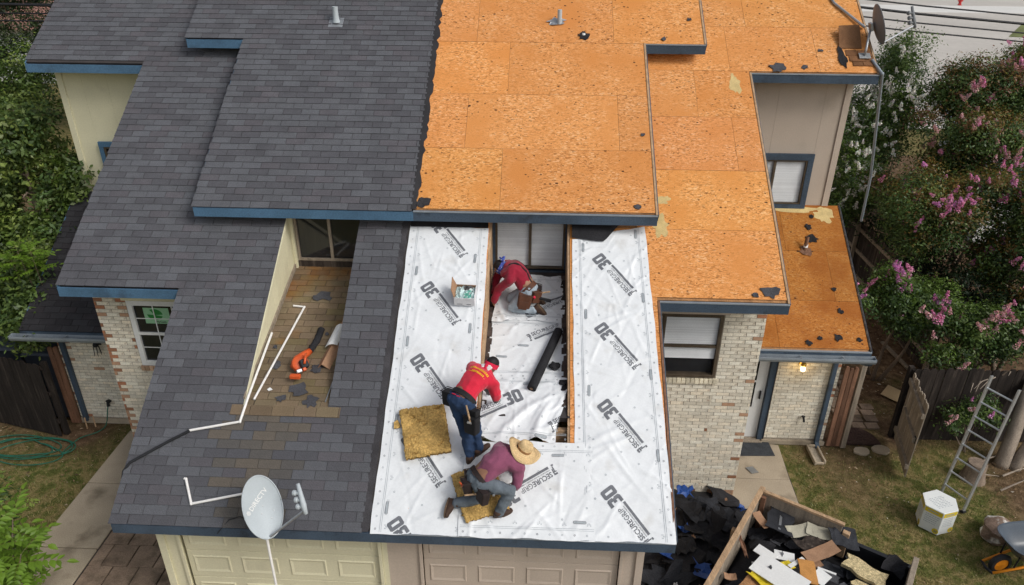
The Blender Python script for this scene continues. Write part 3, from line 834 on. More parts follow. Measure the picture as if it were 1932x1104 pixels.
class Wrinkle:
    def __init__(self, seed, x0, x1, s0, s1, n, amp, main=None):
        q = np.random.RandomState(seed); k = n
        self.c = np.stack([q.uniform(x0, x1, k), q.uniform(s0, s1, k)], 1)
        a = q.uniform(0, np.pi, k) if main is None else q.normal(main, 0.45, k)
        self.d = np.stack([np.cos(a), np.sin(a)], 1)
        self.l = q.uniform(0.1, 0.42, k); self.w = q.uniform(0.012, 0.032, k); self.a = 1.7 * amp * q.uniform(0.3, 1.0, k) * np.where(q.rand(k) < 0.8, 1, -0.6)
        self.ph = q.uniform(0, 6, 6); self.extra = []
    def fold(self, x, s, ang, l, w, a):
        self.extra.append((x, s, ang, l, w, a)); return self
    def __call__(self, X, Sx):
        X = np.asarray(X, float); Sx = np.asarray(Sx, float); h = np.zeros_like(X)
        for c, d, l, w_, a in zip(self.c, self.d, self.l, self.w, self.a):
            u = (X - c[0]) * d[0] + (Sx - c[1]) * d[1]; v = -(X - c[0]) * d[1] + (Sx - c[1]) * d[0]
            h += a * np.exp(-(u / l) ** 2) * np.exp(-((v + 0.12 * u * u) / w_) ** 2)
        for x, s, ang, l, w_, a in self.extra:
            cx, sx = math.cos(ang), math.sin(ang)
            u = (X - x) * cx + (Sx - s) * sx; v = -(X - x) * sx + (Sx - s) * cx
            h += a * np.exp(-(u / l) ** 2) * np.exp(-((v + 0.1 * u * u) / w_) ** 2)
        p = self.ph
        h += 0.0045 * (np.sin(9 * X + p[0] + 3 * np.sin(2.1 * Sx + p[1])) * np.sin(5 * Sx + p[2]) + 1)
        h += 0.0013 * np.sin(31 * X + 9 * Sx + p[3]) * np.sin(27 * Sx - 8 * X + p[4])
        return h

def surf_front(x, y, n):            # arrays
    return np.stack([x, y - n * SN, EZ + T * y + n * CS], -1)
def surf_floor(x, y, n):
    k = 1 / math.sqrt(1.09)
    return np.stack([x, y - n * 0.3 * k, 2.88 + 0.3 * y + n * k], -1)
def surf_drape(x, y, n):            # well floor that turns over on to the front slope
    za = EZ + T * y; zb = 2.88 + 0.3 * y
    z = -np.logaddexp(-za * 18, -zb * 18) / 18 + 0.02
    return np.stack([x, y - n * 0.4, z + n * 0.92], -1)

def grid_mesh(name, P, mats, thick=0.002):
    ny, nx = P.shape[:2]
    v = P.reshape(-1, 3)
    i = np.arange(ny * nx).reshape(ny, nx)
    f = np.stack([i[:-1, :-1], i[:-1, 1:], i[1:, 1:], i[1:, :-1]], -1).reshape(-1, 4)
    me = bpy.data.meshes.new(name)
    me.from_pydata(v.tolist(), [], f.tolist())
    for m in mats: me.materials.append(m)
    at = me.attributes.new('tint', 'FLOAT_COLOR', 'POINT')
    at.data.foreach_set('color', np.ones(len(v) * 4))
    me.polygons.foreach_set('use_smooth', [True] * len(me.polygons))
    return me

FONT_CACHE = {}
def text2d(s, h, bold=0.0, width=None):
    """2-D verts and faces of a line of lettering: cap height h, left bottom at 0, 0"""
    key = (s, bold)
    if key not in FONT_CACHE:
        cu = bpy.data.curves.new('lettering', 'FONT'); cu.body = s; cu.size = 1.0; cu.offset = bold; cu.resolution_u = 2
        o = bpy.data.objects.new('lettering', cu); C.objects.link(o)
        bpy.context.view_layer.update()
        me = bpy.data.meshes.new_from_object(o.evaluated_get(bpy.context.evaluated_depsgraph_get()))
        vs = np.array([v.co[:2] for v in me.vertices]); fs = [tuple(p.vertices) for p in me.polygons]
        bpy.data.objects.remove(o); bpy.data.curves.remove(cu); bpy.data.meshes.remove(me)
        vs = vs - vs.min(0)
        FONT_CACHE[key] = (vs, fs)
    vs, fs = FONT_CACHE[key]
    k = h / vs[:, 1].max(); kx = k if width is None else width / vs[:, 0].max()
    return vs * np.array([kx, k]), fs

class Flat:
    """2-D print: verts, faces"""
    def __init__(self): self.v = []; self.f = []
    def add(self, vs, fs, dx=0, dy=0):
        o = len(self.v); self.v += [(p[0] + dx, p[1] + dy) for p in vs]; self.f += [tuple(i + o for i in f) for f in fs]; return self
    def rect(self, x0, y0, x1, y1, sk=0.0):
        return self.add([(x0 + sk * y0, y0), (x1 + sk * y0, y0), (x1 + sk * y1, y1), (x0 + sk * y1, y1)], [(0, 1, 2, 3)])
    def poly(self, pts): return self.add(pts, [tuple(range(len(pts)))])
    def ring(self, cx, cy, r, w, n=8):
        a = [(cx + r * math.cos(2 * math.pi * k / n), cy + r * math.sin(2 * math.pi * k / n)) for k in range(n)]
        b = [(cx + (r - w) * math.cos(2 * math.pi * k / n), cy + (r - w) * math.sin(2 * math.pi * k / n)) for k in range(n)]
        return self.add(a + b, [(k, (k + 1) % n, n + (k + 1) % n, n + k) for k in range(n)])

def logo2d():
    L = Flat()
    v, f = text2d('SECURE', 0.072, 0.022, 0.285); L.add(v, f, 0.072, 0.0)
    v, f = text2d('GRIP', 0.072, 0.0, 0.17); L.add(v, f, 0.366, 0.0)
    v, f = text2d('SYNTHETIC ROOF UNDERLAYMENT', 0.017, 0.01, 0.46); L.add(v, f, 0.075, -0.032)
    for k in range(6): L.rect(0.075 + k * 0.0825, -0.078, 0.075 + (k + 1) * 0.0825, -0.044)
    # little crossed tools before the name
    L.rect(0.0, 0.02, 0.055, 0.034); L.rect(0.016, -0.05, 0.031, 0.02); L.rect(0.0, 0.045, 0.05, 0.07); L.rect(0.036, -0.02, 0.05, 0.045); L.rect(0.0, -0.078, 0.03, -0.055)
    # block numerals
    def bars(x, lst):
        for a, b, c, d in lst: L.rect(x + a, b - 0.078, x + c, d - 0.078)
    W_, Hh, t = 0.105, 0.2, 0.046
    bars(0.59, [(0, Hh - t, W_ - 0.02, Hh), (0, 0, W_ - 0.02, t), (0.03, Hh / 2 - t / 2, W_ - 0.03, Hh / 2 + t / 2), (W_ - t, t, W_, Hh / 2 - 0.012), (W_ - t, Hh / 2 + 0.012, W_, Hh - t), (W_ - t, Hh / 2 - 0.012, W_ - 0.012, Hh / 2 + 0.012)])
    L.poly([(0.59 + W_ - 0.02, -0.078), (0.59 + W_, -0.058), (0.59 + W_, t - 0.078), (0.59 + W_ - 0.02, t - 0.078)])
    L.poly([(0.59 + W_ - 0.02, Hh - t - 0.078), (0.59 + W_, Hh - t - 0.078), (0.59 + W_, Hh - 0.098), (0.59 + W_ - 0.02, Hh - 0.078)])
    x = 0.707
    bars(x, [(0.018, Hh - t, W_ + 0.002, Hh), (0.018, 0, W_ + 0.002, t), (0, t, t, Hh - t), (W_ + 0.02 - t, t, W_ + 0.02, Hh - t)])
    for sx, xa, xb in ((0, x, x + 0.018), (1, x + W_ + 0.02, x + W_ + 0.002)):
        for ya, yb, yc in ((0, 0.018, t), (Hh, Hh - 0.018, Hh - t)):
            L.poly([(xb, ya - 0.078), (xa, yb - 0.078), (xa, yc - 0.078), (xb, yc - 0.078)])
    return L
LOGO = None

def stick(F, place, surf, wr, lift, name, m, parent, clip=None, maxlen=0.035, **props):
    """lays a flat print on a wrinkled sheet; place: (x, s, angle) of the print's origin"""
    x0, s0, a = place; ca, sa = math.cos(a), math.sin(a)
    bm = bmesh.new()
    vs = [bm.verts.new((x0 + ca * u - sa * v, s0 + sa * u + ca * v, 0)) for u, v in F.v]
    for f in F.f:
        try: bm.faces.new([vs[i] for i in f])
        except ValueError: pass
    bmesh.ops.triangulate(bm, faces=bm.faces[:])
    for _ in range(3):
        es = [e for e in bm.edges if e.calc_length() > maxlen]
        if not es: break
        bmesh.ops.subdivide_edges(bm, edges=es, cuts=1)
        bmesh.ops.triangulate(bm, faces=[f for f in bm.faces if len(f.verts) > 3])
    if clip:
        for co, no in clip:
            bmesh.ops.bisect_plane(bm, geom=bm.verts[:] + bm.edges[:] + bm.faces[:], plane_co=(co[0], co[1], 0), plane_no=(no[0], no[1], 0), clear_outer=True)
    bmesh.ops.recalc_face_normals(bm, faces=bm.faces[:])
    if not bm.verts: bm.free(); return None
    X = np.array([v.co.x for v in bm.verts]); Sx = np.array([v.co.y for v in bm.verts])
    P = surf(X, Sx, wr(X, Sx) + lift)
    for v, p in zip(bm.verts, P): v.co = p
    me = bpy.data.meshes.new(name); bm.to_mesh(me); bm.free()
    at = me.attributes.new('tint', 'FLOAT_COLOR', 'POINT'); at.data.foreach_set('color', np.ones(len(me.vertices) * 4))
    me.materials.append(m)
    o = link(name, me, None, **props); o.parent = parent
    return o

def sheet(label, quad, surf, seed, n, amp, logos=(), pills=(), lift=0.006, along='y', main=None, folds=(), edge_wave=0.008, dots=True, group='white underlayment sheets on the roof', clip_logo=True, curl=None):
    """quad: (x, s) of the four corners, counter clockwise from the lower left; s is measured up the slope"""
    global LOGO
    if LOGO is None: LOGO = logo2d()
    q = np.array(quad, float)
    x0, x1, s0, s1 = q[:, 0].min(), q[:, 0].max(), q[:, 1].min(), q[:, 1].max()
    wr = Wrinkle(seed, x0, x1, s0, s1, n, amp, main)
    for f in folds: wr.fold(*f)
    nx = max(8, int((x1 - x0) / 0.02)); ny = max(8, int((s1 - s0) / 0.02))
    a = np.linspace(0, 1, nx)[None, :]; b = np.linspace(0, 1, ny)[:, None]
    G = (q[0][None, None] * ((1 - a) * (1 - b))[..., None] + q[1][None, None] * (a * (1 - b))[..., None] + q[2][None, None] * (a * b)[..., None] + q[3][None, None] * ((1 - a) * b)[..., None])
    rs = np.random.RandomState(seed + 50)
    ph = rs.uniform(0, 6, 4)
    e = edge_wave
    G[..., 1] += e * (np.sin(G[..., 0] * 7 + ph[0]) + 0.5 * np.sin(G[..., 0] * 17 + ph[1])) * (np.abs(b - 0.5) * 2) ** 6
    G[..., 0] += e * 0.6 * (np.sin(G[..., 1] * 5 + ph[2]) + 0.5 * np.sin(G[..., 1] * 13 + ph[3])) * (np.abs(a - 0.5) * 2) ** 6
    Hh = wr(G[..., 0], G[..., 1])
    P = surf(G[..., 0], G[..., 1], Hh + lift)
    if curl is not None: P = curl(P, a, b)
    me = grid_mesh('underlayment_sheet', P, [M['sheet']])
    o = link('underlayment_sheet', me)
    tag(o, label, 'underlayment', group)
    clip = None
    if clip_logo:
        clip = []
        for i in range(4):
            p, r_ = q[i], q[(i + 1) % 4]; d = r_ - p
            nrm = np.array([d[1], -d[0]]); nrm /= np.linalg.norm(nrm)
            clip.append((p - nrm * 0.006, nrm))
    for lg in logos:
        stick(LOGO, lg, surf, wr, lift + 0.0035, 'logo_print', M['print'], o, clip)
    for (px, ps, ang) in pills:
        F = Flat(); Lp, Wp = 0.083, 0.02
        pts = [(Lp * math.copysign(1, math.cos(t)) - (Wp if math.cos(t) > 0 else -Wp) + Wp * math.cos(t), Wp * math.sin(t)) for t in np.linspace(0.01, 2 * math.pi - 0.3, 12)]
        inn = [(p[0] * 0.95, p[1] * 0.72) for p in pts]; k = len(pts)
        F.add(pts + inn, [(i, (i + 1) % k, k + (i + 1) % k, k + i) for i in range(k)])
        stick(F, (px, ps, ang), surf, wr, lift + 0.004, 'slot_print', M['print'], o)
        F = Flat(); F.poly([(p[0] * 0.9, p[1] * 0.6) for p in pts])
        stick(F, (px, ps, ang), surf, wr, lift + 0.0042, 'slot_print', M['print_grey'], o)
    if dots:
        F = Flat(); Gx = Flat()
        long0, long1 = (s0, s1) if along == 'y' else (x0, x1)
        def put(fl_, t, c):
            # t: along the roll, c: 0..1 across it
            if along == 'y':
                bb = (t - s0) / (s1 - s0); xa = q[0][0] * (1 - bb) + q[3][0] * bb; xb = q[1][0] * (1 - bb) + q[2][0] * bb
                return (xa + (xb - xa) * c, t)
            return (t, s0 + (s1 - s0) * c)
        t = long0 + 0.06; i = 0; wdt = (x1 - x0) if along == 'y' else (s1 - s0)
        while t < long1 - 0.04:
            for c in (0.05, 0.95):
                p = put(F, t + (0.05 if c > 0.5 else 0), c)
                (F if i % 3 else Gx).ring(p[0], p[1], 0.0125, 0.005)
            p = put(F, t, [0.32, 0.68, 0.5, 0.2, 0.8][i % 5]); F.ring(p[0], p[1], 0.013, 0.006)
            if i % 2 == 0:
                for c in (0.145, 0.86):          # columns of small print, too small to read
                    for k in range(3):
                        p = put(F, t + 0.02 * k, c + 0.012 * (k % 2)); 
                        if along == 'y': F.rect(p[0] - 0.004, p[1], p[0] + 0.004, p[1] + 0.014); F.rect(p[0] + 0.012, p[1], p[0] + 0.018, p[1] + 0.012)
                        else: F.rect(p[0], p[1] - 0.004, p[0] + 0.014, p[1] + 0.004); F.rect(p[0], p[1] + 0.012, p[0] + 0.012, p[1] + 0.018)
            t += 0.155; i += 1
        t = long0 + 0.02                              # pairs of chalk lines along both edges
        while t < long1 - 0.05:
            t2 = min(t + 0.06, long1 - 0.02)
            for c in (0.095, 0.112, 0.893, 0.91):
                p = put(F, t, c); r_ = put(F, t2, c)
                if along == 'y': F.add([(p[0] - 0.0022, p[1]), (p[0] + 0.0022, p[1]), (r_[0] + 0.0022, r_[1]), (r_[0] - 0.0022, r_[1])], [(0, 1, 2, 3)])
                else: F.add([(p[0], p[1] - 0.0022), (r_[0], r_[1] - 0.0022), (r_[0], r_[1] + 0.0022), (p[0], p[1] + 0.0022)], [(0, 1, 2, 3)])
            t = t2
        stick(F, (0, 0, 0), surf, wr, lift + 0.0032, 'mark_print', M['print_grey'], o, kind='stuff')
        stick(Gx, (0, 0, 0), surf, wr, lift + 0.0032, 'mark_print', M['print'], o, kind='stuff')
    return o
def sf(x, s, n): return surf_front(x, s * CS, n)
K3 = math.sqrt(1.09)
def sfl(x, s, n): return surf_floor(x, s / K3, n)
def sdr(x, s, n): return surf_drape(x, s / K3, n)
A_ = R(127.5)
sheet('long white underlayment sheet on the front slope left of the bent worker', [(-0.25, -0.03), (1.0, -0.02), (1.0, 4.60), (-0.23, 4.63)], sf, 3, 95, 0.006,
      [(0.65, 4.08, A_), (0.63, 2.93, A_), (0.60, 1.75, A_), (0.60, 0.60, A_), (0.55, -0.5, A_)],
      [(0.82, 4.04, R(90)), (0.82, 2.86, R(90)), (-0.05, 3.8, R(90)), (-0.06, 2.63, R(90)), (-0.08, 1.46, R(90)), (-0.07, 0.29, R(90)), (0.82, 0.5, R(90))], lift=0.006)
def curl_r(P, a, b):
    # the loose top left corner droops back over itself
    return P
sheet('long white underlayment sheet on the front slope right of the roof well', [(2.34, -0.03), (3.575, -0.02), (3.42, 4.70), (2.29, 4.42)], sf, 9, 100, 0.006,
      [(3.19, 3.49, A_), (3.20, 2.32, A_), (3.22, 1.15, A_), (3.24, -0.02, A_)],
      [(2.46, 4.28, R(90)), (2.49, 3.14, R(90)), (2.52, 1.96, R(90)), (3.33, 3.43, R(92)), (3.38, 2.22, R(92)), (3.41, 1.08, R(92)), (3.27, 4.55, R(90))], lift=0.006,
      folds=[(2.75, 1.35, 0.5, 0.5, 0.04, 0.016), (2.8, 1.22, 0.35, 0.4, 0.03, 0.014), (2.7, 1.1, 0.6, 0.4, 0.03, 0.012), (2.95, 0.9, 2.2, 0.4, 0.03, 0.012)])
sheet('short white underlayment sheet at the eave under the kneeling man in the straw hat', [(0.86, -0.03), (2.58, -0.03), (2.54, 1.22), (0.86, 1.20)], sf, 14, 50, 0.007,
      [(2.07, 0.86, R(-148))], [(2.10, 1.04, R(2)), (2.38, 0.19, R(0)), (1.1, 0.22, 0)], lift=0.014, along='x')
sheet('rumpled white underlayment sheet draped over the lower lip of the roof well', [(1.05, 1.06), (2.07, 1.03), (2.26, 2.02), (1.05, 2.02)], sdr, 21, 60, 0.009,
      [(0.86, 1.31, R(27)), (1.99, 1.22, R(30))], [(1.87, 1.10, R(0)), (1.69, 1.89, 0)], lift=0.012, along='x',
      folds=[(1.55, 1.35, 0.75, 0.4, 0.05, 0.035), (1.85, 1.3, 1.2, 0.3, 0.06, 0.05), (1.95, 1.2, 0.7, 0.3, 0.05, 0.03), (1.6, 1.15, 0.15, 0.3, 0.035, 0.02)], edge_wave=0.03)
sheet('white underlayment sheet on the well floor under the black felt roll', [(1.08, 1.98), (2.24, 1.98), (2.21, 3.2), (1.09, 3.2)], sfl, 25, 45, 0.006,
      [(1.66, 2.78, R(28))], [(1.59, 2.62, 0), (1.28, 2.4, 0)], lift=0.009, along='x')
sheet('upper white underlayment sheet in the roof well under the kneeling maroon worker', [(1.10, 3.10), (2.2, 3.13), (2.18, 4.14), (1.13, 4.14)], sfl, 29, 45, 0.008,
      [(2.32, 3.68, R(209))], [(1.69, 3.23, 0)], lift=0.022, along='x', edge_wave=0.022,
      folds=[(1.25, 3.2, 2.2, 0.3, 0.05, 0.03), (1.2, 3.4, 1.9, 0.3, 0.04, 0.03)])

# ------------------------------------------------------------------ loose things on the roof
def ragged(name, label, cat, x, y, r, surf, m='felt', group=None, seed=0, sx=1.0, sy=1.0, ang=0.0, n=14, lift=0.004, th=0.004, curl=0.02):
    q = random.Random(seed + 100); pts = []
    for k in range(n):
        a = 2 * math.pi * k / n; rr = r * q.uniform(0.55, 1.15)
        u, v = rr * math.cos(a) * sx, rr * math.sin(a) * sy
        pts.append((x + u * math.cos(ang) - v * math.sin(ang), y + (u * math.sin(ang) + v * math.cos(ang)) * CS, q.uniform(0, curl)))
    mb = MB()
    c0 = surf(x, y, lift + th); top = [surf(p[0], p[1], lift + th + p[2]) for p in pts]; bot = [surf(p[0], p[1], lift + p[2]) for p in pts]
    v = [c0] + top + bot; f = []
    for k in range(n):
        j = (k + 1) % n; f.append((0, 1 + k, 1 + j)); f.append((1 + k, 1 + n + k, 1 + n + j, 1 + j))
    f.append(tuple(1 + n + k for k in range(n))[::-1])
    mb.add(v, f)
    o = mb.build(name, M[m]); return tag(o, label, cat, group)

GS = 'torn dark scraps left on the roof'
M['scrap_grey'] = mat('scrap_grey', (0.065, 0.066, 0.075), 0.95, 0.25, 5, 90, 0.35)
# dark strip of old felt between the shingles and the white sheet
mb = MB(); pts = []
yv = np.linspace(-0.01, 4.0, 60); q = random.Random(4)
xa = [-0.36 + q.uniform(-0.012, 0.012) for _ in yv]; xb = [-0.262 + q.uniform(-0.02, 0.012) for _ in yv]
vs = []; fs = []
for y, a, b in zip(yv, xa, xb): vs += [fp(a, y, 0.009), fp(b, y, 0.007)]
for i in range(len(yv) - 1): fs.append((2 * i, 2 * i + 1, 2 * i + 3, 2 * i + 2))
M['felt_strip'] = mat('felt_strip', (0.052, 0.050, 0.055), 0.95, 0.3, 4, 120, 0.4)
mb.add(vs, fs); tag(mb.build('felt_strip', M['felt_strip']), 'long dark strip of old felt between grey shingles and white sheet', 'felt strip')
mb = MB(); vs = []; fs = []; yv = np.linspace(3.72, 9.6, 80)
for y in yv: vs += [fp(-0.19, y, 0.010, RH), fp(-0.09 + q.uniform(-0.025, 0.03), y, 0.008, RH)]
for i in range(len(yv) - 1): fs.append((2 * i, 2 * i + 1, 2 * i + 3, 2 * i + 2))
mb.add(vs, fs); tag(mb.build('felt_strip', M['shingle_dark']), 'ragged dark felt edge where shingles meet the orange boards', 'felt strip')
ragged('felt_scrap', 'square dark felt scrap at the eave corner where shingles meet orange boards', 'scrap', -0.02, 3.83, 0.13, lambda x, y, n: fp(x, y, n, RH), 'shingle_dark', GS, 1)
rs_ = lambda x, y, n: fp(x, y, n, RH)
ps_ = lambda x, y, n: fp(x, y, n, PO)
for i, (x, y, r, lb) in enumerate([(3.27, 3.83, 0.075, 'black scrap at the right end of the raised eave'), (3.42, 5.02, 0.05, 'small black scrap on the orange boards by the right rake'),
                                   (4.38, 7.27, 0.06, 'small dark scrap high on the raised orange boards at right'), (3.9, 6.85, 0.07, 'dark scrap lying along the short upper eave')]):
    ragged('felt_scrap', lb, 'scrap', x, y, r * 0.75, rs_, 'scrap_grey', GS, 10 + i)
for i, (x, y, r, lb) in enumerate([(5.2, 2.98, 0.14, 'large black patch at the corner of the lower orange boards'), (4.98, 2.93, 0.05, 'small black patch beside the large one at the lower eave'),
                                   (5.95, 6.78, 0.15, 'wide dark patch by the upper right eave'), (6.42, 6.8, 0.07, 'second dark patch along the upper right eave'), (6.75, 7.15, 0.05, 'small black scrap on the upper right boards')]):
    ragged('felt_scrap', lb, 'scrap', x, y, r * 0.85, fp, 'scrap_grey', GS, 20 + i, sx=1.3)
for i, (x, y, r, lb) in enumerate([(6.62, 4.58, 0.07, 'leftmost black scrap above the right porch gutter'), (6.83, 4.66, 0.05, 'small black scrap second from the left above the porch gutter'), (7.15, 4.68, 0.085, 'largest black scrap above the right porch gutter'), (7.52, 4.65, 0.05, 'black scrap at the right corner above the porch gutter'),
                                   (7.25, 5.5, 0.05, 'black scrap at the upper end of the short seam on the porch roof'), (7.28, 5.12, 0.06, 'black scrap at the lower end of the short seam on the porch roof'), (7.0, 6.65, 0.07, 'black scrap above the oval patch high on the porch roof'), (7.1, 6.85, 0.05, 'topmost small black scrap on the porch roof')]):
    ragged('felt_scrap', lb, 'scrap', x, y, r, ps_, 'felt', 'felt scraps on the porch roof', 40 + i)
# scraps in the left well
for i, (x, y, r, sx, lb) in enumerate([(-1.62, 3.40, 0.15, 1.5, 'wide black shingle scrap near the dark window of the left well'), (-1.95, 2.02, 0.11, 0.8, 'black scrap left of the orange leaf blower'),
                                       (-1.52, 1.62, 0.16, 1.1, 'black square scrap under the orange leaf blower'), (-1.73, 1.46, 0.10, 1.0, 'black scrap below and left of the leaf blower'),
                                       (-1.3, 1.42, 0.16, 0.8, 'large black scrap at the lower edge of the left well'), (-1.35, 1.98, 0.12, 1.0, 'black scrap just right of the leaf blower'),
                                       (-1.36, 2.62, 0.05, 1.0, 'small black scrap in the middle of the tan well floor'), (-2.07, 2.35, 0.05, 1.0, 'small black scrap beside the cream well wall')]):
    ragged('shingle_scrap', lb, 'scrap', x, y, r * 0.85, lambda x, y, n: fl(x, y, n + 0.008), 'scrap_grey', 'black scraps on the tan well floor', 60 + i, sx=sx)
o = ragged('paper_scrap', 'small square white paper on the tan well floor', 'paper', -1.93, 1.6, 0.05, lambda x, y, n: fl(x, y, n + 0.01), 'white_paint', None, 81, n=4)

def pipe(label, pts, r, m, name='pvc_pipe', cat='pipe', group=None, elbows=True, n=10):
    t = thing(name, label, cat, pts[0], group)
    for a, b in zip(pts[:-1], pts[1:]):
        mb = MB(); mb.tube([a, b], r, n); mb.build('pipe_section', M[m], t, smooth='auto')
    if elbows:
        for p in pts[1:-1]:
            mb = MB(); mb.lathe([(0.001, -r * 1.25), (r * 0.9, -r * 0.9), (r * 1.25, 0), (r * 0.9, r * 0.9), (0.001, r * 1.25)], 10, p); mb.build('elbow', M[m], t, smooth=True)
    return t
GP = 'white plastic pipes on the left roof'
pipe('bent white pipe running from roof edge to behind the satellite dish', [fp(-2.76, 0.475, 0.03), fp(-2.735, 0.47, 0.03), fp(-2.585, 0.21, 0.03), fp(-1.70, 0.38, 0.03)], 0.017, 'pvc', group=GP)
pipe('long white pipe lying on the tan floor of the left well with a bent top', [fl(-2.02, 3.17, 0.03), fl(-1.84, 3.15, 0.03), fl(-2.09, 1.42, 0.03)], 0.016, 'pvc', group=GP)
pipe('white drain pipe along the cream well wall turning out over the shingles', [fl(-2.16, 2.55, 0.10), fl(-2.17, 1.45, 0.06), fp(-2.20, 1.13, 0.03), fp(-2.86, 1.01, 0.03)], 0.018, 'pvc', group=GP)
pipe('white pipe hanging from the satellite dish foot down past the cream garage door', [(-1.53, 0.02, 2.47), (-1.53, -0.12, 2.35), (-1.49, -0.22, 0.0)], 0.017, 'pvc', group=GP)
pts = [fp(-2.85, 1.01, 0.03), fp(-3.1, 0.88, 0.03), fp(-3.38, 0.72, 0.03), fp(-3.54, 0.63, 0.025), (-3.61, 0.55, 2.75), (-3.62, 0.50, 2.66)]
mb = MB(); mb.tube(pts, 0.02, 8); tag(mb.build('insulated_hose', M['dark'], smooth='auto'), 'black hose curving over the left roof edge from the white pipe', 'hose')
pts = [Vector((-2.2, -0.035, 2.3)), Vector((-2.14, -0.03, 2.38)), fp(-2.06, 0.06, 0.012), fp(-1.93, 0.10, 0.012), fp(-1.8, 0.07, 0.012), fp(-1.7, 0.07, 0.012), fp(-1.6, 0.1, 0.014)]
mb = MB(); mb.tube(pts, 0.006, 6); tag(mb.build('cable', M['dark']), 'thin black cable looping from satellite dish foot over the eave', 'cable')

# satellite dishes
def dish(label, base, centre, nrm, a, b, roll, m_face, m_back, arm_dir, text=False, back_arm=True):
    t = thing('satellite_dish', label, 'satellite dish', base)
    c = Vector(centre); n_ = Vector(nrm).normalized()
    up = Vector((0, 0, 1)); up = (up - n_ * up.dot(n_)).normalized(); rt_ = up.cross(n_)
    up, rt_ = up * math.cos(roll) + rt_ * math.sin(roll), rt_ * math.cos(roll) - up * math.sin(roll)
    def P(r, th, off=0.0): return c + rt_ * (a * r * math.cos(th)) + up * (b * r * math.sin(th)) + n_ * (0.075 * r * r - 0.075 + off)
    mb = MB(); nr_, na = 8, 40; v = []; f = []
    for off in (0.0, -0.012):
        for i in range(nr_ + 1):
            for k in range(na): v.append(P(max(i / nr_, 0.001), 2 * math.pi * k / na, off))
    L0 = (nr_ + 1) * na
    for i in range(nr_):
        for k in range(na):
            j = (k + 1) % na
            f.append((i * na + k, (i + 1) * na + k, (i + 1) * na + j, i * na + j))
            f.append((L0 + i * na + k, L0 + i * na + j, L0 + (i + 1) * na + j, L0 + (i + 1) * na + k))
    for k in range(na):
        j = (k + 1) % na; f.append((nr_ * na + k, L0 + nr_ * na + k, L0 + nr_ * na + j, nr_ * na + j))
    mb.add(v, f); mb.build('reflector', M[m_face], t, smooth='auto')
    mb = MB(); mb.tube([P(1.0, 2 * math.pi * k / 40) for k in range(41)], 0.008, 6); mb.build('rim', M[m_face], t, smooth=True)
    # feed arm and receivers
    foot = P(0.95, -math.pi / 2); ad = Vector(arm_dir); e1 = foot + ad
    mb = MB(); mb.tube([foot - n_ * 0.04, foot, foot + ad * 0.5, e1], 0.018, 6); mb.build('feed_arm', M[m_back], t)
    tow = (c - e1).normalized()
    sd_ = n_.cross(up).normalized()
    hold = (up * 0.9 + sd_ * 0.0).normalized()
    mb = MB(); mb.tube([e1 - hold * 0.05, e1 + hold * 0.06 , e1 + hold * 0.33], [0.026, 0.036, 0.022], 8); mb.build('receiver_bar', M[m_face], t, smooth=True)
    for k in range(3):
        p = e1 + hold * (0.04 + 0.085 * k); rm = tow.to_track_quat('Z', 'Y').to_matrix()
        mb = MB(); mb.lathe([(0.001, 0), (0.022, 0.0), (0.022, 0.05), (0.036, 0.065), (0.036, 0.09), (0.02, 0.105), (0.001, 0.108)], 12, p, rm); mb.build('receiver', M[m_face], t, smooth='auto')
    # mast, bracket, foot plate
    bp_ = Vector(base); back = c - n_ * 0.11
    mb = MB(); mb.tube([bp_, bp_ + Vector((0, 0, 0.12)), back - n_ * 0.03], 0.022, 8); mb.build('mast', M[m_back], t, smooth=True)
    mb = MB(); mb.obox(back - n_ * 0.03, (0.14, 0.14, 0.05), n_.to_track_quat('Z', 'Y').to_matrix()); mb.build('bracket', M[m_back], t, bevel=0.01)
    mb = MB(); mb.obox(bp_ + Vector((0, 0, 0.006)), (0.2, 0.13, 0.012), roteul(SL, 0, 0)); mb.build('foot_plate', M['metal'], t, bevel=0.003)
    if text:
        v2, f2 = text2d('DIRECTV', 0.062, 0.012, 0.30)
        F = Flat(); F.add(v2, f2, -0.115, 0.0)
        for k in range(5):
            F.rect(-0.185 + 0.012 * abs(k - 2) * 0.5, 0.004 + k * 0.0125, -0.13 - 0.012 * abs(k - 2) * 0.5, 0.0115 + k * 0.0125)
        ca, sa = math.cos(R(38)), math.sin(R(38))
        v3 = []
        for u, w_ in F.v:
            X_, Y_ = (u * ca - w_ * sa) / a - 0.10, (u * sa + w_ * ca) / b + 0.14
            rr = math.hypot(X_, Y_); v3.append(P(rr, math.atan2(Y_, X_), 0.004))
        mb = MB(); mb.add(v3, F.f); mb.build('lettering', M['white_paint'], t)
        for dx, dy in ((0.1, 0.0), (-0.05, -0.22), (0.55, -0.25), (0.35, -0.45)):
            rr = math.hypot(dx, dy); p = P(rr, math.atan2(dy, dx), 0.002)
            mb = MB(); mb.lathe([(0.001, 0.004), (0.008, 0.003), (0.009, 0)], 8, p, n_.to_track_quat('Z', 'Y').to_matrix()); mb.build('bolt', M['metal'], t)
    return t
M['dish_grey'] = mat('dish_grey', (0.44, 0.49, 0.52), 0.5, 0.05, 3, 80, 0.05, spec=0.3)
M['dish_dark'] = mat('dish_dark', (0.19, 0.20, 0.21), 0.55, 0.1, 3, 60, 0.06)
dish('pale grey oval satellite dish on the front eave of the shingle roof', (-1.54, 0.06, 2.46), (-1.50, -0.12, 2.86), (0.55, -0.55, 0.45), 0.235, 0.39, R(6), 'dish_grey', 'metal', (0.46, 0.05, 0.40), True)
dish('dark satellite dish seen from behind at the far right roof corner', (7.5, 7.0, 7.11), (7.72, 7.2, 7.62), (0.95, -0.06, 0.3), 0.27, 0.35, R(12), 'dish_dark', 'metal', (0.55, 0.12, 0.30))

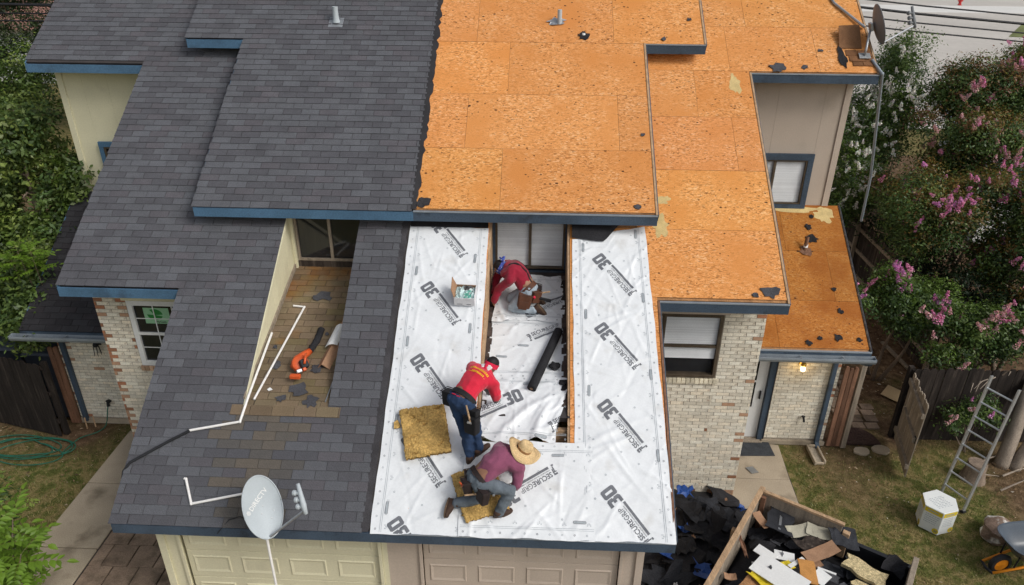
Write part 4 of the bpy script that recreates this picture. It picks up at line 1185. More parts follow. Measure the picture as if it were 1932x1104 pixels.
# vent pipes and holes on the roofs
t = thing('roof_vent', 'short pale vent pipe with lead flashing high on the grey shingles', 'vent pipe', rs_(-1.98, 7.17, 0.01), 'vent pipes on the roofs')
mb = MB(); slab(mb, -2.11, -1.85, 7.02, 7.22, 0.008, 0.012, RH); mb.build('flashing', M['metal'], t)
p = rs_(-1.98, 7.13, 0.0); mb = MB(); mb.lathe([(0.075, 0.0), (0.055, 0.07), (0.05, 0.20), (0.053, 0.27), (0.035, 0.272), (0.034, 0.18)], 14, p); mb.build('pipe', M['dish_grey'], t, smooth='auto')
t = thing('roof_vent', 'vent pipe with torn dark flashing on the raised orange boards', 'vent pipe', rs_(2.03, 7.17, 0.01), 'vent pipes on the roofs')
p = rs_(2.06, 7.15, 0.0); mb = MB(); mb.lathe([(0.04, 0.0), (0.04, 0.24), (0.032, 0.245), (0.03, 0.1)], 14, p); mb.build('pipe', M['dish_grey'], t, smooth='auto')
o = ragged('flashing', '', '', 2.0, 7.19, 0.15, rs_, 'metal', None, 90, sx=1.3, sy=0.7); del o['label'], o['category']; o.parent = t; o.location = -Vector(t['_base'])
o = ragged('roof_hole', 'black tar ring with a bright centre on the raised orange boards', 'tar ring', 2.49, 6.90, 0.11, rs_, 'felt', None, 91)
mb = MB(); mb.lathe([(0.001, 0.03), (0.028, 0.03), (0.034, 0.0)], 10, rs_(2.49, 6.92, 0.005)); q_ = mb.build('cap', M['white_paint'], None); q_.parent = o
t = thing('roof_vent', 'leaning rusty vent pipe on the dark orange porch roof', 'vent pipe', ps_(6.86, 6.2, 0.0), 'vent pipes on the roofs')
mb = MB(); mb.tube([ps_(6.86, 6.2, -0.02), ps_(6.86, 6.2, 0) + Vector((0.0, 0.02, 0.12)), ps_(6.86, 6.2, 0) + Vector((0.02, 0.06, 0.26))], 0.035, 10); mb.build('pipe', M['wood_red'], t, smooth='auto')
mb = MB(); mb.tube([ps_(6.86, 6.2, 0) + Vector((0.0, 0.02, 0.06)), ps_(6.86, 6.2, 0) + Vector((0.005, 0.03, 0.12))], 0.042, 10); mb.build('collar', M['white_paint'], t, smooth='auto')
o = ragged('flashing', '', '', 6.86, 6.18, 0.12, ps_, 'wood_red', None, 93); del o['label'], o['category']; o.parent = t; o.location = -Vector(t['_base'])
ragged('felt_scrap', 'oval dark patch just behind the leaning porch roof vent', 'scrap', 7.02, 6.42, 0.11, ps_, 'felt', None, 94, sx=1.3)

# shingle patch, metal pipe and mast at the far corner
t = thing('shingle_patch', 'patch of old brown shingles around the foot of the far dish', 'shingle patch', fp(7.4, 7.0, 0))
for i, (x, y, w_) in enumerate([(7.2, 7.05, 0.2), (7.41, 7.04, 0.24), (7.24, 6.93, 0.27), (7.52, 6.93, 0.13), (7.28, 6.84, 0.17), (7.46, 6.84, 0.2)]):
    mb = MB(); rm = Matrix.Rotation(SL, 3, 'X')
    mb.hexa([fp(x, y, 0.004 + 0.003 * (i % 3)) + rm @ Vector(p) for p in tab_verts(w_, 0.15, 0.012)], 0, (lambda v: (v, v * 0.95, v * 0.9))(rnd.uniform(0.75, 1.25))); mb.build('shingle', M['shingle_brown'], t)
mb = MB(); mb.prism([fp(7.10, 7.2, 0.01), fp(7.5, 7.2, 0.01), fp(7.52, 7.62, 0.10), fp(7.12, 7.55, 0.14)], (0, 0, 0.012)); mb.build('lifted_sheet', M['shingle_brown'], t)
ragged('felt_scrap', 'black felt showing left of the brown shingle patch', 'scrap', 7.12, 7.0, 0.16, fp, 'felt', GS, 97, sx=0.6, sy=1.7)
pipe('grey metal conduit lying across the upper right roof', [fp(7.05, 8.7, 0.03), fp(7.21, 8.18, 0.03), fp(7.64, 7.62, 0.05)], 0.025, 'metal', 'conduit', elbows=False)
pipe('grey metal mast bending down from the far right roof corner', [fp(7.62, 6.95, 0.03), fp(7.72, 6.66, 0.04), (8.59, 8.0, 4.56), (8.85, 8.5, 3.4)], 0.026, 'gutter', 'mast')

M['pale_patch'] = mat('pale_patch', (0.58, 0.44, 0.20), 0.9, 0.12, 8, 70, 0.15)
for x, y, r, sx, sy, sf_ in ((3.66, 3.95, 0.17, 0.8, 1.5, fp), (3.72, 4.35, 0.11, 1.2, 0.8, fp), (5.15, 6.45, 0.16, 0.7, 1.6, fp), (6.9, 7.0, 0.14, 3.4, 0.6, ps_), (7.35, 6.9, 0.16, 1.2, 1.3, ps_)):
    o = ragged('pale_patch', '', '', x, y, r, sf_, 'pale_patch', None, int(x * 100), sx, sy, 0.0, 22, 0.0022, 0.0008, 0.0); del o['label'], o['category']; o.parent = RH_; o.location = -Vector(RH_['_base'])
# leaf blower
t = thing('leaf_blower', 'orange leaf blower with black tube on the tan well floor', 'leaf blower', fl(-1.55, 1.95, 0.0))
M['orange'] = mat('orange', (0.62, 0.10, 0.025), 0.4, 0.08, 6, 60, 0.06, spec=0.4)
b0 = fl(-1.56, 1.92, 0.0)
ax = Vector((0.45, -0.55, 0.70)).normalized(); rm = ax.to_track_quat('Z', 'Y').to_matrix()
mb = MB(); mb.lathe([(0.001, -0.055), (0.09, -0.055), (0.12, -0.035), (0.125, 0.0), (0.115, 0.035), (0.085, 0.055), (0.001, 0.058)], 20, b0 + Vector((-0.02, 0.03, 0.13)), rm); mb.build('fan_housing', M['orange'], t, smooth='auto')
mb = MB(); mb.tube([b0 + Vector((-0.10, -0.02, 0.1)), b0 + Vector((-0.085, 0.12, 0.14)), b0 + Vector((0.0, 0.27, 0.15)), b0 + Vector((0.03, 0.36, 0.14))], [0.05, 0.065, 0.055, 0.046], 12); mb.build('outlet', M['orange'], t, smooth=True)
mb = MB(); mb.obox(b0 + Vector((0.06, -0.03, 0.17)), (0.11, 0.13, 0.1), rm); mb.build('engine', M['dark'], t, bevel=0.015)
mb = MB(); mb.obox(b0 + Vector((0.085, -0.11, 0.13)), (0.05, 0.05, 0.06), rm); mb.build('fuel_cap', M['orange'], t, bevel=0.012)
mb = MB(); mb.obox(b0 + Vector((0.02, -0.14, 0.12)), (0.08, 0.05, 0.05), rm); mb.build('muffler', M['metal'], t, bevel=0.01)
mb = MB(); mb.obox(b0 + Vector((-0.03, -0.19, 0.06)), (0.15, 0.07, 0.06)); mb.build('foot', M['orange'], t, bevel=0.012)
mb = MB(); mb.tube([b0 + Vector((0.04, 0.15, 0.20)), b0 + Vector((0.07, 0.08, 0.26)), b0 + Vector((0.09, -0.02, 0.27)), b0 + Vector((0.09, -0.09, 0.21))], 0.018, 8); mb.build('handle', M['orange'], t, smooth=True)
tb = [b0 + Vector((0.03, 0.34, 0.14)), b0 + Vector((0.045, 0.45, 0.15)), b0 + Vector((0.075, 0.55, 0.18)), b0 + Vector((0.085, 0.66, 0.21)), b0 + Vector((0.09, 0.80, 0.25))]
mb = MB(); mb.tube(tb, [0.045, 0.048, 0.052, 0.05, 0.054], 14, cap=False); mb.build('tube', M['felt'], t, smooth=True)
for p in tb[1:4]:
    mb = MB(); mb.lathe([(0.05, -0.012), (0.058, 0), (0.05, 0.012)], 14, p, Vector((0.1, 1, 0.3)).to_track_quat('Z', 'Y').to_matrix()); mb.build('tube_ring', M['felt'], t, smooth=True)

# folded flashing and paper
a, b = fl(-1.36, 1.98, 0.012), fl(-1.12, 3.3, 0.012)
M['cardboard'] = mat('cardboard', (0.34, 0.20, 0.12), 0.85, 0.12, 4, 50, 0.1, 0.1)
d = Vector((0.10, 0.0, 0.0))
mb = MB(); mb.prism([a, a + d * 0.8 + Vector((0, 0, 0.085)), a + d * 1.9, a + d * 1.85 + Vector((0, 0, -0.006)), a + d * 0.8 + Vector((0, 0, 0.078)), a + Vector((0.004, 0, -0.004))], b - a)
tag(mb.build('folded_flashing', M['cardboard'], recalc=True), 'long folded brown angle strip by the right edge of the left well', 'flashing strip')
mb = MB(); vs = []
for i in range(9):
    u = i / 8; c_ = fl(-1.30 + 0.17 * u, 2.30 + 0.05 * u, 0.10 + 0.05 * math.sin(u * math.pi)); e_ = fl(-1.23 + 0.16 * u, 2.72, 0.10 + 0.05 * math.sin(u * math.pi)); vs += [c_, e_]
mb.add(vs, [(2 * i, 2 * i + 2, 2 * i + 3, 2 * i + 1) for i in range(8)]); 
o = mb.build('paper_sheet', M['white_paint'], smooth=True); tag(o, 'bright white curled paper on the folded brown strip', 'paper')
mb = MB(); mb.tube([fl(-1.10, 1.42, 0.02), fl(-1.04, 2.0, 0.05)], 0.008, 6); tag(mb.build('metal_strip', M['metal']), 'thin pale metal strip at the lower right of the left well', 'metal strip')

# insulation batts
M['batt'] = mat('batt', (0.47, 0.305, 0.105), 0.95, 0.25, 7, 45, 0.3, 0.5, 60, spec=0.1)
M['batt_side'] = mat('batt_side', (0.30, 0.19, 0.065), 0.95, 0.25, 9, 45, 0.3, 0.4, 60, spec=0.1)
def batt(label, quad, th, seed, rough):
    q = np.array(quad, float); n = 40
    a = np.linspace(0, 1, n)[None, :]; b = np.linspace(0, 1, n)[:, None]
    G = q[0] * ((1 - a) * (1 - b))[..., None] + q[1] * (a * (1 - b))[..., None] + q[2] * (a * b)[..., None] + q[3] * ((1 - a) * b)[..., None]
    rs = np.random.RandomState(seed)
    h = np.zeros((n, n))
    for k in range(46):
        cx, cy = rs.rand(2); an = rs.normal(0.2, 0.4); u = (a - cx) * math.cos(an) + (b - cy) * math.sin(an); v = -(a - cx) * math.sin(an) + (b - cy) * math.cos(an)
        h -= rough * rs.uniform(0.3, 1) * np.exp(-(u / rs.uniform(0.03, 0.10)) ** 2 - (v / rs.uniform(0.010, 0.028)) ** 2)
    h += rs.normal(0, 0.0022, (n, n)) + 0.006 * np.sin(7 * a + seed) * np.sin(6 * b)
    edge = np.minimum(np.minimum(a, 1 - a) + 0 * b, np.minimum(b, 1 - b) + 0 * a); h -= 0.014 * np.exp(-edge / 0.02)
    jit = rs.normal(0, 0.004, (n, n, 2)); G = G + jit
    top = surf_front(G[..., 0], G[..., 1], th + h + 0.015); 
    ring = [(0, j) for j in range(n)] + [(i, n - 1) for i in range(1, n)] + [(n - 1, j) for j in range(n - 2, -1, -1)] + [(i, 0) for i in range(n - 2, 0, -1)]
    v = top.reshape(-1, 3).tolist(); f = []; mi = []
    for i in range(n - 1):
        for j in range(n - 1): f.append((i * n + j, i * n + j + 1, (i + 1) * n + j + 1, (i + 1) * n + j)); mi.append(0)
    o0 = len(v); midl = []
    for (i, j) in ring:
        g = G[i, j]; v.append(list(surf_front(g[0] + rs.normal(0, 0.006), g[1] + rs.normal(0, 0.006), th * 0.5 + 0.015)))
    o1 = len(v)
    for (i, j) in ring:
        g = G[i, j]; v.append(list(surf_front(g[0], g[1], 0.016)))
    L = len(ring)
    for k in range(L):
        k2 = (k + 1) % L; a_, b_ = ring[k][0] * n + ring[k][1], ring[k2][0] * n + ring[k2][1]
        f.append((b_, a_, o0 + k, o0 + k2)); f.append((o0 + k2, o0 + k, o1 + k, o1 + k2)); mi += [1, 1]
    mb = MB(); mb.add(v, f); mb.m = mi
    o = mb.build('insulation_batt', [M['batt'], M['batt_side']]); tag(o, label, 'insulation', 'brown insulation batts on the white sheets')
    return o
batt('square brown insulation batt with a torn rough top', [(0.115, 0.755), (0.70, 0.86), (0.55, 1.40), (-0.045, 1.31)], 0.085, 5, 0.035)
batt('smooth brown insulation batt under the kneeling man in the straw hat', [(0.95, 0.11), (1.50, 0.26), (1.25, 0.78), (0.72, 0.60)], 0.07, 8, 0.007)
o = ragged('insulation_scrap', 'tiny brown insulation lump by the left edge of the white sheet', 'scrap', -0.06, 1.15, 0.05, lambda x, y, n: fp(x, y, n + 0.01), 'batt', None, 99, sy=1.4, th=0.03)

# roll of black felt, crumpled black scraps
t = thing('felt_roll', 'roll of black felt lying on the white sheet in the roof well', 'felt roll', fl(1.92, 2.2, 0))
a, b = fl(1.729, 1.69, 0.085), fl(2.114, 2.76, 0.085)
mb = MB(); d = (b - a).normalized(); rm = d.to_track_quat('Z', 'Y').to_matrix(); Ln = (b - a).length
mb.lathe([(0.02, 0.0), (0.06, 0.0), (0.066, 0.006), (0.066, Ln * 0.4), (0.0645, Ln * 0.7), (0.066, Ln - 0.006), (0.06, Ln), (0.001, Ln)], 22, a, rm); mb.build('roll', M['felt'], t, smooth='auto')
mb = MB(); mb.lathe([(0.012, -0.002), (0.022, -0.003), (0.022, 0.01)], 12, a, rm); mb.build('core', M['cardboard'], t)
def crumple(label, c, r, seed, m='felt', sq=0.7, group=None):
    bm = bmesh.new(); bmesh.ops.create_icosphere(bm, subdivisions=2, radius=r); q = random.Random(seed)
    for v in bm.verts:
        v.co *= q.uniform(0.55, 1.15); v.co.z *= sq
    me = bpy.data.meshes.new('scrap'); bm.to_mesh(me); bm.free(); me.materials.append(M[m])
    at = me.attributes.new('tint', 'FLOAT_COLOR', 'POINT'); at.data.foreach_set('color', np.ones(len(me.vertices) * 4))
    o = link('felt_scrap', me, loc=c); return tag(o, label, 'scrap', group)
crumple('crumpled ball of black felt beside the felt roll', fl(2.05, 2.12, 0.05), 0.085, 3)
crumple('dark crumpled felt against the right side of the roof well', fl(2.17, 1.85, 0.04), 0.07, 4, sq=0.5)
ragged('felt_scrap', 'torn black felt hanging at the right foot of the roof well', 'scrap', 2.2, 1.72, 0.11, lambda x, y, n: fl(x, y, n + 0.03), 'felt', None, 105, sx=0.5, sy=1.5)
# black lining turned over at the top of the right sheet
mb = MB(); vs = []; nq = 18
for i in range(nq):
    u = i / (nq - 1); x = 2.29 + 0.82 * u
    yl = 3.70 - 0.05 * math.sin(min(u / 0.7, 1) * math.pi / 2) + max(0, (u - 0.6)) * 0.9
    for k in range(6):
        w_ = k / 5; yy = yl + (4.06 - yl) * w_; vs.append(fp(x, yy, 0.035 + 0.05 * math.sin(w_ * math.pi) * (1 - 0.3 * u)))
mb.add(vs, [(i * 6 + k, (i + 1) * 6 + k, (i + 1) * 6 + k + 1, i * 6 + k + 1) for i in range(nq - 1) for k in range(5)])
tag(mb.build('felt_flap', M['felt'], smooth=True), 'black underside of a sheet flapped over below the raised eave at right', 'felt flap')
mb = MB(); slab(mb, 1.0 - 1.22, 0.99, 3.83, 4.08, 0.01, 0.02); tag(mb.build('felt_flap', M['felt']), 'black felt band above the left white sheet below the raised eave', 'felt flap')
# bare joists in the dark slot of the roof well
for k in (2.12, 2.245):
    pass
mb = MB(); mb.hexa([(1.9, 1.2, 2.7), (2.25, 1.2, 2.7), (2.25, 1.28, 2.7), (1.9, 1.28, 2.7), (1.9, 1.2, 3.12), (2.25, 1.2, 3.12), (2.25, 1.28, 3.12), (1.9, 1.28, 3.12)]); mb.build('joist', M['wood_raw'], RH_)

# small carton
t = thing('open_carton', 'small open white carton with crinkled plastic on the left white sheet', 'carton', fp(0.72, 2.72, 0.0))
M['carton'] = mat('carton', (0.72, 0.72, 0.74), 0.6, 0.05, 5, 50, 0.05)
rm = roteul(SL * 0.55, 0, R(-3)); c0 = fp(0.73, 2.78, 0.02)
def cb(p): return c0 + rm @ Vector(p)
for (a_, b_, m_) in [((-0.15, -0.14, 0), (0.15, -0.134, 0.15), 'carton'), ((-0.15, 0.134, 0), (0.15, 0.14, 0.15), 'cardboard'), ((-0.15, -0.134, 0), (-0.144, 0.134, 0.15), 'cardboard'), ((0.144, -0.134, 0), (0.15, 0.134, 0.15), 'carton'), ((-0.144, -0.134, 0.0), (0.144, 0.134, 0.006), 'carton')]:
    mb = MB(); x0, y0, z0 = a_; x1, y1, z1 = b_
    mb.hexa([cb(p) for p in [(x0, y0, z0), (x1, y0, z0), (x1, y1, z0), (x0, y1, z0), (x0, y0, z1), (x1, y0, z1), (x1, y1, z1), (x0, y1, z1)]]); mb.build('carton_side', M[m_], t)
mb = MB(); mb.prism([cb(p) for p in [(-0.15, -0.134, 0.15), (-0.15, 0.134, 0.15), (-0.21, 0.17, 0.27), (-0.20, -0.05, 0.22)]], rm @ Vector((0.006, 0, 0.004))); mb.build('flap', M['cardboard'], t)
M['plastic'] = mat('plastic', (0.45, 0.55, 0.55), 0.25, 0.35, 12, 60, 0.2, 0.6, 30, spec=0.6)
n = 14; vs = []; q = random.Random(12)
for i in range(n):
    for j in range(n): vs.append(cb((-0.14 + 0.28 * i / (n - 1), -0.13 + 0.26 * j / (n - 1), 0.11 + q.uniform(-0.03, 0.05))))
mb = MB(); mb.add(vs, [(i * n + j, (i + 1) * n + j, (i + 1) * n + j + 1, i * n + j + 1) for i in range(n - 1) for j in range(n - 1)]); 
tn = []
for i in range(n - 1):
    for j in range(n - 1): tn.append((0.35, 0.85, 0.7) if 5 < i < 11 and j < 8 and q.random() < 0.7 else ((0.25, 0.2, 0.2) if j > 9 and 4 < i < 11 else (1.2, 1.2, 1.2)))
mb.t = tn; mb.build('plastic_wrap', M['plastic'], t)
for i, (u, w_) in enumerate(((-0.11, 0.05), (0.03, 0.04))):
    mb = MB(); mb.prism([cb((u, -0.1405, 0.02)), cb((u + w_ * 1.6, -0.1405, 0.02)), cb((u + w_ * 1.6, -0.1405, 0.032)), cb((u, -0.1405, 0.032))], rm @ Vector((0, -0.0005, 0))); mb.build('print', M['print'], t)
# green sticker behind the left window, flat print on the glass
t = lw
mb = MB(); mb.box((-4.6, 3.400, 3.33), (-4.18, 3.4012, 3.62)); o = mb.build('sticker', mat('sticker', (0.30, 0.55, 0.34), 0.4, 0.08, 6, 40, 0.05)); o.parent = lw
M['sticker_green'] = mat('sticker_green', (0.03, 0.22, 0.05), 0.4, 0.08, 6, 40, 0.05)
mb = MB(); v2 = [(math.cos(2 * math.pi * k / 20) * 0.13, math.sin(2 * math.pi * k / 20) * 0.10) for k in range(20)]
for lo, hi in ((0, 8), (10, 15), (15, 20)):
    pts = [(-4.42, 3.399, 3.49)] + [(-4.42 + v2[k % 20][0], 3.399, 3.50 + v2[k % 20][1]) for k in range(lo, hi)]
    mb.add(pts, [tuple(range(len(pts)))])
o = mb.build('emblem', M['sticker_green']); o.parent = lw
v2, f2 = text2d('PlyGem', 0.05, 0.015); mb = MB(); mb.add([(p[0] - 4.42, 3.3985, p[1] + 3.335) for p in v2], f2); o = mb.build('lettering', M['dark']); o.parent = lw
# ------------------------------------------------------------------ ground, paths, driveway
def vnoise(x, y, seed=0):
    """smooth value noise on arrays"""
    def h(i, j):
        n = (i * 374761393 + j * 668265263 + seed * 1442695041) & 0x7fffffff
        n = ((n ^ (n >> 13)) * 1274126177) & 0x7fffffff
        return ((n ^ (n >> 16)) & 0xffff) / 65535.0
    x = np.asarray(x, float); y = np.asarray(y, float)
    i = np.floor(x).astype(np.int64); j = np.floor(y).astype(np.int64); u = x - i; v = y - j
    u = u * u * (3 - 2 * u); v = v * v * (3 - 2 * v)
    return (h(i, j) * (1 - u) + h(i + 1, j) * u) * (1 - v) + (h(i, j + 1) * (1 - u) + h(i + 1, j + 1) * u) * v
def fbm(x, y, seed=0, o=4):
    r = 0; a = 0.5
    for k in range(o): r = r + a * vnoise(np.asarray(x) * 2 ** k, np.asarray(y) * 2 ** k, seed + k); a *= 0.5
    return r / (1 - 0.5 ** o)
def sstep(a, b, x): t = np.clip((x - a) / (b - a), 0, 1); return t * t * (3 - 2 * t)
def bare(x, y):
    """0 grass .. 1 bare dirt"""
    n = fbm(x * 1.1, y * 1.1, 3)
    right = sstep(4.3, 6.2, y - 0.35 * (x - 8) + (n - 0.5) * 2.5) * sstep(6.5, 7.5, x)
    path = np.exp(-((x - 7.9) / 0.7) ** 2) * sstep(2.0, 4.0, y) * 0.75
    left = sstep(3.3, 5.0, y + (n - 0.5) * 2.0) * sstep(-6.2, -7.0, x) * 0.85
    shade = sstep(9.6, 10.6, x + (n - 0.5) * 1.5) * sstep(1.9, 2.8, y) * 0.9
    return np.clip(np.maximum(np.maximum(right, path), np.maximum(left, shade)) + (n - 0.52) * 1.3 * 0.5, 0, 1)

def ground_material():
    m = bpy.data.materials.new('ground'); m.use_nodes = True
    n = m.node_tree.nodes; l = m.node_tree.links; b = n['Principled BSDF']
    b.inputs['Roughness'].default_value = 0.97; b.inputs['Specular IOR Level'].default_value = 0.08
    tc = n.new('ShaderNodeTexCoord'); at = n.new('ShaderNodeAttribute'); at.attribute_name = 'bare'
    def noise(sc, det=5):
        t = n.new('ShaderNodeTexNoise'); t.inputs['Scale'].default_value = sc; t.inputs['Detail'].default_value = det; l.new(tc.outputs['Object'], t.inputs['Vector']); return t.outputs['Fac']
    def ramp(src, stops):
        r = n.new('ShaderNodeValToRGB'); l.new(src, r.inputs[0]); e = r.color_ramp.elements
        while len(e) < len(stops): e.new(0.5)
        for q, (p, c) in zip(e, stops): q.position = p; q.color = (*c, 1)
        return r.outputs[0]
    grass = ramp(noise(5), [(0.30, (0.065, 0.085, 0.022)), (0.46, (0.115, 0.12, 0.036)), (0.58, (0.24, 0.19, 0.085)), (0.72, (0.10, 0.095, 0.028))])
    dirt = ramp(noise(7), [(0.28, (0.065, 0.040, 0.026)), (0.5, (0.125, 0.078, 0.048)), (0.72, (0.20, 0.135, 0.085))])
    mx = n.new('ShaderNodeMix'); mx.data_type = 'RGBA'; l.new(at.outputs['Fac'], mx.inputs['Factor']); l.new(grass, mx.inputs['A']); l.new(dirt, mx.inputs['B'])
    f = n.new('ShaderNodeMapRange'); f.inputs['From Min'].default_value = 0.3; f.inputs['From Max'].default_value = 0.7; f.inputs['To Min'].default_value = 0.62; f.inputs['To Max'].default_value = 1.35; l.new(noise(55, 3), f.inputs['Value'])
    mm = n.new('ShaderNodeMix'); mm.data_type = 'RGBA'; mm.blend_type = 'MULTIPLY'; mm.inputs['Factor'].default_value = 1; l.new(mx.outputs['Result'], mm.inputs['A']); l.new(f.outputs[0], mm.inputs['B'])
    l.new(mm.outputs['Result'], b.inputs['Base Color'])
    bp = n.new('ShaderNodeBump'); bp.inputs['Strength'].default_value = 0.7; bp.inputs['Distance'].default_value = 0.03; l.new(noise(30), bp.inputs['Height']); l.new(bp.outputs[0], b.inputs['Normal'])
    return m
gx = np.concatenate([[-400, -150, -60], np.arange(-18, 24.01, 0.3), [60, 150, 400]]); gy = np.concatenate([[-100, -30], np.arange(-8, 26.01, 0.3), [50, 110, 200, 500]])
X, Y = np.meshgrid(gx, gy)
inner = (X > -17.5) & (X < 23.5) & (Y > -7.5) & (Y < 25.5)
Zg = np.where(inner, -0.012 + 0.035 * (fbm(X * 0.9, Y * 0.9, 8) - 0.5), -0.01)
Zg = np.where((np.abs(X) < 6.8) & (Y < 5.3), -0.02, Zg)
me = grid_mesh('ground', np.stack([X, Y, Zg], -1), [ground_material()])
at = me.attributes.new('bare', 'FLOAT', 'POINT'); at.data.foreach_set('value', np.where(inner, bare(X, Y), 0.2).ravel())
link('ground', me, kind='structure')

def slabpoly(name, poly, z, m, parent=None, h=0.1, bevel=0.0, **k):
    mb = MB(); mb.prism([(x, y, z - h) for x, y in poly], (0, 0, h)); return mb.build(name, m, parent, bevel=bevel, **k)
# left path and stamped pavers
base = slabpoly('path', [(-6.37, -4), (-5.32, -4), (-5.32, 4.95), (-6.37, 4.95)], 0.004, M['underdeck'], kind='structure')
for y0, y1 in ((-4, -1.35), (-1.33, 1.68), (1.70, 3.2), (3.215, 4.72)):
    o = slabpoly('path_slab', [(-6.36, y0), (-5.33, y0), (-5.33, y1), (-6.36, y1)], 0.03, M['concrete'], bevel=0.008); o.parent = base
M['paver'] = mat('paver', (0.28, 0.205, 0.15), 0.93, 0.2, 3, 60, 0.2, 0.35, 50, dirt=((0.14, 0.105, 0.075), 4, 0.5, 0.7))
drv = slabpoly('driveway', [(-5.31, -4), (-0.0, -4), (-0.0, 2.2), (-5.31, 2.2)], 0.006, M['wood_dark'], kind='structure')
iy = 0; y = -2.6
while y < 2.1:
    x = -5.29 + (0.21 if iy % 2 else 0)
    if iy % 2: 
        o = slabpoly('paver', [(-5.295, y), (-5.10, y), (-5.10, y + 0.43), (-5.295, y + 0.43)], 0.027, M['paver'], bevel=0.006); o.parent = drv
    while x < -0.45:
        v = rnd.uniform(0.8, 1.15); mb = MB(); z = 0.026 + rnd.uniform(-0.004, 0.004)
        for fa in range(3):                      # each slab carries a fan of shallow pressed courses
            yy = y + fa * 0.1433; mb.prism([(x, yy, -0.03), (x + 0.400, yy, -0.03), (x + 0.400, yy + 0.139, -0.03), (x + 0.2, yy + 0.150, -0.03), (x, yy + 0.139, -0.03)][:5], (0, 0, z + 0.03), 0, (v, v, v))
        o = mb.build('paver', M['paver'], None); o.parent = drv
        x += 0.425
    y += 0.44; iy += 1
# right walkway, mat, edging
walk = slabpoly('walkway', [(5.39, 2.4), (6.5, 2.4), (6.62, 4.9), (6.5, 4.93), (5.39, 4.93)], 0.006, M['wood_dark'], kind='structure')
for poly in ([(5.39, 2.4), (6.49, 2.4), (6.55, 3.9), (5.39, 3.9)], [(5.39, 3.91), (6.55, 3.91), (6.62, 4.9), (6.5, 4.92), (5.39, 4.92)]):
    o = slabpoly('path_slab', poly, 0.03, M['concrete'], bevel=0.008); o.parent = walk
drv2 = slabpoly('driveway', [(0.0, -4), (5.38, -4), (5.38, 3.36), (0.0, 3.36)], 0.01, M['concrete'], kind='structure')
M['doormat'] = mat('doormat', (0.045, 0.05, 0.058), 0.95, 0.2, 12, 120, 0.35, 0.4, 120)
tag(slabpoly('doormat', [(5.62, 4.52), (6.46, 4.56), (6.44, 5.0), (5.72, 4.99)], 0.045, M['doormat'], h=0.014, bevel=0.004), 'dark grey doormat in front of the white door', 'doormat')
tag(slabpoly('flashing_piece', [(5.80, 4.18), (5.88, 4.02), (6.02, 4.06), (5.94, 4.22)], 0.05, M['metal'], h=0.006), 'small bent metal piece lying on the concrete walkway', 'metal scrap')
t = thing('splash_block', 'grey concrete splash block under the blue downspout', 'splash block', (7.26, 4.62, 0))
mb = MB(); z = 0.085
for a, b in (((7.15, 4.36), (7.19, 4.88)), ((7.34, 4.40), (7.38, 4.92))): mb.box((a[0], a[1], 0), (b[0], b[1], z))
mb.box((7.19, 4.85, 0), (7.34, 4.9, z)); mb.box((7.19, 4.38, 0), (7.34, 4.42, 0.05)); mb.build('rim', M['concrete'], t, bevel=0.012)
mb = MB(); mb.box((7.19, 4.42, 0), (7.34, 4.85, 0.03)); mb.build('trough', M['mortar'], t)
t = thing('stepping_path', 'two rows of small worn pavers beside the fence stub', 'pavers', (8.3, 5.4, 0))
for i in range(9):
    for j in range(2 + (i < 4)):
        x = 8.02 + j * 0.3 + rnd.uniform(-0.02, 0.02) + i * 0.04; y = 5.55 + i * 0.22
        mb = MB(); mb.box((x, y, -0.02), (x + 0.26, y + 0.19, 0.028 + rnd.uniform(-0.006, 0.006)), 0, (lambda v: (v, v, v))(rnd.uniform(0.75, 1.1))); mb.build('paver', M['paver'], t, bevel=0.008)
mb = MB(); mb.prism([(8.0 + 0.33 * (1 + math.cos(a)) , 5.0 + 0.52 * math.sin(a), 0.0) for a in np.linspace(0.02, math.pi - 0.02, 12)], (0, 0, 0.05)); tag(mb.build('drain_mat', mat('mulch', (0.06, 0.035, 0.028), 0.95, 0.4, 30, 80, 0.4, 0.6, 60)), 'half round dark mat on the dirt by the fence stub', 'mat')
for i, (x, y, r, lb) in enumerate(((8.22, 4.82, 0.17, 'pale flat stone in front of the half round mat, left of two'), (8.62, 4.88, 0.18, 'pale flat stone in front of the half round mat, right of two'))):
    mb = MB(); mb.prism([(x + r * math.cos(a) * rnd.uniform(0.85, 1.1), y + r * 0.75 * math.sin(a) * rnd.uniform(0.85, 1.1), -0.02) for a in np.linspace(0, 5.6, 9)], (0, 0, 0.05)); tag(mb.build('flat_stone', M['concrete'], bevel=0.012), lb, 'stone', 'flat stones on the dirt')

# grass and litter
def blades(n, xr, yr, seed, keep):
    q = np.random.RandomState(seed); x = q.uniform(*xr, n); y = q.uniform(*yr, n); k = keep(x, y, q); return x[k], y[k]
def clear_of(x, y):
    return ~(((x > -6.42) & (x < 7.5) & (y > 4.95)) | ((x > -6.42) & (x < 6.68) & (y < 5.0)) | ((x > -7.5) & (x < 7.5) & (y > 5)) | ((x > 7.13) & (x < 7.4) & (y > 4.34) & (y < 4.95)) | ((x > 7.98) & (x < 8.75) & (y > 4.7) & (y < 7.5)))
def gkeep(x, y, q): return clear_of(x, y) & (q.rand(len(x)) > bare(x, y) * 1.15)
xa, ya = blades(95000, (6.5, 13.5), (-0.5, 7.5), 3, gkeep); xb_, yb_ = blades(42000, (-11, -6.3), (-1.5, 6.5), 4, gkeep)
x = np.concatenate([xa, xb_]); y = np.concatenate([ya, yb_]); n = len(x); q = np.random.RandomState(9)
hh = q.uniform(0.018, 0.055, n); an = q.uniform(0, 2 * np.pi, n); wd = q.uniform(0.003, 0.007, n); ln = q.normal(0, 0.6, (n, 2)) * hh[:, None]
z0 = -0.012 + 0.035 * (fbm(x * 0.9, y * 0.9, 8) - 0.5)
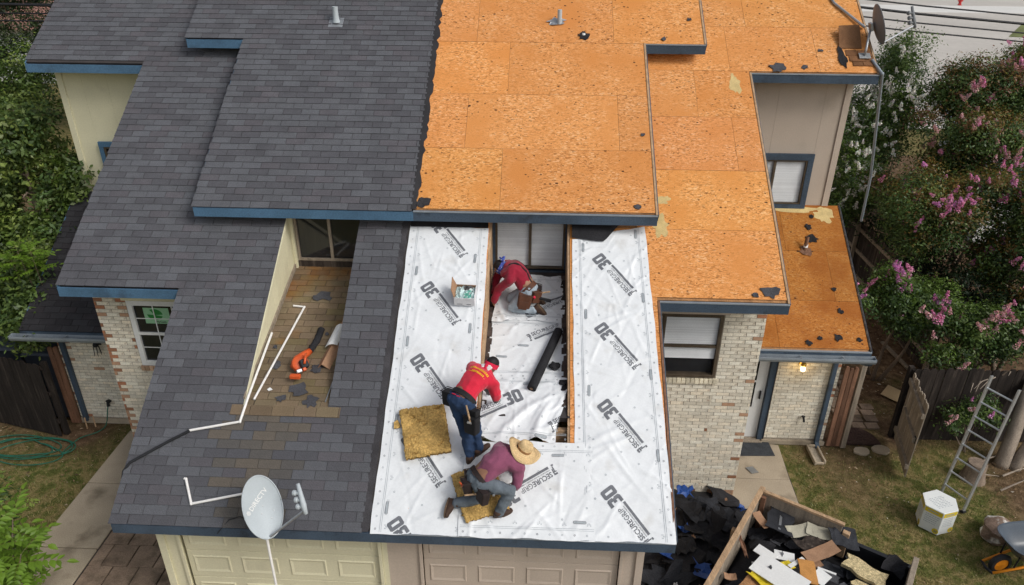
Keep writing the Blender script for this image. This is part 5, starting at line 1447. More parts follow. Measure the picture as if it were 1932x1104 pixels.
V = np.empty((n, 3, 3)); V[:, 0] = np.stack([x - wd * np.cos(an), y - wd * np.sin(an), z0 - 0.004], -1); V[:, 1] = np.stack([x + wd * np.cos(an), y + wd * np.sin(an), z0 - 0.004], -1); V[:, 2] = np.stack([x + ln[:, 0], y + ln[:, 1], z0 + hh], -1)
dry = np.clip(fbm(x * 0.8, y * 0.8, 31) * 1.5 - 0.25 + q.normal(0, 0.25, n), 0, 1)[:, None]
col = (1 - dry) * np.array([0.095, 0.155, 0.028]) + dry * np.array([0.36, 0.285, 0.125]); col = col * q.uniform(0.7, 1.3, (n, 1))
def tri_mesh(name, V, col, m, k=3):
    nn = len(V); me = bpy.data.meshes.new(name); me.vertices.add(nn * k); me.vertices.foreach_set('co', V.reshape(-1))
    me.loops.add(nn * k); me.loops.foreach_set('vertex_index', np.arange(nn * k)); me.polygons.add(nn); me.polygons.foreach_set('loop_start', np.arange(nn) * k); me.polygons.foreach_set('loop_total', np.full(nn, k))
    me.materials.append(m); me.update(); at = me.attributes.new('tint', 'FLOAT_COLOR', 'POINT')
    c4 = np.ones((nn, k, 4)); c4[:, :, :3] = col[:, None, :]; at.data.foreach_set('color', c4.reshape(-1)); me.update(); return me
M['leafw'] = leaf_material('leaf', (1, 1, 1))
M['blade'] = leaf_material('blade', (1, 1, 1), 0.2)
link('grass', tri_mesh('grass', V, col, M['blade']), kind='stuff')
# dead leaves and crumbs on the bare ground
x, y = blades(5200, (6.7, 12.5), (0.5, 14), 13, lambda x, y, q: clear_of(x, y) & (q.rand(len(x)) < 0.12 + 0.8 * bare(x, y))); x2, y2 = blades(900, (-11, -6.4), (2.5, 6), 14, lambda x, y, q: clear_of(x, y))
x = np.concatenate([x, x2]); y = np.concatenate([y, y2]); n = len(x); q = np.random.RandomState(19); s = q.uniform(0.008, 0.03, n) * np.where(q.rand(n) < 0.06, 1.8, 1); an = q.uniform(0, 6.28, n); zz = 0.012 + q.uniform(0, 0.02, (n, 4))
V = np.empty((n, 4, 3))
for k in range(4):
    a = an + k * math.pi / 2; r = s * (1.0 if k % 2 else 0.5); V[:, k] = np.stack([x + r * np.cos(a), y + r * np.sin(a), zz[:, k]], -1)
pal = np.array([(0.30, 0.20, 0.11), (0.20, 0.12, 0.06), (0.42, 0.33, 0.22), (0.55, 0.5, 0.42), (0.12, 0.075, 0.05)]); col = pal[q.choice(5, n, p=[0.3, 0.3, 0.2, 0.05, 0.15])]
link('leaf_litter', tri_mesh('leaf_litter', V, col, M['blade'], 4), kind='stuff')

# far street and verge seen past the trees
M['street'] = mat('street', (0.50, 0.47, 0.43), 0.9, 0.08, 0.15, 2, 0.05)
slabpoly('street', [(14, 30), (400, 42), (400, 90), (30, 112), (10, 60)], 0.02, M['street'], kind='structure', h=0.05)
slabpoly('sidewalk', [(30, 84), (300, 78), (300, 84), (30, 92)], 0.03, mat('walk', (0.66, 0.65, 0.62), 0.9, 0.05, 0.3, 3, 0.05), kind='structure', h=0.05)
slabpoly('verge', [(44, 64), (70, 52), (130, 62), (120, 96), (58, 84)], 0.035, mat('verge', (0.15, 0.17, 0.06), 0.95, 0.25, 0.4, 3, 0.3), kind='structure', h=0.05)
t = thing('fire_hydrant', 'tiny red hydrant beside the far pale street', 'hydrant', (53.6, 92, 0)); M['red'] = mat('red', (0.5, 0.03, 0.03), 0.5, 0.1)
mb = MB(); mb.lathe([(0.001, 0.9), (0.16, 0.8), (0.17, 0.12), (0.25, 0.1), (0.25, 0.0)], 10, (53.6, 92, 0)); mb.build('barrel', M['red'], t)
mb = MB(); mb.tube([(53.3, 92, 0.55), (53.9, 92, 0.55)], 0.09, 8); mb.build('nozzle', M['red'], t)

# ------------------------------------------------------------------ fences and gate
def picket(parent, a, b, h, th, m, nm='picket', z0=0.02, lean=0.0):
    a = Vector((a[0], a[1], 0)); b = Vector((b[0], b[1], 0)); d = (b - a); n_ = Vector((-d.y, d.x, 0)).normalized() * th
    h = h + rnd.uniform(-0.03, 0.03); v = rnd.uniform(0.65, 1.3); lv = Vector((rnd.uniform(-0.01, 0.01), rnd.uniform(-0.01, 0.01), 0))
    p = [a, b, b + n_, a + n_]; c = d * 0.22
    top = [a + c, b - c, b - c + n_, a + c + n_]
    mb = MB(); Zv = Vector((0, 0, 1))
    lo = [q_ + Zv * z0 for q_ in p]; mid = [q_ + Zv * (h - 0.045) + lv for q_ in p]; hi = [q_ + Zv * h + lv for q_ in top]
    mb.hexa(lo + mid, 0, (v, v, v)); mb.f.pop(1); mb.m.pop(); mb.t.pop()
    mb.hexa(mid + hi, 0, (v, v, v)); 
    return mb.build(nm, m, parent)
def fence(label, pa, pb, h, m, w_=0.14, railside=1, posts=True, group=None, rails=(0.3, 0.95, 1.55), mrail=None):
    t = thing('fence', label, 'fence', (pa[0], pa[1], 0), group)
    a = Vector((pa[0], pa[1])); b = Vector((pb[0], pb[1])); L = (b - a).length; d = (b - a) / L; nrm = Vector((-d.y, d.x)) * railside
    k = int(L / (w_ + 0.004))
    for i in range(k):
        p = a + d * (i * L / k + 0.002); q_ = a + d * ((i + 1) * L / k - 0.004); picket(t, p, q_, h, 0.018, m)
    for z in rails:
        mb = MB(); e = nrm * 0.02; f_ = nrm * 0.06
        mb.hexa([(a.x + e.x, a.y + e.y, z), (b.x + e.x, b.y + e.y, z), (b.x + f_.x, b.y + f_.y, z), (a.x + f_.x, a.y + f_.y, z), (a.x + e.x, a.y + e.y, z + 0.09), (b.x + e.x, b.y + e.y, z + 0.09), (b.x + f_.x, b.y + f_.y, z + 0.09), (a.x + f_.x, a.y + f_.y, z + 0.09)]); mb.build('rail', mrail or m, t, recalc=True)
    if posts:
        s_ = 0.0
        while s_ <= L + 0.01:
            c = a + d * s_ + nrm * 0.11; mb = MB(); mb.box((c.x - 0.045, c.y - 0.045, 0), (c.x + 0.045, c.y + 0.045, h - 0.02)); mb.build('post', mrail or m, t); s_ += 2.4
    return t
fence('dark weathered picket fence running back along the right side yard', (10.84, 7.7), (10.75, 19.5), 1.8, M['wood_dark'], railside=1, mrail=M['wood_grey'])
fence('dark picket fence across the back of the right yard behind the ladder', (8.99, 5.22), (14.6, 5.30), 1.7, M['wood_shaded'], railside=1)
fence('dark shaded picket fence at the left edge beside the hose', (-7.62, 4.50), (-12.0, 5.6), 1.72, M['wood_shaded'], railside=-1)
t = thing('fence_gate', 'open picket gate with three grey cross boards standing ajar in the right yard', 'gate', (8.97, 5.15, 0))
a, b = Vector((8.965, 5.17)), Vector((8.665, 4.0)); L = (b - a).length; d = (b - a) / L; nrm = Vector((d.y, -d.x))
for i in range(8): picket(t, a + d * (i * L / 8 + 0.002), a + d * ((i + 1) * L / 8 - 0.004), 1.68, 0.018, M['wood_grey'], z0=0.1)
for z, s0, s1 in ((1.42, 0.0, 1.0), (0.85, 0.12, 0.95), (0.28, 0.0, 1.0)):
    p, q_ = a + d * L * s0, a + d * L * s1; mb = MB(); e = nrm * 0.001; f_ = nrm * 0.05
    mb.hexa([(p.x + e.x, p.y + e.y, z), (q_.x + e.x, q_.y + e.y, z), (q_.x + f_.x, q_.y + f_.y, z), (p.x + f_.x, p.y + f_.y, z), (p.x + e.x, p.y + e.y, z + 0.1), (q_.x + e.x, q_.y + e.y, z + 0.1), (q_.x + f_.x, q_.y + f_.y, z + 0.1), (p.x + f_.x, p.y + f_.y, z + 0.1)]); mb.build('rail', M['wood_grey'], t, recalc=True)
mb = MB(); mb.obox((8.70, 4.08, 0.9), (0.05, 0.09, 0.14)); mb.build('latch', M['dark'], t, bevel=0.01)
t = thing('fence_stub', 'short run of reddish boards with a grey post beside the right porch wall', 'fence', (7.7, 5.0, 0), 'fence stubs beside the porch walls')
for i in range(3): picket(t, (7.56 + i * 0.088, 4.93), (7.64 + i * 0.088, 4.93), 1.85, 0.04, M['wood_red'], 'board')
mb = MB(); mb.box((7.83, 4.9, 0), (7.93, 5.0, 1.95)); mb.build('post', M['wood_grey'], t, bevel=0.01)
t = thing('fence_stub', 'short run of dark reddish boards beside the left porch wall', 'fence', (-7.6, 4.9, 0), 'fence stubs beside the porch walls')
for i in range(2): picket(t, (-7.68 + i * 0.1, 4.92), (-7.59 + i * 0.1, 4.92), 1.85, 0.04, M['wood_red'], 'board')
mb = MB(); mb.obox((10.38, 8.15, 0.05), (0.09, 1.65, 0.05), rotz(R(6))); tag(mb.build('loose_board', M['wood_grey'], bevel=0.004), 'long grey board lying on the dirt along the side fence', 'board')
mb = MB(); mb.obox((10.72, 9.0, 0.09), (0.04, 2.5, 0.16), rotz(R(0.3))); tag(mb.build('kick_board', M['wood_dark'], bevel=0.004), 'dark low board at the foot of the side fence', 'board')
tag(slabpoly('cardboard_sheet', [(9.35, 6.74), (9.69, 6.36), (9.97, 6.75), (9.67, 7.11)], 0.05, mat('cardboard_pale', (0.46, 0.34, 0.20), 0.85, 0.06, 4, 60, 0.05), h=0.012), 'flat square of tan cardboard on the dirt', 'cardboard')
# bins behind the left fence
M['bin'] = mat('bin', (0.035, 0.042, 0.055), 0.45, 0.15, 5, 40, 0.1)
for i, (x, y, lb) in enumerate(((-8.75, 5.45, 'dark lidded bin behind the left fence, outer of two'), (-7.95, 5.3, 'dark lidded bin behind the left fence by the gutter'))):
    t = thing('trash_bin', lb, 'bin', (x, y, 0), 'bins behind the left fence')
    mb = MB(); mb.hexa([(x - .24, y - .26, 0.05), (x + .24, y - .26, 0.05), (x + .24, y + .26, 0.05), (x - .24, y + .26, 0.05), (x - .31, y - .33, 1.6), (x + .31, y - .33, 1.6), (x + .31, y + .33, 1.6), (x - .31, y + .33, 1.6)]); mb.build('tub', M['bin'], t, bevel=0.02)
    mb = MB(); mb.hexa([(x - .34, y - .37, 1.605), (x + .34, y - .37, 1.605), (x + .34, y + .36, 1.66), (x - .34, y + .36, 1.66), (x - .30, y - .33, 1.66), (x + .30, y - .33, 1.66), (x + .30, y + .33, 1.73), (x - .30, y + .33, 1.73)]); mb.build('lid', M['bin'], t, bevel=0.015)
# hose, tap and stakes on the left
M['hose'] = mat('hose', (0.02, 0.13, 0.085), 0.5, 0.2, 8, 40, 0.1)
pts = [Vector((-6.79, 4.93, 0.52)), Vector((-6.80, 4.85, 0.42)), Vector((-6.85, 4.75, 0.12)), Vector((-7.0, 4.62, 0.03)), Vector((-7.25, 4.42, 0.025))]
q = random.Random(3)
for k in range(90):
    a = k * 0.42; r = 0.52 + 0.16 * math.sin(k * 0.37) + 0.08 * math.sin(k * 0.9)
    pts.append(Vector((-7.95 + r * 1.25 * math.cos(a) + 0.18 * math.sin(k * 0.11), 4.05 - 0.10 * math.cos(k * 0.09) + r * 0.62 * math.sin(a), 0.03 + 0.012 * math.sin(k * 0.8) + 0.01)))
def smooth_pts(p, n=3):
    out = []
    for i in range(len(p) - 1):
        p0, p1, p2, p3 = p[max(i - 1, 0)], p[i], p[i + 1], p[min(i + 2, len(p) - 1)]
        for j in range(n):
            t_ = j / n; out.append(0.5 * ((2 * p1) + (p2 - p0) * t_ + (2 * p0 - 5 * p1 + 4 * p2 - p3) * t_ ** 2 + (3 * p1 - p0 - 3 * p2 + p3) * t_ ** 3))
    return out + [p[-1]]
mb = MB(); mb.tube(smooth_pts(pts[:70], 3), 0.011, 5); tag(mb.build('garden_hose', M['hose'], smooth=True), 'green garden hose tangled on the left lawn from the wall tap', 'garden hose')
t = thing('wall_tap', 'dark tap and hose fitting on the left porch brick wall', 'tap', (-6.79, 4.99, 0.52)); mb = MB(); mb.tube([(-6.79, 4.995, 0.55), (-6.79, 4.91, 0.55), (-6.79, 4.9, 0.48)], 0.03, 8); mb.build('spout', M['dark'], t); mb = MB(); mb.lathe([(0.001, 0), (0.045, 0), (0.045, 0.012), (0.001, 0.014)], 10, (-6.79, 4.93, 0.585)); mb.build('wheel', M['dark'], t)
t = thing('wall_tap', 'small dark tap on the right porch brick wall', 'tap', (7.0, 4.99, 0.65)); mb = MB(); mb.tube([(7.0, 4.995, 0.68), (7.0, 4.93, 0.68), (7.02, 4.92, 0.60)], 0.02, 8); mb.build('spout', M['dark'], t); mb = MB(); mb.lathe([(0.001, 0), (0.03, 0), (0.03, 0.01), (0.001, 0.012)], 10, (7.0, 4.94, 0.705)); mb.build('wheel', M['dark'], t)
for i, (x, y, l_) in enumerate(((-7.16, 4.86, 'pale wooden stake in the left lawn, right of the pair'), (-7.30, 4.80, 'pale wooden stake in the left lawn, left of the pair'))):
    mb = MB(); mb.tube([(x, y, -0.02), (x - 0.02, y + 0.04, 0.22)], 0.014, 5); tag(mb.build('stake', M['wood_raw']), l_, 'stake', 'stakes in the left lawn')

# porch lamps
M['brass'] = mat('brass', (0.55, 0.36, 0.08), 0.3, 0.1, 5, 40, 0.1, metal=0.8)
M['bulb'] = bpy.data.materials.new('bulb'); M['bulb'].use_nodes = True
b_ = M['bulb'].node_tree.nodes['Principled BSDF']; b_.inputs['Emission Color'].default_value = (1, 0.72, 0.32, 1); b_.inputs['Emission Strength'].default_value = 5.0; b_.inputs['Base Color'].default_value = (0.9, 0.8, 0.6, 1)
for s_, lb, lit in ((1, 'lit brass porch lamp on the brick wall by the white door', True), (-1, 'unlit dark lantern on the left porch brick wall', False)):
    x = 6.75 if s_ > 0 else -6.66; m_ = M['brass'] if lit else M['dark']
    t = thing('porch_lamp', lb, 'lamp', (x, 4.99, 1.8), 'porch lamps')
    mb = MB(); mb.obox((x, 4.985, 1.95), (0.09, 0.02, 0.14)); mb.build('back_plate', m_, t, bevel=0.006)
    mb = MB(); mb.tube([(x, 4.98, 1.98), (x, 4.92, 2.02), (x, 4.88, 1.98)], 0.012, 8); mb.build('arm', m_, t, smooth=True)
    mb = MB(); mb.lathe([(0.001, 0.08), (0.035, 0.07), (0.05, 0.03), (0.045, 0.0)], 12, (x, 4.88, 1.91)); mb.build('cap', m_, t, smooth=True)
    if lit:
        mb = MB(); mb.lathe([(0.02, 0.0), (0.042, -0.03), (0.05, -0.07), (0.035, -0.11), (0.001, -0.125)], 12, (x, 4.88, 1.91)); mb.build('bulb', M['bulb'], t, smooth=True)
        pl = bpy.data.lights.new('porch_light', 'POINT'); pl.energy = 3.0; pl.color = (1, 0.7, 0.35); pl.shadow_soft_size = 0.05
        po_ = bpy.data.objects.new('porch_light', pl); C.objects.link(po_); po_.parent = t; po_.location = Vector((x, 4.80, 1.86)) - Vector((x, 4.99, 1.8))
    else:
        mb = MB()
        for k in range(6):
            a = k * math.pi / 3; mb.tube([(x + 0.05 * math.cos(a), 4.88 + 0.05 * math.sin(a), 1.91), (x + 0.07 * math.cos(a), 4.88 + 0.07 * math.sin(a), 1.72)], 0.006, 4)
        mb.build('cage', m_, t); mb = MB(); mb.lathe([(0.045, 0.0), (0.062, -0.18), (0.001, -0.19)], 6, (x, 4.88, 1.905)); mb.build('glass', M['pane'], t)

# ------------------------------------------------------------------ ladder, box, stone, barrow
M['alu'] = mat('alu', (0.50, 0.52, 0.53), 0.4, 0.12, 8, 60, 0.1, metal=0.7, spec=0.5)
t = thing('ladder', 'aluminium ladder leaning against the trees in the right yard', 'ladder', (9.27, 3.45, 0))
lb0, rb0, lt0, rt0 = Vector((9.17, 3.65, 0.0)), Vector((9.37, 3.24, 0.0)), Vector((9.60, 4.06, 2.34)), Vector((9.90, 3.74, 2.28))
for a, b in ((lb0, lt0), (rb0, rt0)):
    mb = MB(); d = (b - a).normalized(); w_ = (rb0 - lb0).normalized(); n_ = d.cross(w_).normalized(); w_ = n_.cross(d)
    c = (a + b) / 2; mb.obox(c, (0.028, 0.068, (b - a).length), Matrix((w_, n_, d)).transposed()); mb.build('rail', M['alu'], t, bevel=0.004)
    mb = MB(); mb.obox(a + Vector((0, 0, 0.02)), (0.06, 0.1, 0.04), Matrix((w_, n_, d)).transposed()); mb.build('foot', M['dark'], t, bevel=0.005)
for k in range(8):
    u = 0.10 + k * 0.115; mb = MB(); mb.tube([lb0.lerp(lt0, u), rb0.lerp(rt0, u)], 0.017, 8); mb.build('rung', M['alu'], t)

t = thing('hexagonal_box', 'white six sided carton with yellow bands on the right lawn', 'carton', (8.72, 2.97, 0))
M['box_white'] = mat('box_white', (0.74, 0.77, 0.76), 0.55, 0.03, 3, 40, 0.03); M['yellow'] = mat('yellow', (0.72, 0.56, 0.03), 0.5, 0.06, 4, 40, 0.05)
tops = [Vector((8.427, 2.869)), Vector((8.643, 2.666)), Vector((8.924, 2.759)), Vector((9.013, 3.038)), Vector((8.80, 3.26)), Vector((8.51, 3.16))]
cen = sum(tops, Vector((0, 0))) / 6; Hb = 0.49
mb = MB(); mb.prism([(p.x, p.y, 0.0) for p in tops], (0, 0, Hb)); mb.build('carton_body', M['box_white'], t, bevel=0.008)
for i in range(6):
    a, b = tops[i], tops[(i + 1) % 6]; d = (b - a); n_ = Vector((d.y, -d.x)).normalized(); L = d.length; d = d / L
    def fq(u0, u1, z0, z1, off): return [(a.x + d.x * u + n_.x * off, a.y + d.y * u + n_.y * off, z) for u, z in ((u0, z0), (u1, z0), (u1, z1), (u0, z1))]
    mb = MB(); mb.add(fq(0.012, L - 0.012, Hb - 0.105, Hb - 0.018, 0.002), [(0, 1, 2, 3)]); mb.build('band', M['yellow'], t)
    mb = MB()
    for k in range(9): mb.add(fq(L * 0.2 + k * L * 0.062, L * 0.2 + k * L * 0.062 + L * 0.045, Hb - 0.077, Hb - 0.048, 0.0032), [(0, 1, 2, 3)])
    for r_ in range(5):
        u = 0.04
        while u < L - 0.07:
            w_ = rnd.uniform(0.012, 0.04); mb.add(fq(u, u + w_, Hb - 0.15 - r_ * 0.04, Hb - 0.139 - r_ * 0.04, 0.0026), [(0, 1, 2, 3)]); u += w_ + 0.009
    mb.build('small_print', M['print_grey'], t)['kind'] = 'stuff'
    cx = L * 0.86; mb = MB(); pts = [(a.x + d.x * (cx + 0.052 * math.cos(k * math.pi / 8)) + n_.x * 0.003, a.y + d.y * (cx + 0.052 * math.cos(k * math.pi / 8)) + n_.y * 0.003, 0.07 + 0.055 * math.sin(k * math.pi / 8)) for k in range(16)]; mb.add(pts, [tuple(range(16))]); mb.build('seal', M['yellow'], t)
    mb = MB(); mb.add(fq(cx - 0.028, cx + 0.028, 0.052, 0.066, 0.0042) + fq(cx - 0.02, cx + 0.025, 0.074, 0.088, 0.0042), [(0, 1, 2, 3), (4, 5, 6, 7)]); mb.build('seal_print', M['print'], t)
mb = MB(); e = (tops[2] - tops[1]).normalized(); f_ = Vector((-e.y, e.x)); cc = cen + (tops[1] + tops[2] - cen * 2) * 0.12 
for r_ in range(8):
    for k in range(5): 
        p = cc - e * 0.15 + e * 0.06 * k + f_ * (-0.07 + r_ * 0.032); w_ = rnd.uniform(0.02, 0.052)
        mb.add([(p.x, p.y, Hb + 0.0015), (p.x + e.x * w_, p.y + e.y * w_, Hb + 0.0015), (p.x + e.x * w_ + f_.x * 0.010, p.y + e.y * w_ + f_.y * 0.010, Hb + 0.0015), (p.x + f_.x * 0.010, p.y + f_.y * 0.010, Hb + 0.0015)], [(0, 1, 2, 3)])
mb.build('small_print', M['print_grey'], t)['kind'] = 'stuff'

def boulder(name, label, cat, c, r, seed, m, sc=(1, 1, 0.8), group=None):
    bm = bmesh.new(); bmesh.ops.create_icosphere(bm, subdivisions=3, radius=1); q = np.random.RandomState(seed); ph = q.uniform(0, 6, 9)
    for v in bm.verts:
        p = v.co.copy(); k = 1 + 0.16 * math.sin(3 * p.x + ph[0]) * math.sin(3 * p.y + ph[1]) + 0.1 * math.sin(6 * p.z + ph[2] + 4 * p.x) + 0.05 * math.sin(11 * p.y + ph[3] + 6 * p.z)
        v.co = Vector((p.x * sc[0], p.y * sc[1], p.z * sc[2])) * (r * k)
    me = bpy.data.meshes.new(name); bm.to_mesh(me); bm.free(); me.materials.append(m)
    at = me.attributes.new('tint', 'FLOAT_COLOR', 'POINT'); at.data.foreach_set('color', np.ones(len(me.vertices) * 4))
    return tag(link(name, me, None, 'auto', loc=c), label, cat, group)
boulder('rock', 'mottled brown and white rock beside the wheelbarrow', 'rock', (9.62, 2.66, 0.16), 0.27, 5, mat('rock', (0.24, 0.17, 0.13), 0.9, 0.3, 4, 30, 0.25, 0.4, 20, dirt=((0.62, 0.6, 0.56), 3.2, 0.50, 0.56)), (0.9, 1.0, 0.75))
# wheelbarrow
t = thing('wheelbarrow', 'grey wheelbarrow with orange frame cut by the right edge', 'wheelbarrow', (9.75, 2.0, 0))
M['barrow'] = mat('barrow', (0.075, 0.095, 0.12), 0.35, 0.12, 3, 50, 0.1, 0.05, spec=0.5); M['orange_frame'] = mat('orange_frame', (0.72, 0.25, 0.015), 0.4, 0.08, 4, 40, 0.05)
def bw(u, v, z): c, s_ = math.cos(R(8)), math.sin(R(8)); return Vector((9.75 + u * c - v * s_, 2.0 + u * s_ + v * c, z))
n = 28; v = []; f = []
levels = [(0.58, 0.38, 0.68, 1.0), (0.55, 0.35, 0.675, 1.0), (0.52, 0.32, 0.62, 1.0), (0.36, 0.22, 0.40, 0.95), (0.22, 0.13, 0.35, 0.9), (0.01, 0.01, 0.345, 0.9)]
def sup(a, p=0.55): ca, sa = math.cos(a), math.sin(a); return math.copysign(abs(ca) ** p, ca), math.copysign(abs(sa) ** p, sa)
for (ru, rv, z, k_) in levels:
    for k in range(n): cu, cv = sup(2 * math.pi * k / n); v.append(bw(ru * cu, rv * cv, z))
for i in range(len(levels) - 1):
    for k in range(n): j = (k + 1) % n; f.append((i * n + k, i * n + j, (i + 1) * n + j, (i + 1) * n + k))
o0 = len(v)
for (ru, rv, z, k_) in levels:
    for k in range(n): cu, cv = sup(2 * math.pi * k / n); v.append(bw((ru + 0.004) * cu, (rv + 0.004) * cv, z - 0.006))
for i in range(len(levels) - 1):
    for k in range(n): j = (k + 1) % n; f.append((o0 + i * n + k, o0 + (i + 1) * n + k, o0 + (i + 1) * n + j, o0 + i * n + j))
mb = MB(); mb.add(v, f); mb.build('tray', M['barrow'], t, smooth='auto')
for s_ in (-1, 1):
    mb = MB(); mb.tube([bw(-0.72, 0.12 * s_, 0.13), bw(-0.25, 0.17 * s_, 0.27), bw(0.3, 0.24 * s_, 0.32), bw(0.95, 0.30 * s_, 0.62)], 0.024, 6); mb.build('handle', M['orange_frame'], t, smooth=True)
    mb = MB(); mb.tube([bw(0.22, 0.22 * s_, 0.31), bw(0.26, 0.24 * s_, 0.02), bw(0.45, 0.25 * s_, 0.33)], 0.013, 6); mb.build('leg', M['dark'], t)
    mb = MB(); mb.tube([bw(-0.42, 0.15 * s_, 0.25), bw(-0.40, 0.16 * s_, 0.5)], 0.013, 6); mb.build('tray_brace', M['dark'], t)
mb = MB(); mb.tube([bw(-0.72, -0.13, 0.13), bw(-0.75, 0, 0.13), bw(-0.72, 0.13, 0.13)], 0.022, 6); mb.build('nose_bar', M['dark'], t)
ax = bw(0, 1, 0) - bw(0, 0, 0); rm = ax.to_track_quat('Z', 'Y').to_matrix()
mb = MB(); mb.lathe([(0.12, -0.045), (0.165, -0.04), (0.19, 0), (0.165, 0.04), (0.12, 0.045), (0.12, -0.045)], 20, bw(-0.52, 0, 0.19), rm); wl_ = mb.build('tyre', M['dark'], t, smooth='auto')
mb = MB(); mb.lathe([(0.001, -0.05), (0.12, -0.03), (0.12, 0.03), (0.001, 0.05)], 16, bw(-0.52, 0, 0.19), rm); mb.build('rim', M['orange_frame'], t, smooth='auto')

# ------------------------------------------------------------------ heap on the driveway and trailer full of tear-off
def heap(name, cx, cy, rx, ry, hgt, seed, m, nres=70, rot=0.0, z0=0.0, boxy=2.0, **k):
    a = np.linspace(-1, 1, nres); U, Vv = np.meshgrid(a, a)
    d = (np.abs(U) ** boxy + np.abs(Vv) ** boxy) ** (1 / boxy)
    h = hgt * np.clip(1 - d ** 2.2, 0, 1) ** 0.6 * (0.35 + 0.95 * fbm(U * 3 + 7, Vv * 3 + 3, seed)) + 0.05 * (fbm(U * 12, Vv * 12, seed + 4) - 0.5) * (d < 1)
    c, s_ = math.cos(rot), math.sin(rot); X_ = cx + U * rx * c - Vv * ry * s_; Y_ = cy + U * rx * s_ + Vv * ry * c
    o = link(name, grid_mesh(name, np.stack([X_, Y_, z0 + h], -1), [m]), **k)
    def hz(x, y):
        u = ((x - cx) * c + (y - cy) * s_) / rx; v = (-(x - cx) * s_ + (y - cy) * c) / ry
        j = min(max(int((u + 1) / 2 * (nres - 1) + .5), 0), nres - 1); i = min(max(int((v + 1) / 2 * (nres - 1) + .5), 0), nres - 1)
        return z0 + float(h[i, j])
    return o, hz
ho, hz1 = heap('roofing_debris', 4.15, 1.45, 1.75, 2.1, 0.5, 2, M['felt'], 80, 0.0, 0.02, 3.0, kind='stuff')
def piece(name, label, cat, x, y, z, sx, sy, m, ang, tilt=(0, 0), curl=0.0, th=0.006, group=None, seed=0, rag=0.12, tint=(1, 1, 1)):
    """a bent sheet or board with an uneven outline"""
    q = random.Random(seed); nu, nv = 6, 4; rm = roteul(tilt[0], tilt[1], ang); c = Vector((x, y, z)); top = []; bot = []
    for j in range(nv):
        for i in range(nu):
            u = (i / (nu - 1) - 0.5) * sx; v = (j / (nv - 1) - 0.5) * sy
            if rag: u += q.uniform(-1, 1) * rag * sx * 0.35 * (i in (0, nu - 1)); v += q.uniform(-1, 1) * rag * sy * 0.5 * (j in (0, nv - 1))
            w_ = curl * ((2 * u / sx) ** 2 - 0.3) + (q.uniform(-1, 1) * rag * 0.06 if rag else 0)
            top.append(c + rm @ Vector((u, v, w_ + th))); bot.append(c + rm @ Vector((u, v, w_)))
    v = top + bot; o0 = len(top); f = []
    for j in range(nv - 1):
        for i in range(nu - 1):
            a = j * nu + i; f.append((a, a + 1, a + nu + 1, a + nu)); f.append((o0 + a + nu, o0 + a + nu + 1, o0 + a + 1, o0 + a))
    ring = [i for i in range(nu)] + [j * nu + nu - 1 for j in range(1, nv)] + [(nv - 1) * nu + i for i in range(nu - 2, -1, -1)] + [j * nu for j in range(nv - 2, 0, -1)]
    for a, b in zip(ring, ring[1:] + ring[:1]): f.append((a, o0 + a, o0 + b, b))
    mb = MB(); mb.add(v, f, 0, tint); o = mb.build(name, M[m]); return tag(o, label, cat, group)
q = random.Random(21)
M['felt2'] = mat('felt2', (0.034, 0.036, 0.042), 0.9, 0.25, 5, 90, 0.35, 0.3, 90, spec=0.15)
for k in range(64):
    x, y = q.uniform(3.0, 5.35), q.uniform(-0.2, 3.25)
    piece('felt_sheet', 'torn black roofing felt in the heap on the driveway', 'felt', x, y, hz1(x, y) + q.uniform(0.02, 0.10), q.uniform(0.25, 0.62), q.uniform(0.2, 0.45), 'felt2' if k % 3 == 0 else 'felt', q.uniform(0, 6.28), (q.uniform(-0.35, 0.35), q.uniform(-0.35, 0.35)), q.uniform(-0.05, 0.08), 0.006, 'black felt sheets heaped on the driveway', 300 + k, 0.35)
M['tarp'] = mat('tarp', (0.014, 0.065, 0.27), 0.45, 0.15, 8, 50, 0.1, 0.4, 20, spec=0.4)
for k, (x, y, r, lb) in enumerate(((4.39, 2.99, 0.17, 'blue tarp corner at the foot of the brick wall'), (4.25, 2.13, 0.1, 'thin strip of blue tarp beside the white sheet edge'), (3.71, 1.79, 0.13, 'small blue tarp piece under the end of the eave'), (3.91, 1.60, 0.17, 'blue tarp piece in front of the garage corner'), (4.36, 1.20, 0.22, 'large blue tarp piece at the bottom of the picture'), (5.33, 2.72, 0.09, 'bit of blue tarp by the wooden trailer side'))):
    piece('tarp_piece', lb, 'tarp', x, y, max(hz1(x, y), 0.1) + 0.13, r * 1.6, r * 1.15, 'tarp', 0.4 * k, (0.15, 0.1), 0.03, 0.004, 'blue tarp showing through the black heap', 400 + k, 0.5)
for k, (x, y) in enumerate(((4.35, 1.9), (4.85, 1.3), (4.15, 2.55), (3.9, 0.9), (5.1, 2.9), (3.75, 2.3))):
    piece('paper_scrap', 'tiny pale scrap on the black heap', 'scrap', x, y, hz1(x, y) + 0.13, 0.06, 0.04, 'white_paint' if k % 2 else 'cardboard', k * 1.1, (0, 0), 0.0, 0.003, 'pale crumbs on the black heap', 420 + k, 0.5)
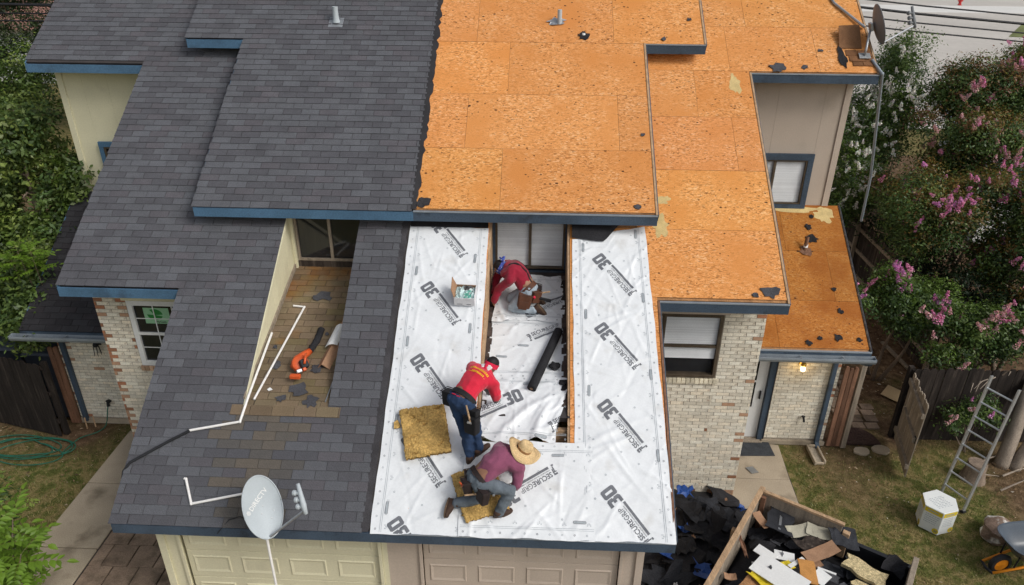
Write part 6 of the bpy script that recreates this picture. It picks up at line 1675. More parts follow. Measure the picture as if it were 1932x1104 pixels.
# trailer
TO = Vector((5.36, 2.2)); TU = Vector((0.84, -0.545)).normalized(); TV = Vector((-0.545, -0.84)).normalized()
def tp_(u, v, z): p = TO + TU * u + TV * v; return Vector((p.x, p.y, z))
t = thing('dump_trailer', 'dump trailer with plank sides heaped with torn off roofing', 'trailer', (5.0, 0.6, 0)); M['trailer_black'] = mat('trailer_black', (0.016, 0.017, 0.02), 0.45, 0.2, 4, 40, 0.1, spec=0.4)
TW, TL = 2.2, 4.2; trot = math.atan2(TU.y, TU.x); rmT = rotz(trot)
def tbox(name, u0, u1, v0, v1, z0, z1, m, **k):
    mb = MB(); mb.hexa([tp_(u0, v1, z0), tp_(u1, v1, z0), tp_(u1, v0, z0), tp_(u0, v0, z0), tp_(u0, v1, z1), tp_(u1, v1, z1), tp_(u1, v0, z1), tp_(u0, v0, z1)]); return mb.build(name, M[m], t, **k)
tbox('bed', 0, TW, 0, TL, 0.5, 0.56, 'trailer_black')
tbox('side', -0.04, 0.0, 0, TL, 0.5, 0.98, 'trailer_black'); tbox('side', TW, TW + 0.04, 0, TL, 0.5, 0.98, 'trailer_black'); tbox('end_wall', 0, TW, -0.04, 0.0, 0.5, 0.98, 'trailer_black')
tbox('top_rail', 1.2, TW + 0.05, -0.06, 0.01, 0.98, 1.03, 'trailer_black')
for k, (z0, z1) in enumerate(((0.72, 0.985), (0.99, 1.285))):
    tbox('side_plank', -0.001, 0.034, 0.02, TL, z0, z1, 'wood_grey', bevel=0.004); tbox('end_plank', 0.04, 1.24, 0.001, 0.035, z0, z1, 'wood_grey', bevel=0.004)
tbox('cap_rail', -0.02, 0.055, -0.06, TL, 1.29, 1.335, 'wood_raw', bevel=0.004); tbox('cap_rail', 0.06, 1.26, -0.015, 0.045, 1.29, 1.33, 'wood_raw', bevel=0.004)
tbox('corner_post', 1.26, 1.36, -0.02, 0.06, 0.72, 1.2, 'wood_raw', bevel=0.006); tbox('corner_post', 0.05, 0.12, 0.04, 0.11, 0.6, 1.26, 'wood_red', bevel=0.004)
tbox('side_plank', TW - 0.002, TW + 0.07, 0.05, TL, 0.99, 1.3, 'wood_grey', bevel=0.006)
for v_ in (0.9, 2.2): tbox('stake', -0.10, -0.02, v_, v_ + 0.08, 0.5, 1.2, 'wood_raw')
for s_ in (-0.2, TW + 0.08):
    for v_ in (1.9, 2.7):
        p = tp_(s_ + 0.05, v_, 0.33); mb = MB(); mb.lathe([(0.001, -0.1), (0.2, -0.1), (0.33, -0.08), (0.33, 0.08), (0.2, 0.1), (0.001, 0.1)], 18, p, Vector((TU.x, TU.y, 0)).to_track_quat('Z', 'Y').to_matrix()); mb.build('wheel', M['dark'], t, smooth='auto')
ho2, hz2 = heap('roofing_debris', tp_(1.1, 1.9, 0).x, tp_(1.1, 1.9, 0).y, 1.08, 1.9, 0.40, 6, M['felt'], 70, trot, 0.62, 5.0, kind='stuff')
q = random.Random(31)
def inbed(u, v, dz=0.05): p = tp_(u, v, 0); return p.x, p.y, max(hz2(p.x, p.y), 0.7) + dz
for k in range(60):
    x, y, z = inbed(q.uniform(0.2, 2.05), q.uniform(0.15, 2.6), q.uniform(0.0, 0.12))
    piece('felt_sheet', 'torn dark shingle piece heaped in the trailer', 'shingle', x, y, z, q.uniform(0.22, 0.5), q.uniform(0.15, 0.34), ('felt2', 'shingle', 'felt', 'felt2')[k % 4], q.uniform(0, 6.28), (q.uniform(-0.4, 0.4), q.uniform(-0.4, 0.4)), q.uniform(-0.04, 0.06), 0.007, 'dark shingle pieces heaped in the trailer', 500 + k, 0.22)
M['straw'] = mat('straw', (0.56, 0.46, 0.26), 0.95, 0.3, 20, 80, 0.4, 0.6, 60)
M['beige'] = mat('beige', (0.40, 0.38, 0.30), 0.85, 0.1, 6, 60, 0.1, 0.1)
M['ochre'] = mat('ochre', (0.50, 0.24, 0.07), 0.85, 0.12, 6, 60, 0.12, 0.1)
# single pieces on the trailer load: picture-independent places along (u) and down (v) the bed
P_ = [('felt_sheet', 'flat black felt sheet with a pale stripe by the wooden end wall', 'felt', 0.42, 0.24, 1.10, 0.58, 0.36, 'felt2', 1.78, (0.1, 0.1)),
      ('shingle_piece', 'beige curved shingle piece by the wooden end wall, left of two', 'shingle', 0.71, 0.30, 1.10, 0.38, 0.2, 'beige', 0.84, (0.2, 0)),
      ('shingle_piece', 'beige curved shingle piece by the wooden end wall, right of two', 'shingle', 0.98, 0.16, 1.11, 0.38, 0.21, 'beige', 0.2, (0.2, 0)),
      ('cardboard_piece', 'brown flat strip by the corner post at the top of the trailer', 'cardboard', 0.19, 0.42, 1.10, 0.3, 0.13, 'cardboard', -0.6, (0.1, 0.1)),
      ('shingle_piece', 'brown faded shingle just above the bent cardboard', 'shingle', 0.99, 0.40, 1.07, 0.5, 0.3, 'wood_dark', 0.9, (0.1, 0)),
      ('cardboard_piece', 'wide bent brown cardboard in the middle of the trailer load', 'cardboard', 1.09, 0.56, 1.11, 0.54, 0.2, 'cardboard', 0.96, (0.1, -0.1)),
      ('shingle_piece', 'tan square shingle showing under the bent cardboard', 'shingle', 1.04, 0.74, 1.05, 0.22, 0.2, 'cardboard', 0.8, (0, 0)),
      ('white_board', 'bright white board at the left of the trailer load', 'board', 0.44, 1.01, 1.08, 0.30, 0.17, 'white_paint', -0.22, (0.06, 0)),
      ('white_board', 'bright white board just right of the first white board', 'board', 0.68, 0.90, 1.08, 0.28, 0.16, 'white_paint', 0.32, (0.06, 0)),
      ('white_strip', 'thin white strip at the left of the trailer load', 'strip', 0.42, 1.23, 1.05, 0.19, 0.035, 'white_paint', 0.4, (0, 0)),
      ('yellow_wrapper', 'crumpled yellow packet beside the white caulk tube', 'wrapper', 0.73, 1.10, 1.10, 0.26, 0.16, 'yellow', 0.8, (0.1, 0)),
      ('white_tube', 'white caulk tube in the middle of the trailer load', 'tube', 0.86, 0.96, 1.12, 0.30, 0.06, 'white_paint', 1.15, (0, 0)),
      ('orange_board', 'ochre board lying upright in the middle of the trailer load', 'board', 1.04, 1.04, 1.13, 0.38, 0.22, 'ochre', 2.02, (0.05, -0.1)),
      ('white_board', 'white board right of the ochre board', 'board', 1.21, 1.0, 1.10, 0.25, 0.2, 'white_paint', 1.3, (0.08, 0)),
      ('white_strip', 'thin white strip above the right white board', 'strip', 1.25, 0.80, 1.06, 0.25, 0.035, 'white_paint', 0.1, (0, 0)),
      ('orange_board', 'rusty orange board left of the largest white sheet', 'board', 0.48, 1.55, 1.05, 0.45, 0.26, 'osb_edge', 1.3, (0.05, 0)),
      ('yellow_wrapper', 'long yellow packet along the largest white sheet', 'wrapper', 0.57, 1.55, 1.11, 0.42, 0.12, 'yellow', -0.25, (0, 0)),
      ('large_white_sheet', 'largest white sheet at the bottom of the trailer load', 'sheet', 0.74, 1.36, 1.16, 0.72, 0.4, 'white_paint', -0.2, (0.05, 0.0)),
      ('insulation_piece', 'pale straw insulation clump at the right of the trailer load', 'insulation', 1.70, 0.46, 1.0, 0.55, 0.26, 'straw', -0.2, (0.1, 0)),
      ('insulation_piece', 'second straw insulation clump lower right of the first', 'insulation', 1.86, 0.72, 0.95, 0.5, 0.16, 'straw', -0.1, (0.1, 0)),
      ('wood_strip', 'narrow brown strip leaning by the left trailer side', 'wood strip', 0.12, 1.05, 1.08, 0.36, 0.05, 'wood_red', -0.9, (0, 0.2)),
      ('brick_chunk', 'small tan block against the left trailer side', 'block', 0.16, 1.66, 1.02, 0.17, 0.11, 'cardboard', 0.5, (0, 0)),
      ('felt_roll_scrap', 'curled black felt sticking up at the right trailer corner', 'felt', 2.0, 0.14, 1.08, 0.3, 0.24, 'felt', 0.2, (0.8, 0.4)),
      ('felt_roll_scrap', 'grey black felt folded over the right end of the plank wall', 'felt', 1.28, 0.10, 1.14, 0.42, 0.32, 'felt2', 0.6, (0.3, 0.2))]
for k, (nm, lb, cat, u, v, dz, sx, sy, m_, an, tl) in enumerate(P_):
    p = tp_(u, v, 0); o = piece(nm, lb, cat, p.x, p.y, dz, sx, sy, m_, trot + an, tl, 0.03 if m_ in ('beige', 'felt', 'cardboard', 'yellow') else 0.0, 0.012 if m_ != 'straw' else 0.06, None, 700 + k, 0.0 if m_ == 'white_paint' else (0.05 if m_ in ('beige', 'cardboard', 'ochre') else 0.25))
    if k == 0:
        q_ = piece('pale_stripe', '', '', p.x, p.y, dz + 0.012, 0.5, 0.035, 'metal', trot + an, tl, 0.0, 0.004, None, 1, 0.0); del q_['label'], q_['category']; q_.parent = o

# ------------------------------------------------------------------ trees and shrubs
def unit(v): return v / np.linalg.norm(v, axis=-1, keepdims=True)
def leaves(blobs, n, size, cols, seed, clump=0.28, per=55, aspect=0.45, shell=0.55):
    q = np.random.RandomState(seed)
    vol = np.array([b[3] * b[4] * b[5] for b in blobs]) ** 0.8; vol /= vol.sum()
    nc = max(4, n // per); bi = q.choice(len(blobs), nc, p=vol); B = np.array(blobs)[bi]
    d = unit(q.normal(size=(nc, 3))); r = shell + (1 - shell) * q.rand(nc) ** 0.6; lump = 0.82 + 0.36 * q.rand(nc)
    cc = B[:, :3] + d * (r * lump)[:, None] * B[:, 3:6]
    keep = cc[:, 2] > 0.15; cc = cc[keep]; d = d[keep]; nc = len(cc)
    cols = [c for c in cols]; tips = [c for c in cols if c in BRONZE or c in LIME]; base_ = [c for c in cols if c not in tips] or cols
    ctint = np.array(base_)[q.choice(len(base_), nc)] * q.uniform(0.55, 1.4, (nc, 1))
    if tips:                                   # new growth sits on the tips of the crown
        sel = q.rand(nc) < np.clip(0.75 * d[:, 2] + 0.12, 0.05, 0.7); ctint[sel] = (np.array(tips)[q.choice(len(tips), nc)] * q.uniform(0.6, 1.25, (nc, 1)))[sel]
    cr = clump * q.uniform(0.6, 1.4, nc)
    ci = np.repeat(np.arange(nc), per); m = len(ci)
    off = q.normal(size=(m, 3)) * (cr[ci] * 0.55)[:, None]; off[:, 2] *= 0.7
    P = cc[ci] + off
    nrm = unit(unit(off + 1e-6) * 0.5 + d[ci] * 0.5 + np.array([0, 0, 0.7]) + q.normal(size=(m, 3)) * 0.55)
    t = unit(np.cross(nrm, q.normal(size=(m, 3)))); b = np.cross(nrm, t)
    s = size * q.uniform(0.6, 1.3, m)[:, None]; w_ = s * aspect
    V = np.stack([P - t * s * 0.5, P + b * w_ * 0.5 - nrm * s * 0.05, P + t * s * 0.55 - nrm * s * 0.12, P - b * w_ * 0.5 - nrm * s * 0.05], 1)
    col = ctint[ci] * q.uniform(0.75, 1.25, (m, 1)); return V, col, cc, d
FL = {}
def flower_mesh(kind, col):
    if kind in FL: return FL[kind]
    out = []
    for s_ in range(3):
        q = np.random.RandomState(s_ + 3); n = 90; z = q.rand(n) ** 0.8 * 0.24; r = (0.085 * (1 - z / 0.30)) * q.rand(n) ** 0.4; a = q.uniform(0, 6.28, n); P = np.stack([r * np.cos(a), r * np.sin(a), z - 0.08], -1)
        nr_ = unit(P * np.array([1, 1, 0.3]) + np.array([0, 0, 0.05]) + q.normal(size=(n, 3)) * 0.04); t_ = unit(np.cross(nr_, q.normal(size=(n, 3)))); b = np.cross(nr_, t_); s = q.uniform(0.014, 0.026, n)[:, None]
        V = np.stack([P - t_ * s, P - b * s, P + t_ * s, P + b * s], 1); c = np.array(col) * q.uniform(0.7, 1.2, (n, 1)) * (1 + 0.1 * q.normal(size=(n, 3)))
        out.append(tri_mesh('flower_cluster', V, np.clip(c, 0, 0.95), M['leafw'], 4))
    FL[kind] = out; return out
COLF = {'pink': (0.80, 0.34, 0.54), 'rose': (0.74, 0.45, 0.46), 'white': (0.94, 0.93, 0.86), 'purple': (0.70, 0.30, 0.58)}
M['bark'] = mat('bark', (0.22, 0.17, 0.13), 0.9, 0.3, 3, 30, 0.3, 0.5, 30, stretch=(4, 4, 1)); M['bark_pale'] = mat('bark_pale', (0.30, 0.25, 0.20), 0.85, 0.2, 2, 20, 0.2, 0.3, 20, stretch=(4, 4, 1))
GREEN = [(0.10, 0.17, 0.042), (0.075, 0.135, 0.036), (0.13, 0.195, 0.044), (0.06, 0.112, 0.038)]
BRONZE = [(0.21, 0.125, 0.032), (0.16, 0.14, 0.028), (0.20, 0.10, 0.05)]
LIME = [(0.10, 0.17, 0.025), (0.085, 0.14, 0.022)]
def tree(name, label, base, blobs, n, size, cols, seed, flowers=(), group=None, stems=3, bark='bark', cat='tree', clump=0.28, aspect=0.45, rtr=0.05, shell=0.55, fsize=1.0):
    t = thing(name, label, cat, (base[0], base[1], 0.0), group); q = np.random.RandomState(seed + 77); B = Vector((base[0], base[1], 0.0))
    sub_ = []
    for b in blobs:                            # every lobe breaks up into smaller billows with gaps between
        for k in range(7):
            dv = unit(q.normal(size=3)) * q.uniform(0.45, 0.85); f_ = q.uniform(0.36, 0.56)
            sub_.append((b[0] + dv[0] * b[3], b[1] + dv[1] * b[4], b[2] + dv[2] * b[5], b[3] * f_, b[4] * f_, b[5] * f_))
    V, col, cc, dd = leaves(sub_, n, size, cols, seed, clump, 55, aspect, shell)
    me = tri_mesh('crown', V, col, M['leafw'], 4); o = link('crown', me, t); o['kind'] = 'stuff'
    for k in range(stems):
        bl = blobs[k % len(blobs)]; top = Vector((bl[0], bl[1], bl[2])) + Vector(q.normal(0, 0.15, 3)); s0 = B + Vector((q.uniform(-.14, .14), q.uniform(-.14, .14), -0.05)); mid = s0.lerp(top, 0.5) + Vector((q.uniform(-.2, .2), q.uniform(-.2, .2), 0.1))
        pts = smooth_pts([s0, mid, top], 5); mb = MB(); mb.tube(pts, [rtr * (1 - 0.75 * i / (len(pts) - 1)) for i in range(len(pts))], 7)
        for j in range(5):
            p0 = pts[5 + j]; e = p0 + Vector((q.normal(0, bl[3] * 0.5), q.normal(0, bl[4] * 0.5), abs(q.normal(0.2, bl[5] * 0.4)))); mb.tube([p0, p0.lerp(e, 0.5) + Vector((0, 0, 0.08)), e], [rtr * 0.35, rtr * 0.25, rtr * 0.08], 5)
        mb.build('trunk', M[bark], t, smooth=True)
    camd = np.array(camo.location)
    for kind, cnt in flowers:
        cnt = int(cnt * 0.8)
        ms = flower_mesh(kind, COLF[kind]); 
        sc_ = (dd * unit(camd - cc)).sum(-1) + 0.5 * dd[:, 2] + q.normal(0, 0.35, len(cc)); idx = np.argsort(-sc_)[: max(cnt * 2, 6)]
        seeds = q.choice(idx, max(1, cnt // 5))               # flower heads sit in groups on the crown
        for k in range(cnt):
            c0 = cc[q.choice(seeds)] if q.rand() < 0.45 else cc[q.choice(idx)]; p = Vector(c0 + q.normal(0, 0.11, 3)) + Vector((0, 0, 0.10)) + Vector(unit((camd - c0)[None])[0]) * 0.30
            f = bpy.data.objects.new('flower_cluster', ms[k % 3]); C.objects.link(f); f.parent = t; f.location = p - B; s_ = q.uniform(0.5, 1.0) * fsize; f.scale = (s_, s_, s_); f.rotation_euler = (q.normal(0, 0.5), q.normal(0, 0.5), q.uniform(0, 6.28))
    return t
GC = 'crape myrtles along the right side'
tree('crape_myrtle', 'tall white flowering crape myrtle behind the far right roof corner', (10.9, 14.2), [(11.3, 14.2, 5.0, 1.2, 1.3, 1.5), (10.6, 13.4, 3.4, 1.1, 1.2, 1.3), (10.2, 12.6, 2.6, 0.9, 1.0, 1.1), (11.5, 14.6, 6.0, 0.7, 0.8, 0.8), (11.75, 13.4, 4.4, 0.7, 0.7, 1.0)], 52000, 0.075, GREEN + LIME[:1], 1, (('white', 330),), GC)
tree('crape_myrtle', 'broad bronze and pink crape myrtle in the upper right', (12.0, 12.2), [(12.5, 12.0, 4.9, 1.1, 1.1, 1.0), (13.2, 12.6, 5.2, 1.2, 1.2, 1.1), (12.0, 11.2, 3.6, 1.0, 1.0, 0.9), (13.0, 11.4, 4.2, 1.2, 1.0, 1.0), (11.3, 11.5, 3.3, 0.9, 0.9, 0.9)], 72000, 0.075, GREEN + BRONZE, 2, (('rose', 70), ('pink', 40)), GC)
tree('crape_myrtle', 'pink topped crape myrtle against the street at upper right', (14.2, 13.6), [(13.9, 13.4, 5.7, 1.1, 1.0, 0.9), (14.6, 13.2, 4.9, 1.3, 1.1, 1.2), (13.6, 12.8, 4.4, 1.0, 0.9, 0.9)], 46000, 0.075, GREEN + LIME + BRONZE[:1], 3, (('pink', 80), ('rose', 30)), GC)
tree('crape_myrtle', 'dense green crape myrtle with magenta heads behind the side fence', (11.3, 9.6), [(11.0, 9.4, 3.3, 1.0, 0.9, 1.0), (11.9, 9.4, 3.5, 1.1, 0.9, 0.9), (11.0, 10.4, 3.2, 0.8, 0.8, 1.0), (12.3, 9.0, 2.6, 1.0, 0.8, 0.9)], 58000, 0.072, GREEN + BRONZE[:2], 4, (('pink', 60), ('purple', 34)), GC)
tree('crape_myrtle', 'small pink crape myrtle at the edge of the porch roof', (9.45, 7.5), [(8.95, 7.2, 2.35, 0.6, 0.55, 0.65), (9.5, 7.3, 1.95, 0.6, 0.55, 0.55), (10.0, 7.2, 2.1, 0.6, 0.55, 0.55)], 17000, 0.075, GREEN + LIME[:1], 5, (('purple', 22), ('pink', 18)), GC, clump=0.2)
tree('crape_myrtle', 'low crape myrtle with pale pink heads above the ladder fence', (10.6, 6.4), [(10.3, 6.5, 1.95, 0.75, 0.5, 0.55), (10.9, 6.3, 1.9, 0.7, 0.5, 0.6), (11.5, 6.4, 1.9, 0.7, 0.5, 0.6), (10.1, 6.0, 1.5, 0.5, 0.4, 0.4)], 19000, 0.07, GREEN + LIME[:1], 6, (('rose', 34), ('pink', 24)), GC, clump=0.22)
tree('crape_myrtle', 'dark green crape myrtle at the right edge with pink heads', (12.6, 8.2), [(12.5, 8.4, 3.0, 0.9, 0.8, 0.9), (12.6, 7.6, 2.2, 0.9, 0.8, 0.8), (13.2, 8.8, 3.6, 0.9, 0.8, 0.9)], 42000, 0.072, GREEN + BRONZE[:1], 7, (('pink', 50),), GC)
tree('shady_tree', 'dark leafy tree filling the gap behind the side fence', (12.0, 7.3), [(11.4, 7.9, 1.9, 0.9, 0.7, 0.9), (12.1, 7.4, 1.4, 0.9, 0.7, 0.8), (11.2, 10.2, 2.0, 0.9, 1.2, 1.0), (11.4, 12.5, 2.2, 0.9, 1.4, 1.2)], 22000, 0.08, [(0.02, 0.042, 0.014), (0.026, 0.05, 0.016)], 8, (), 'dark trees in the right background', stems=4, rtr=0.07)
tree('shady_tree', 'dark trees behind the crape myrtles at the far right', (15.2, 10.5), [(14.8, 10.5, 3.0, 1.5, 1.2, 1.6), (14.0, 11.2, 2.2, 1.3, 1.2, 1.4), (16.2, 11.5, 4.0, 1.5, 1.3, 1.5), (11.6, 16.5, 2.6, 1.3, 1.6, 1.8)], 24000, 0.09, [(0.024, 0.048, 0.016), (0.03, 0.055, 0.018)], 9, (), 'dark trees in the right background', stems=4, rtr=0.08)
tree('flowering_shrub', 'low shrub with a few pink flowers in front of the dark cross fence', (10.15, 4.95), [(9.9, 4.95, 0.75, 0.28, 0.2, 0.3), (10.3, 4.9, 0.95, 0.3, 0.2, 0.35)], 2600, 0.07, GREEN, 10, (('rose', 6), ('purple', 3)), None, cat='shrub', clump=0.16, rtr=0.015, fsize=0.7)
# pale trunks, stump and fallen branches behind the ladder
t = thing('pale_trunk', 'pair of thick pale bare trunks behind the top of the ladder', 'tree trunk', (10.9, 4.62, 0))
for pts, r in (([(10.75, 4.55, -0.05), (10.9, 4.75, 0.7), (11.2, 5.2, 1.5), (11.7, 6.0, 2.2)], 0.12), ([(10.95, 4.5, -0.05), (11.2, 4.6, 0.6), (11.7, 4.9, 1.2), (12.4, 5.7, 1.9)], 0.11)):
    pp = smooth_pts([Vector(p) for p in pts], 5); mb = MB(); mb.tube(pp, [r * (1.15 - 0.5 * i / len(pp)) for i in range(len(pp))], 12); mb.build('trunk', M['bark_pale'], t, smooth=True)
t = thing('tree_stump', 'short brown tree stump behind the ladder rungs', 'stump', (10.0, 4.15, 0)); mb = MB(); mb.lathe([(0.24, -0.05), (0.2, 0.06), (0.17, 0.2), (0.165, 0.36), (0.16, 0.37), (0.001, 0.38)], 14, (10.0, 4.15, 0)); mb.build('wood', M['bark'], t, smooth='auto')
for k in range(7):
    a = Vector((9.8 + 0.25 * k, 4.3 - 0.12 * k + rnd.uniform(-.3, .3), 0.05)); b = a + Vector((rnd.uniform(.4, .9), rnd.uniform(-.4, .4), rnd.uniform(0, .25)))
    mb = MB(); mb.tube([a, a.lerp(b, .5) + Vector((0, 0, rnd.uniform(0.0, .08))), b], [0.02, 0.014, 0.005], 6); tag(mb.build('fallen_branch', M['bark_pale']), 'thin fallen branch on the ground around the stump', 'branch', 'fallen branches by the stump')
for k in range(6):
    a = Vector((10.0 + 0.12 * k, 5.0, 1.55 + 0.05 * k)); b = a + Vector((rnd.uniform(-.7, .2), rnd.uniform(-.5, -.1), rnd.uniform(-.1, .3)))
    mb = MB(); mb.tube([a, a.lerp(b, .5) + Vector((0, 0, .06)), b], [0.012, 0.009, 0.003], 5); tag(mb.build('bare_twig', M['bark_pale']), 'bare grey twig sticking out above the cross fence', 'twig', 'bare twigs above the cross fence')
# left side
GL = 'trees along the left side'
DK = [(0.12, 0.185, 0.050), (0.16, 0.225, 0.055), (0.08, 0.135, 0.042), (0.21, 0.275, 0.062)]
tree('leafy_tree', 'broad leafy tree pressing against the left cream wall', (-9.3, 7.6), [(-8.9, 7.4, 4.9, 1.0, 1.0, 1.1), (-8.6, 7.1, 3.7, 0.85, 0.9, 0.9), (-9.2, 6.6, 3.2, 1.0, 0.8, 1.0), (-9.9, 7.4, 4.4, 1.0, 1.0, 1.2)], 34000, 0.11, DK, 11, (), GL, 2, aspect=0.5, rtr=0.12)
tree('leafy_tree', 'lower leafy tree hanging over the left porch gutter', (-9.0, 6.0), [(-8.7, 6.1, 2.5, 0.8, 0.6, 0.7), (-8.25, 5.7, 2.35, 0.4, 0.4, 0.4), (-9.5, 5.8, 2.2, 0.9, 0.6, 0.8), (-8.6, 6.4, 3.2, 0.6, 0.6, 0.6), (-7.75, 6.3, 3.3, 0.75, 0.55, 0.7), (-7.75, 5.4, 2.75, 0.6, 0.45, 0.45), (-7.75, 7.3, 4.2, 0.8, 0.6, 0.9), (-7.9, 4.9, 2.3, 0.5, 0.4, 0.4)], 38000, 0.10, DK + LIME[1:], 12, (), GL, 2, aspect=0.5, rtr=0.08, clump=0.24)
tree('leafy_tree', 'yellow green leafy tree at the upper left edge', (-10.6, 10.0), [(-10.4, 9.8, 5.4, 1.2, 1.1, 1.2), (-11.2, 9.2, 4.4, 1.3, 1.1, 1.4)], 18000, 0.09, DK + LIME[:1], 13, (), GL, 2, aspect=0.5, rtr=0.1)
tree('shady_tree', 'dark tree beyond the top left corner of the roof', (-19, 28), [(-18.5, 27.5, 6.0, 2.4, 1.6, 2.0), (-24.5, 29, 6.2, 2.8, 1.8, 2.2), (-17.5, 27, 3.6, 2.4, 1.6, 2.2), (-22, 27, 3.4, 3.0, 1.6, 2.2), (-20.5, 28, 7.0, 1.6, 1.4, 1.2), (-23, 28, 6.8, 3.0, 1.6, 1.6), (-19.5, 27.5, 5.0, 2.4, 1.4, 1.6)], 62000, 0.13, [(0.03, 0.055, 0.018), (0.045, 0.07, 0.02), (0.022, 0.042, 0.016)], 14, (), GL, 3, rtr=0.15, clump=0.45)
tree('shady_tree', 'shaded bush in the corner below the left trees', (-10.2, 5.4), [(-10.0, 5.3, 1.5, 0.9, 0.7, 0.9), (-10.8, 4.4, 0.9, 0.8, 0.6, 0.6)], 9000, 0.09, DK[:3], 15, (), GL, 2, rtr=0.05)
# neighbour's wall and roof glimpsed at left
t = thing('neighbour_house', 'pale neighbouring house with a reddish roof glimpsed through the left trees', 'house', (-29, 40, 0))
mb = MB(); mb.box((-37, 38, 0), (-27, 46, 3.2)); mb.build('wall', M['white_paint'], t)
mb = MB(); mb.prism([(-37.6, 37.4, 3.2), (-37.6, 46.6, 3.2), (-37.6, 42, 5.0)], (11.2, 0, 0)); mb.build('roof', mat('tile_red', (0.28, 0.15, 0.12), 0.9, 0.2, 2, 10, 0.2), t, recalc=True)
for x in (-35, -32, -29): mb = MB(); mb.box((x, 37.95, 1.0), (x + 1.1, 37.99, 2.2)); mb.build('window', M['pane_dark'], t)
t = thing('neighbour_shed', 'grey metal roofed shed glimpsed behind the right trees', 'shed', (17.5, 16, 0))
mb = MB(); mb.box((15.8, 15.5, 0), (20, 19, 2.4)); mb.build('wall', M['white_paint'], t)
mb = MB(); mb.prism([(15.5, 15.2, 2.4), (15.5, 19.3, 3.6), (15.5, 19.3, 3.7), (15.5, 15.2, 2.5)], (4.8, 0, 0)); mb.build('roof', M['gutter'], t, recalc=True)
# power lines across the back
def sagline(pts, label, r):
    P = []
    for (a, b, sag) in pts:
        for k in range(12): u = k / 12; P.append(Vector(a).lerp(Vector(b), u) - Vector((0, 0, 4 * sag * u * (1 - u))))
    P.append(Vector(pts[-1][1])); mb = MB(); mb.tube(P, r, 5); tag(mb.build('power_line', M['dark']), label, 'power line', 'power lines behind the house')
for k, (zl, zr, r, lb) in enumerate(((7.7, 6.75, 0.05, 'thick black power line, second from the top at right'), (7.4, 7.05, 0.03, 'thin black power line nearest the top at right'), (6.04, 6.42, 0.03, 'thin black power line, third from the top at right'), (5.79, 6.1, 0.03, 'lowest black power line above the crape myrtles'))):
    sagline([((-60, 24, zl), (12.3, 24, zr - 0.3), 1.0 if k < 2 else 0.4), ((12.3, 24, zr - 0.3), (62, 24, zr), 1.4)], lb, r)
t = thing('utility_pole', 'wooden utility pole hidden behind the right roof carrying the lines', 'utility pole', (12.3, 24.1, 0)); mb = MB(); mb.tube([(12.3, 24.15, 0), (12.3, 24.15, 6.9)], [0.15, 0.11], 10); mb.build('pole', M['wood_grey'], t); mb = MB(); mb.box((12.2, 23.0, 6.3), (12.4, 25.0, 6.45)); mb.build('crossarm', M['wood_grey'], t)

# near plant with large feathered leaves in the lower left corner
def compound_mesh(seed, L, npair, lw):
    q = np.random.RandomState(seed); mb = MB(); pts = [Vector((L * u, 0, 0.10 * L * math.sin(u * 2.2) - 0.16 * L * u * u)) for u in np.linspace(0, 1, 8)]
    mb.tube(pts, [0.004, 0.0035, 0.003, 0.003, 0.0025, 0.002, 0.0015, 0.001], 4, 0, (0.17, 0.17, 0.03))
    def leaflet(p, d, l_, tint):
        d = d.normalized(); s_ = Vector((0, 0, 1)).cross(d).normalized(); up = d.cross(s_); w_ = l_ * 0.24
        v = [p, p + d * l_ * 0.25 + s_ * w_ * 0.85 + up * 0.012, p + d * l_ * 0.55 + s_ * w_ + up * 0.006, p + d * l_ - up * 0.02, p + d * l_ * 0.55 - s_ * w_ + up * 0.006, p + d * l_ * 0.25 - s_ * w_ * 0.85 + up * 0.012, p + d * l_ * 0.5 - up * 0.004]
        mb.add(v, [(0, 6, 1), (1, 6, 2), (2, 6, 3), (3, 6, 4), (4, 6, 5), (5, 6, 0)], 0, tint)
    for i in range(npair):
        u = 0.22 + 0.74 * i / npair; p = pts[0].lerp(pts[-1], u); p.z = 0.10 * L * math.sin(u * 2.2) - 0.16 * L * u * u
        for s_ in (-1, 1): v = q.uniform(0.75, 1.25); leaflet(p, Vector((0.55, s_ * 1.0, q.uniform(-0.25, 0.1))), lw * q.uniform(0.85, 1.1) * (1 - 0.35 * u), (0.15 * v, 0.26 * v, 0.028 * v))
    leaflet(pts[-1], Vector((1, 0, -0.1)), lw * 0.8, (0.17, 0.28, 0.03)); return mb.mesh('leaf', M['leafw'])
cm = [compound_mesh(s_, 0.50, 5, 0.19) for s_ in range(4)]
t = thing('pecan_sapling', 'bright green sapling with feathered leaves in the lower left corner', 'sapling', (-5.6, 0.1, 0)); q = np.random.RandomState(4); B = Vector((-5.6, 0.1, 0))
stems_ = [((-5.3, -0.05, 2.1), 12), ((-4.95, 0.0, 1.75), 12), ((-5.65, 0.35, 2.45), 10), ((-5.35, 0.5, 1.9), 8), ((-5.75, 0.2, 2.0), 10), ((-4.85, -0.25, 1.5), 8)]
for top, nl in stems_:
    top = Vector(top); p0 = B + Vector((q.uniform(-.1, .1), q.uniform(-.1, .1), 0)); mid = p0.lerp(top, 0.55) + Vector((0, 0, 0.15)); pts = smooth_pts([p0, mid, top], 5); mb = MB(); mb.tube(pts, [0.018 - 0.013 * i / len(pts) for i in range(len(pts))], 6); mb.build('stem', M['bark'], t)
    for k in range(nl):
        u = 0.45 + 0.55 * (k + 1) / nl; i = min(int(u * (len(pts) - 1)), len(pts) - 1); o = bpy.data.objects.new('leaf', cm[k % 4]); C.objects.link(o); o.parent = t; o.location = pts[i] - B; o.rotation_euler = (q.uniform(-0.3, 0.3), q.uniform(-0.35, 0.25), k * 2.4 + q.uniform(-0.4, 0.4)); s_ = q.uniform(0.75, 1.15); o.scale = (s_, s_, s_)
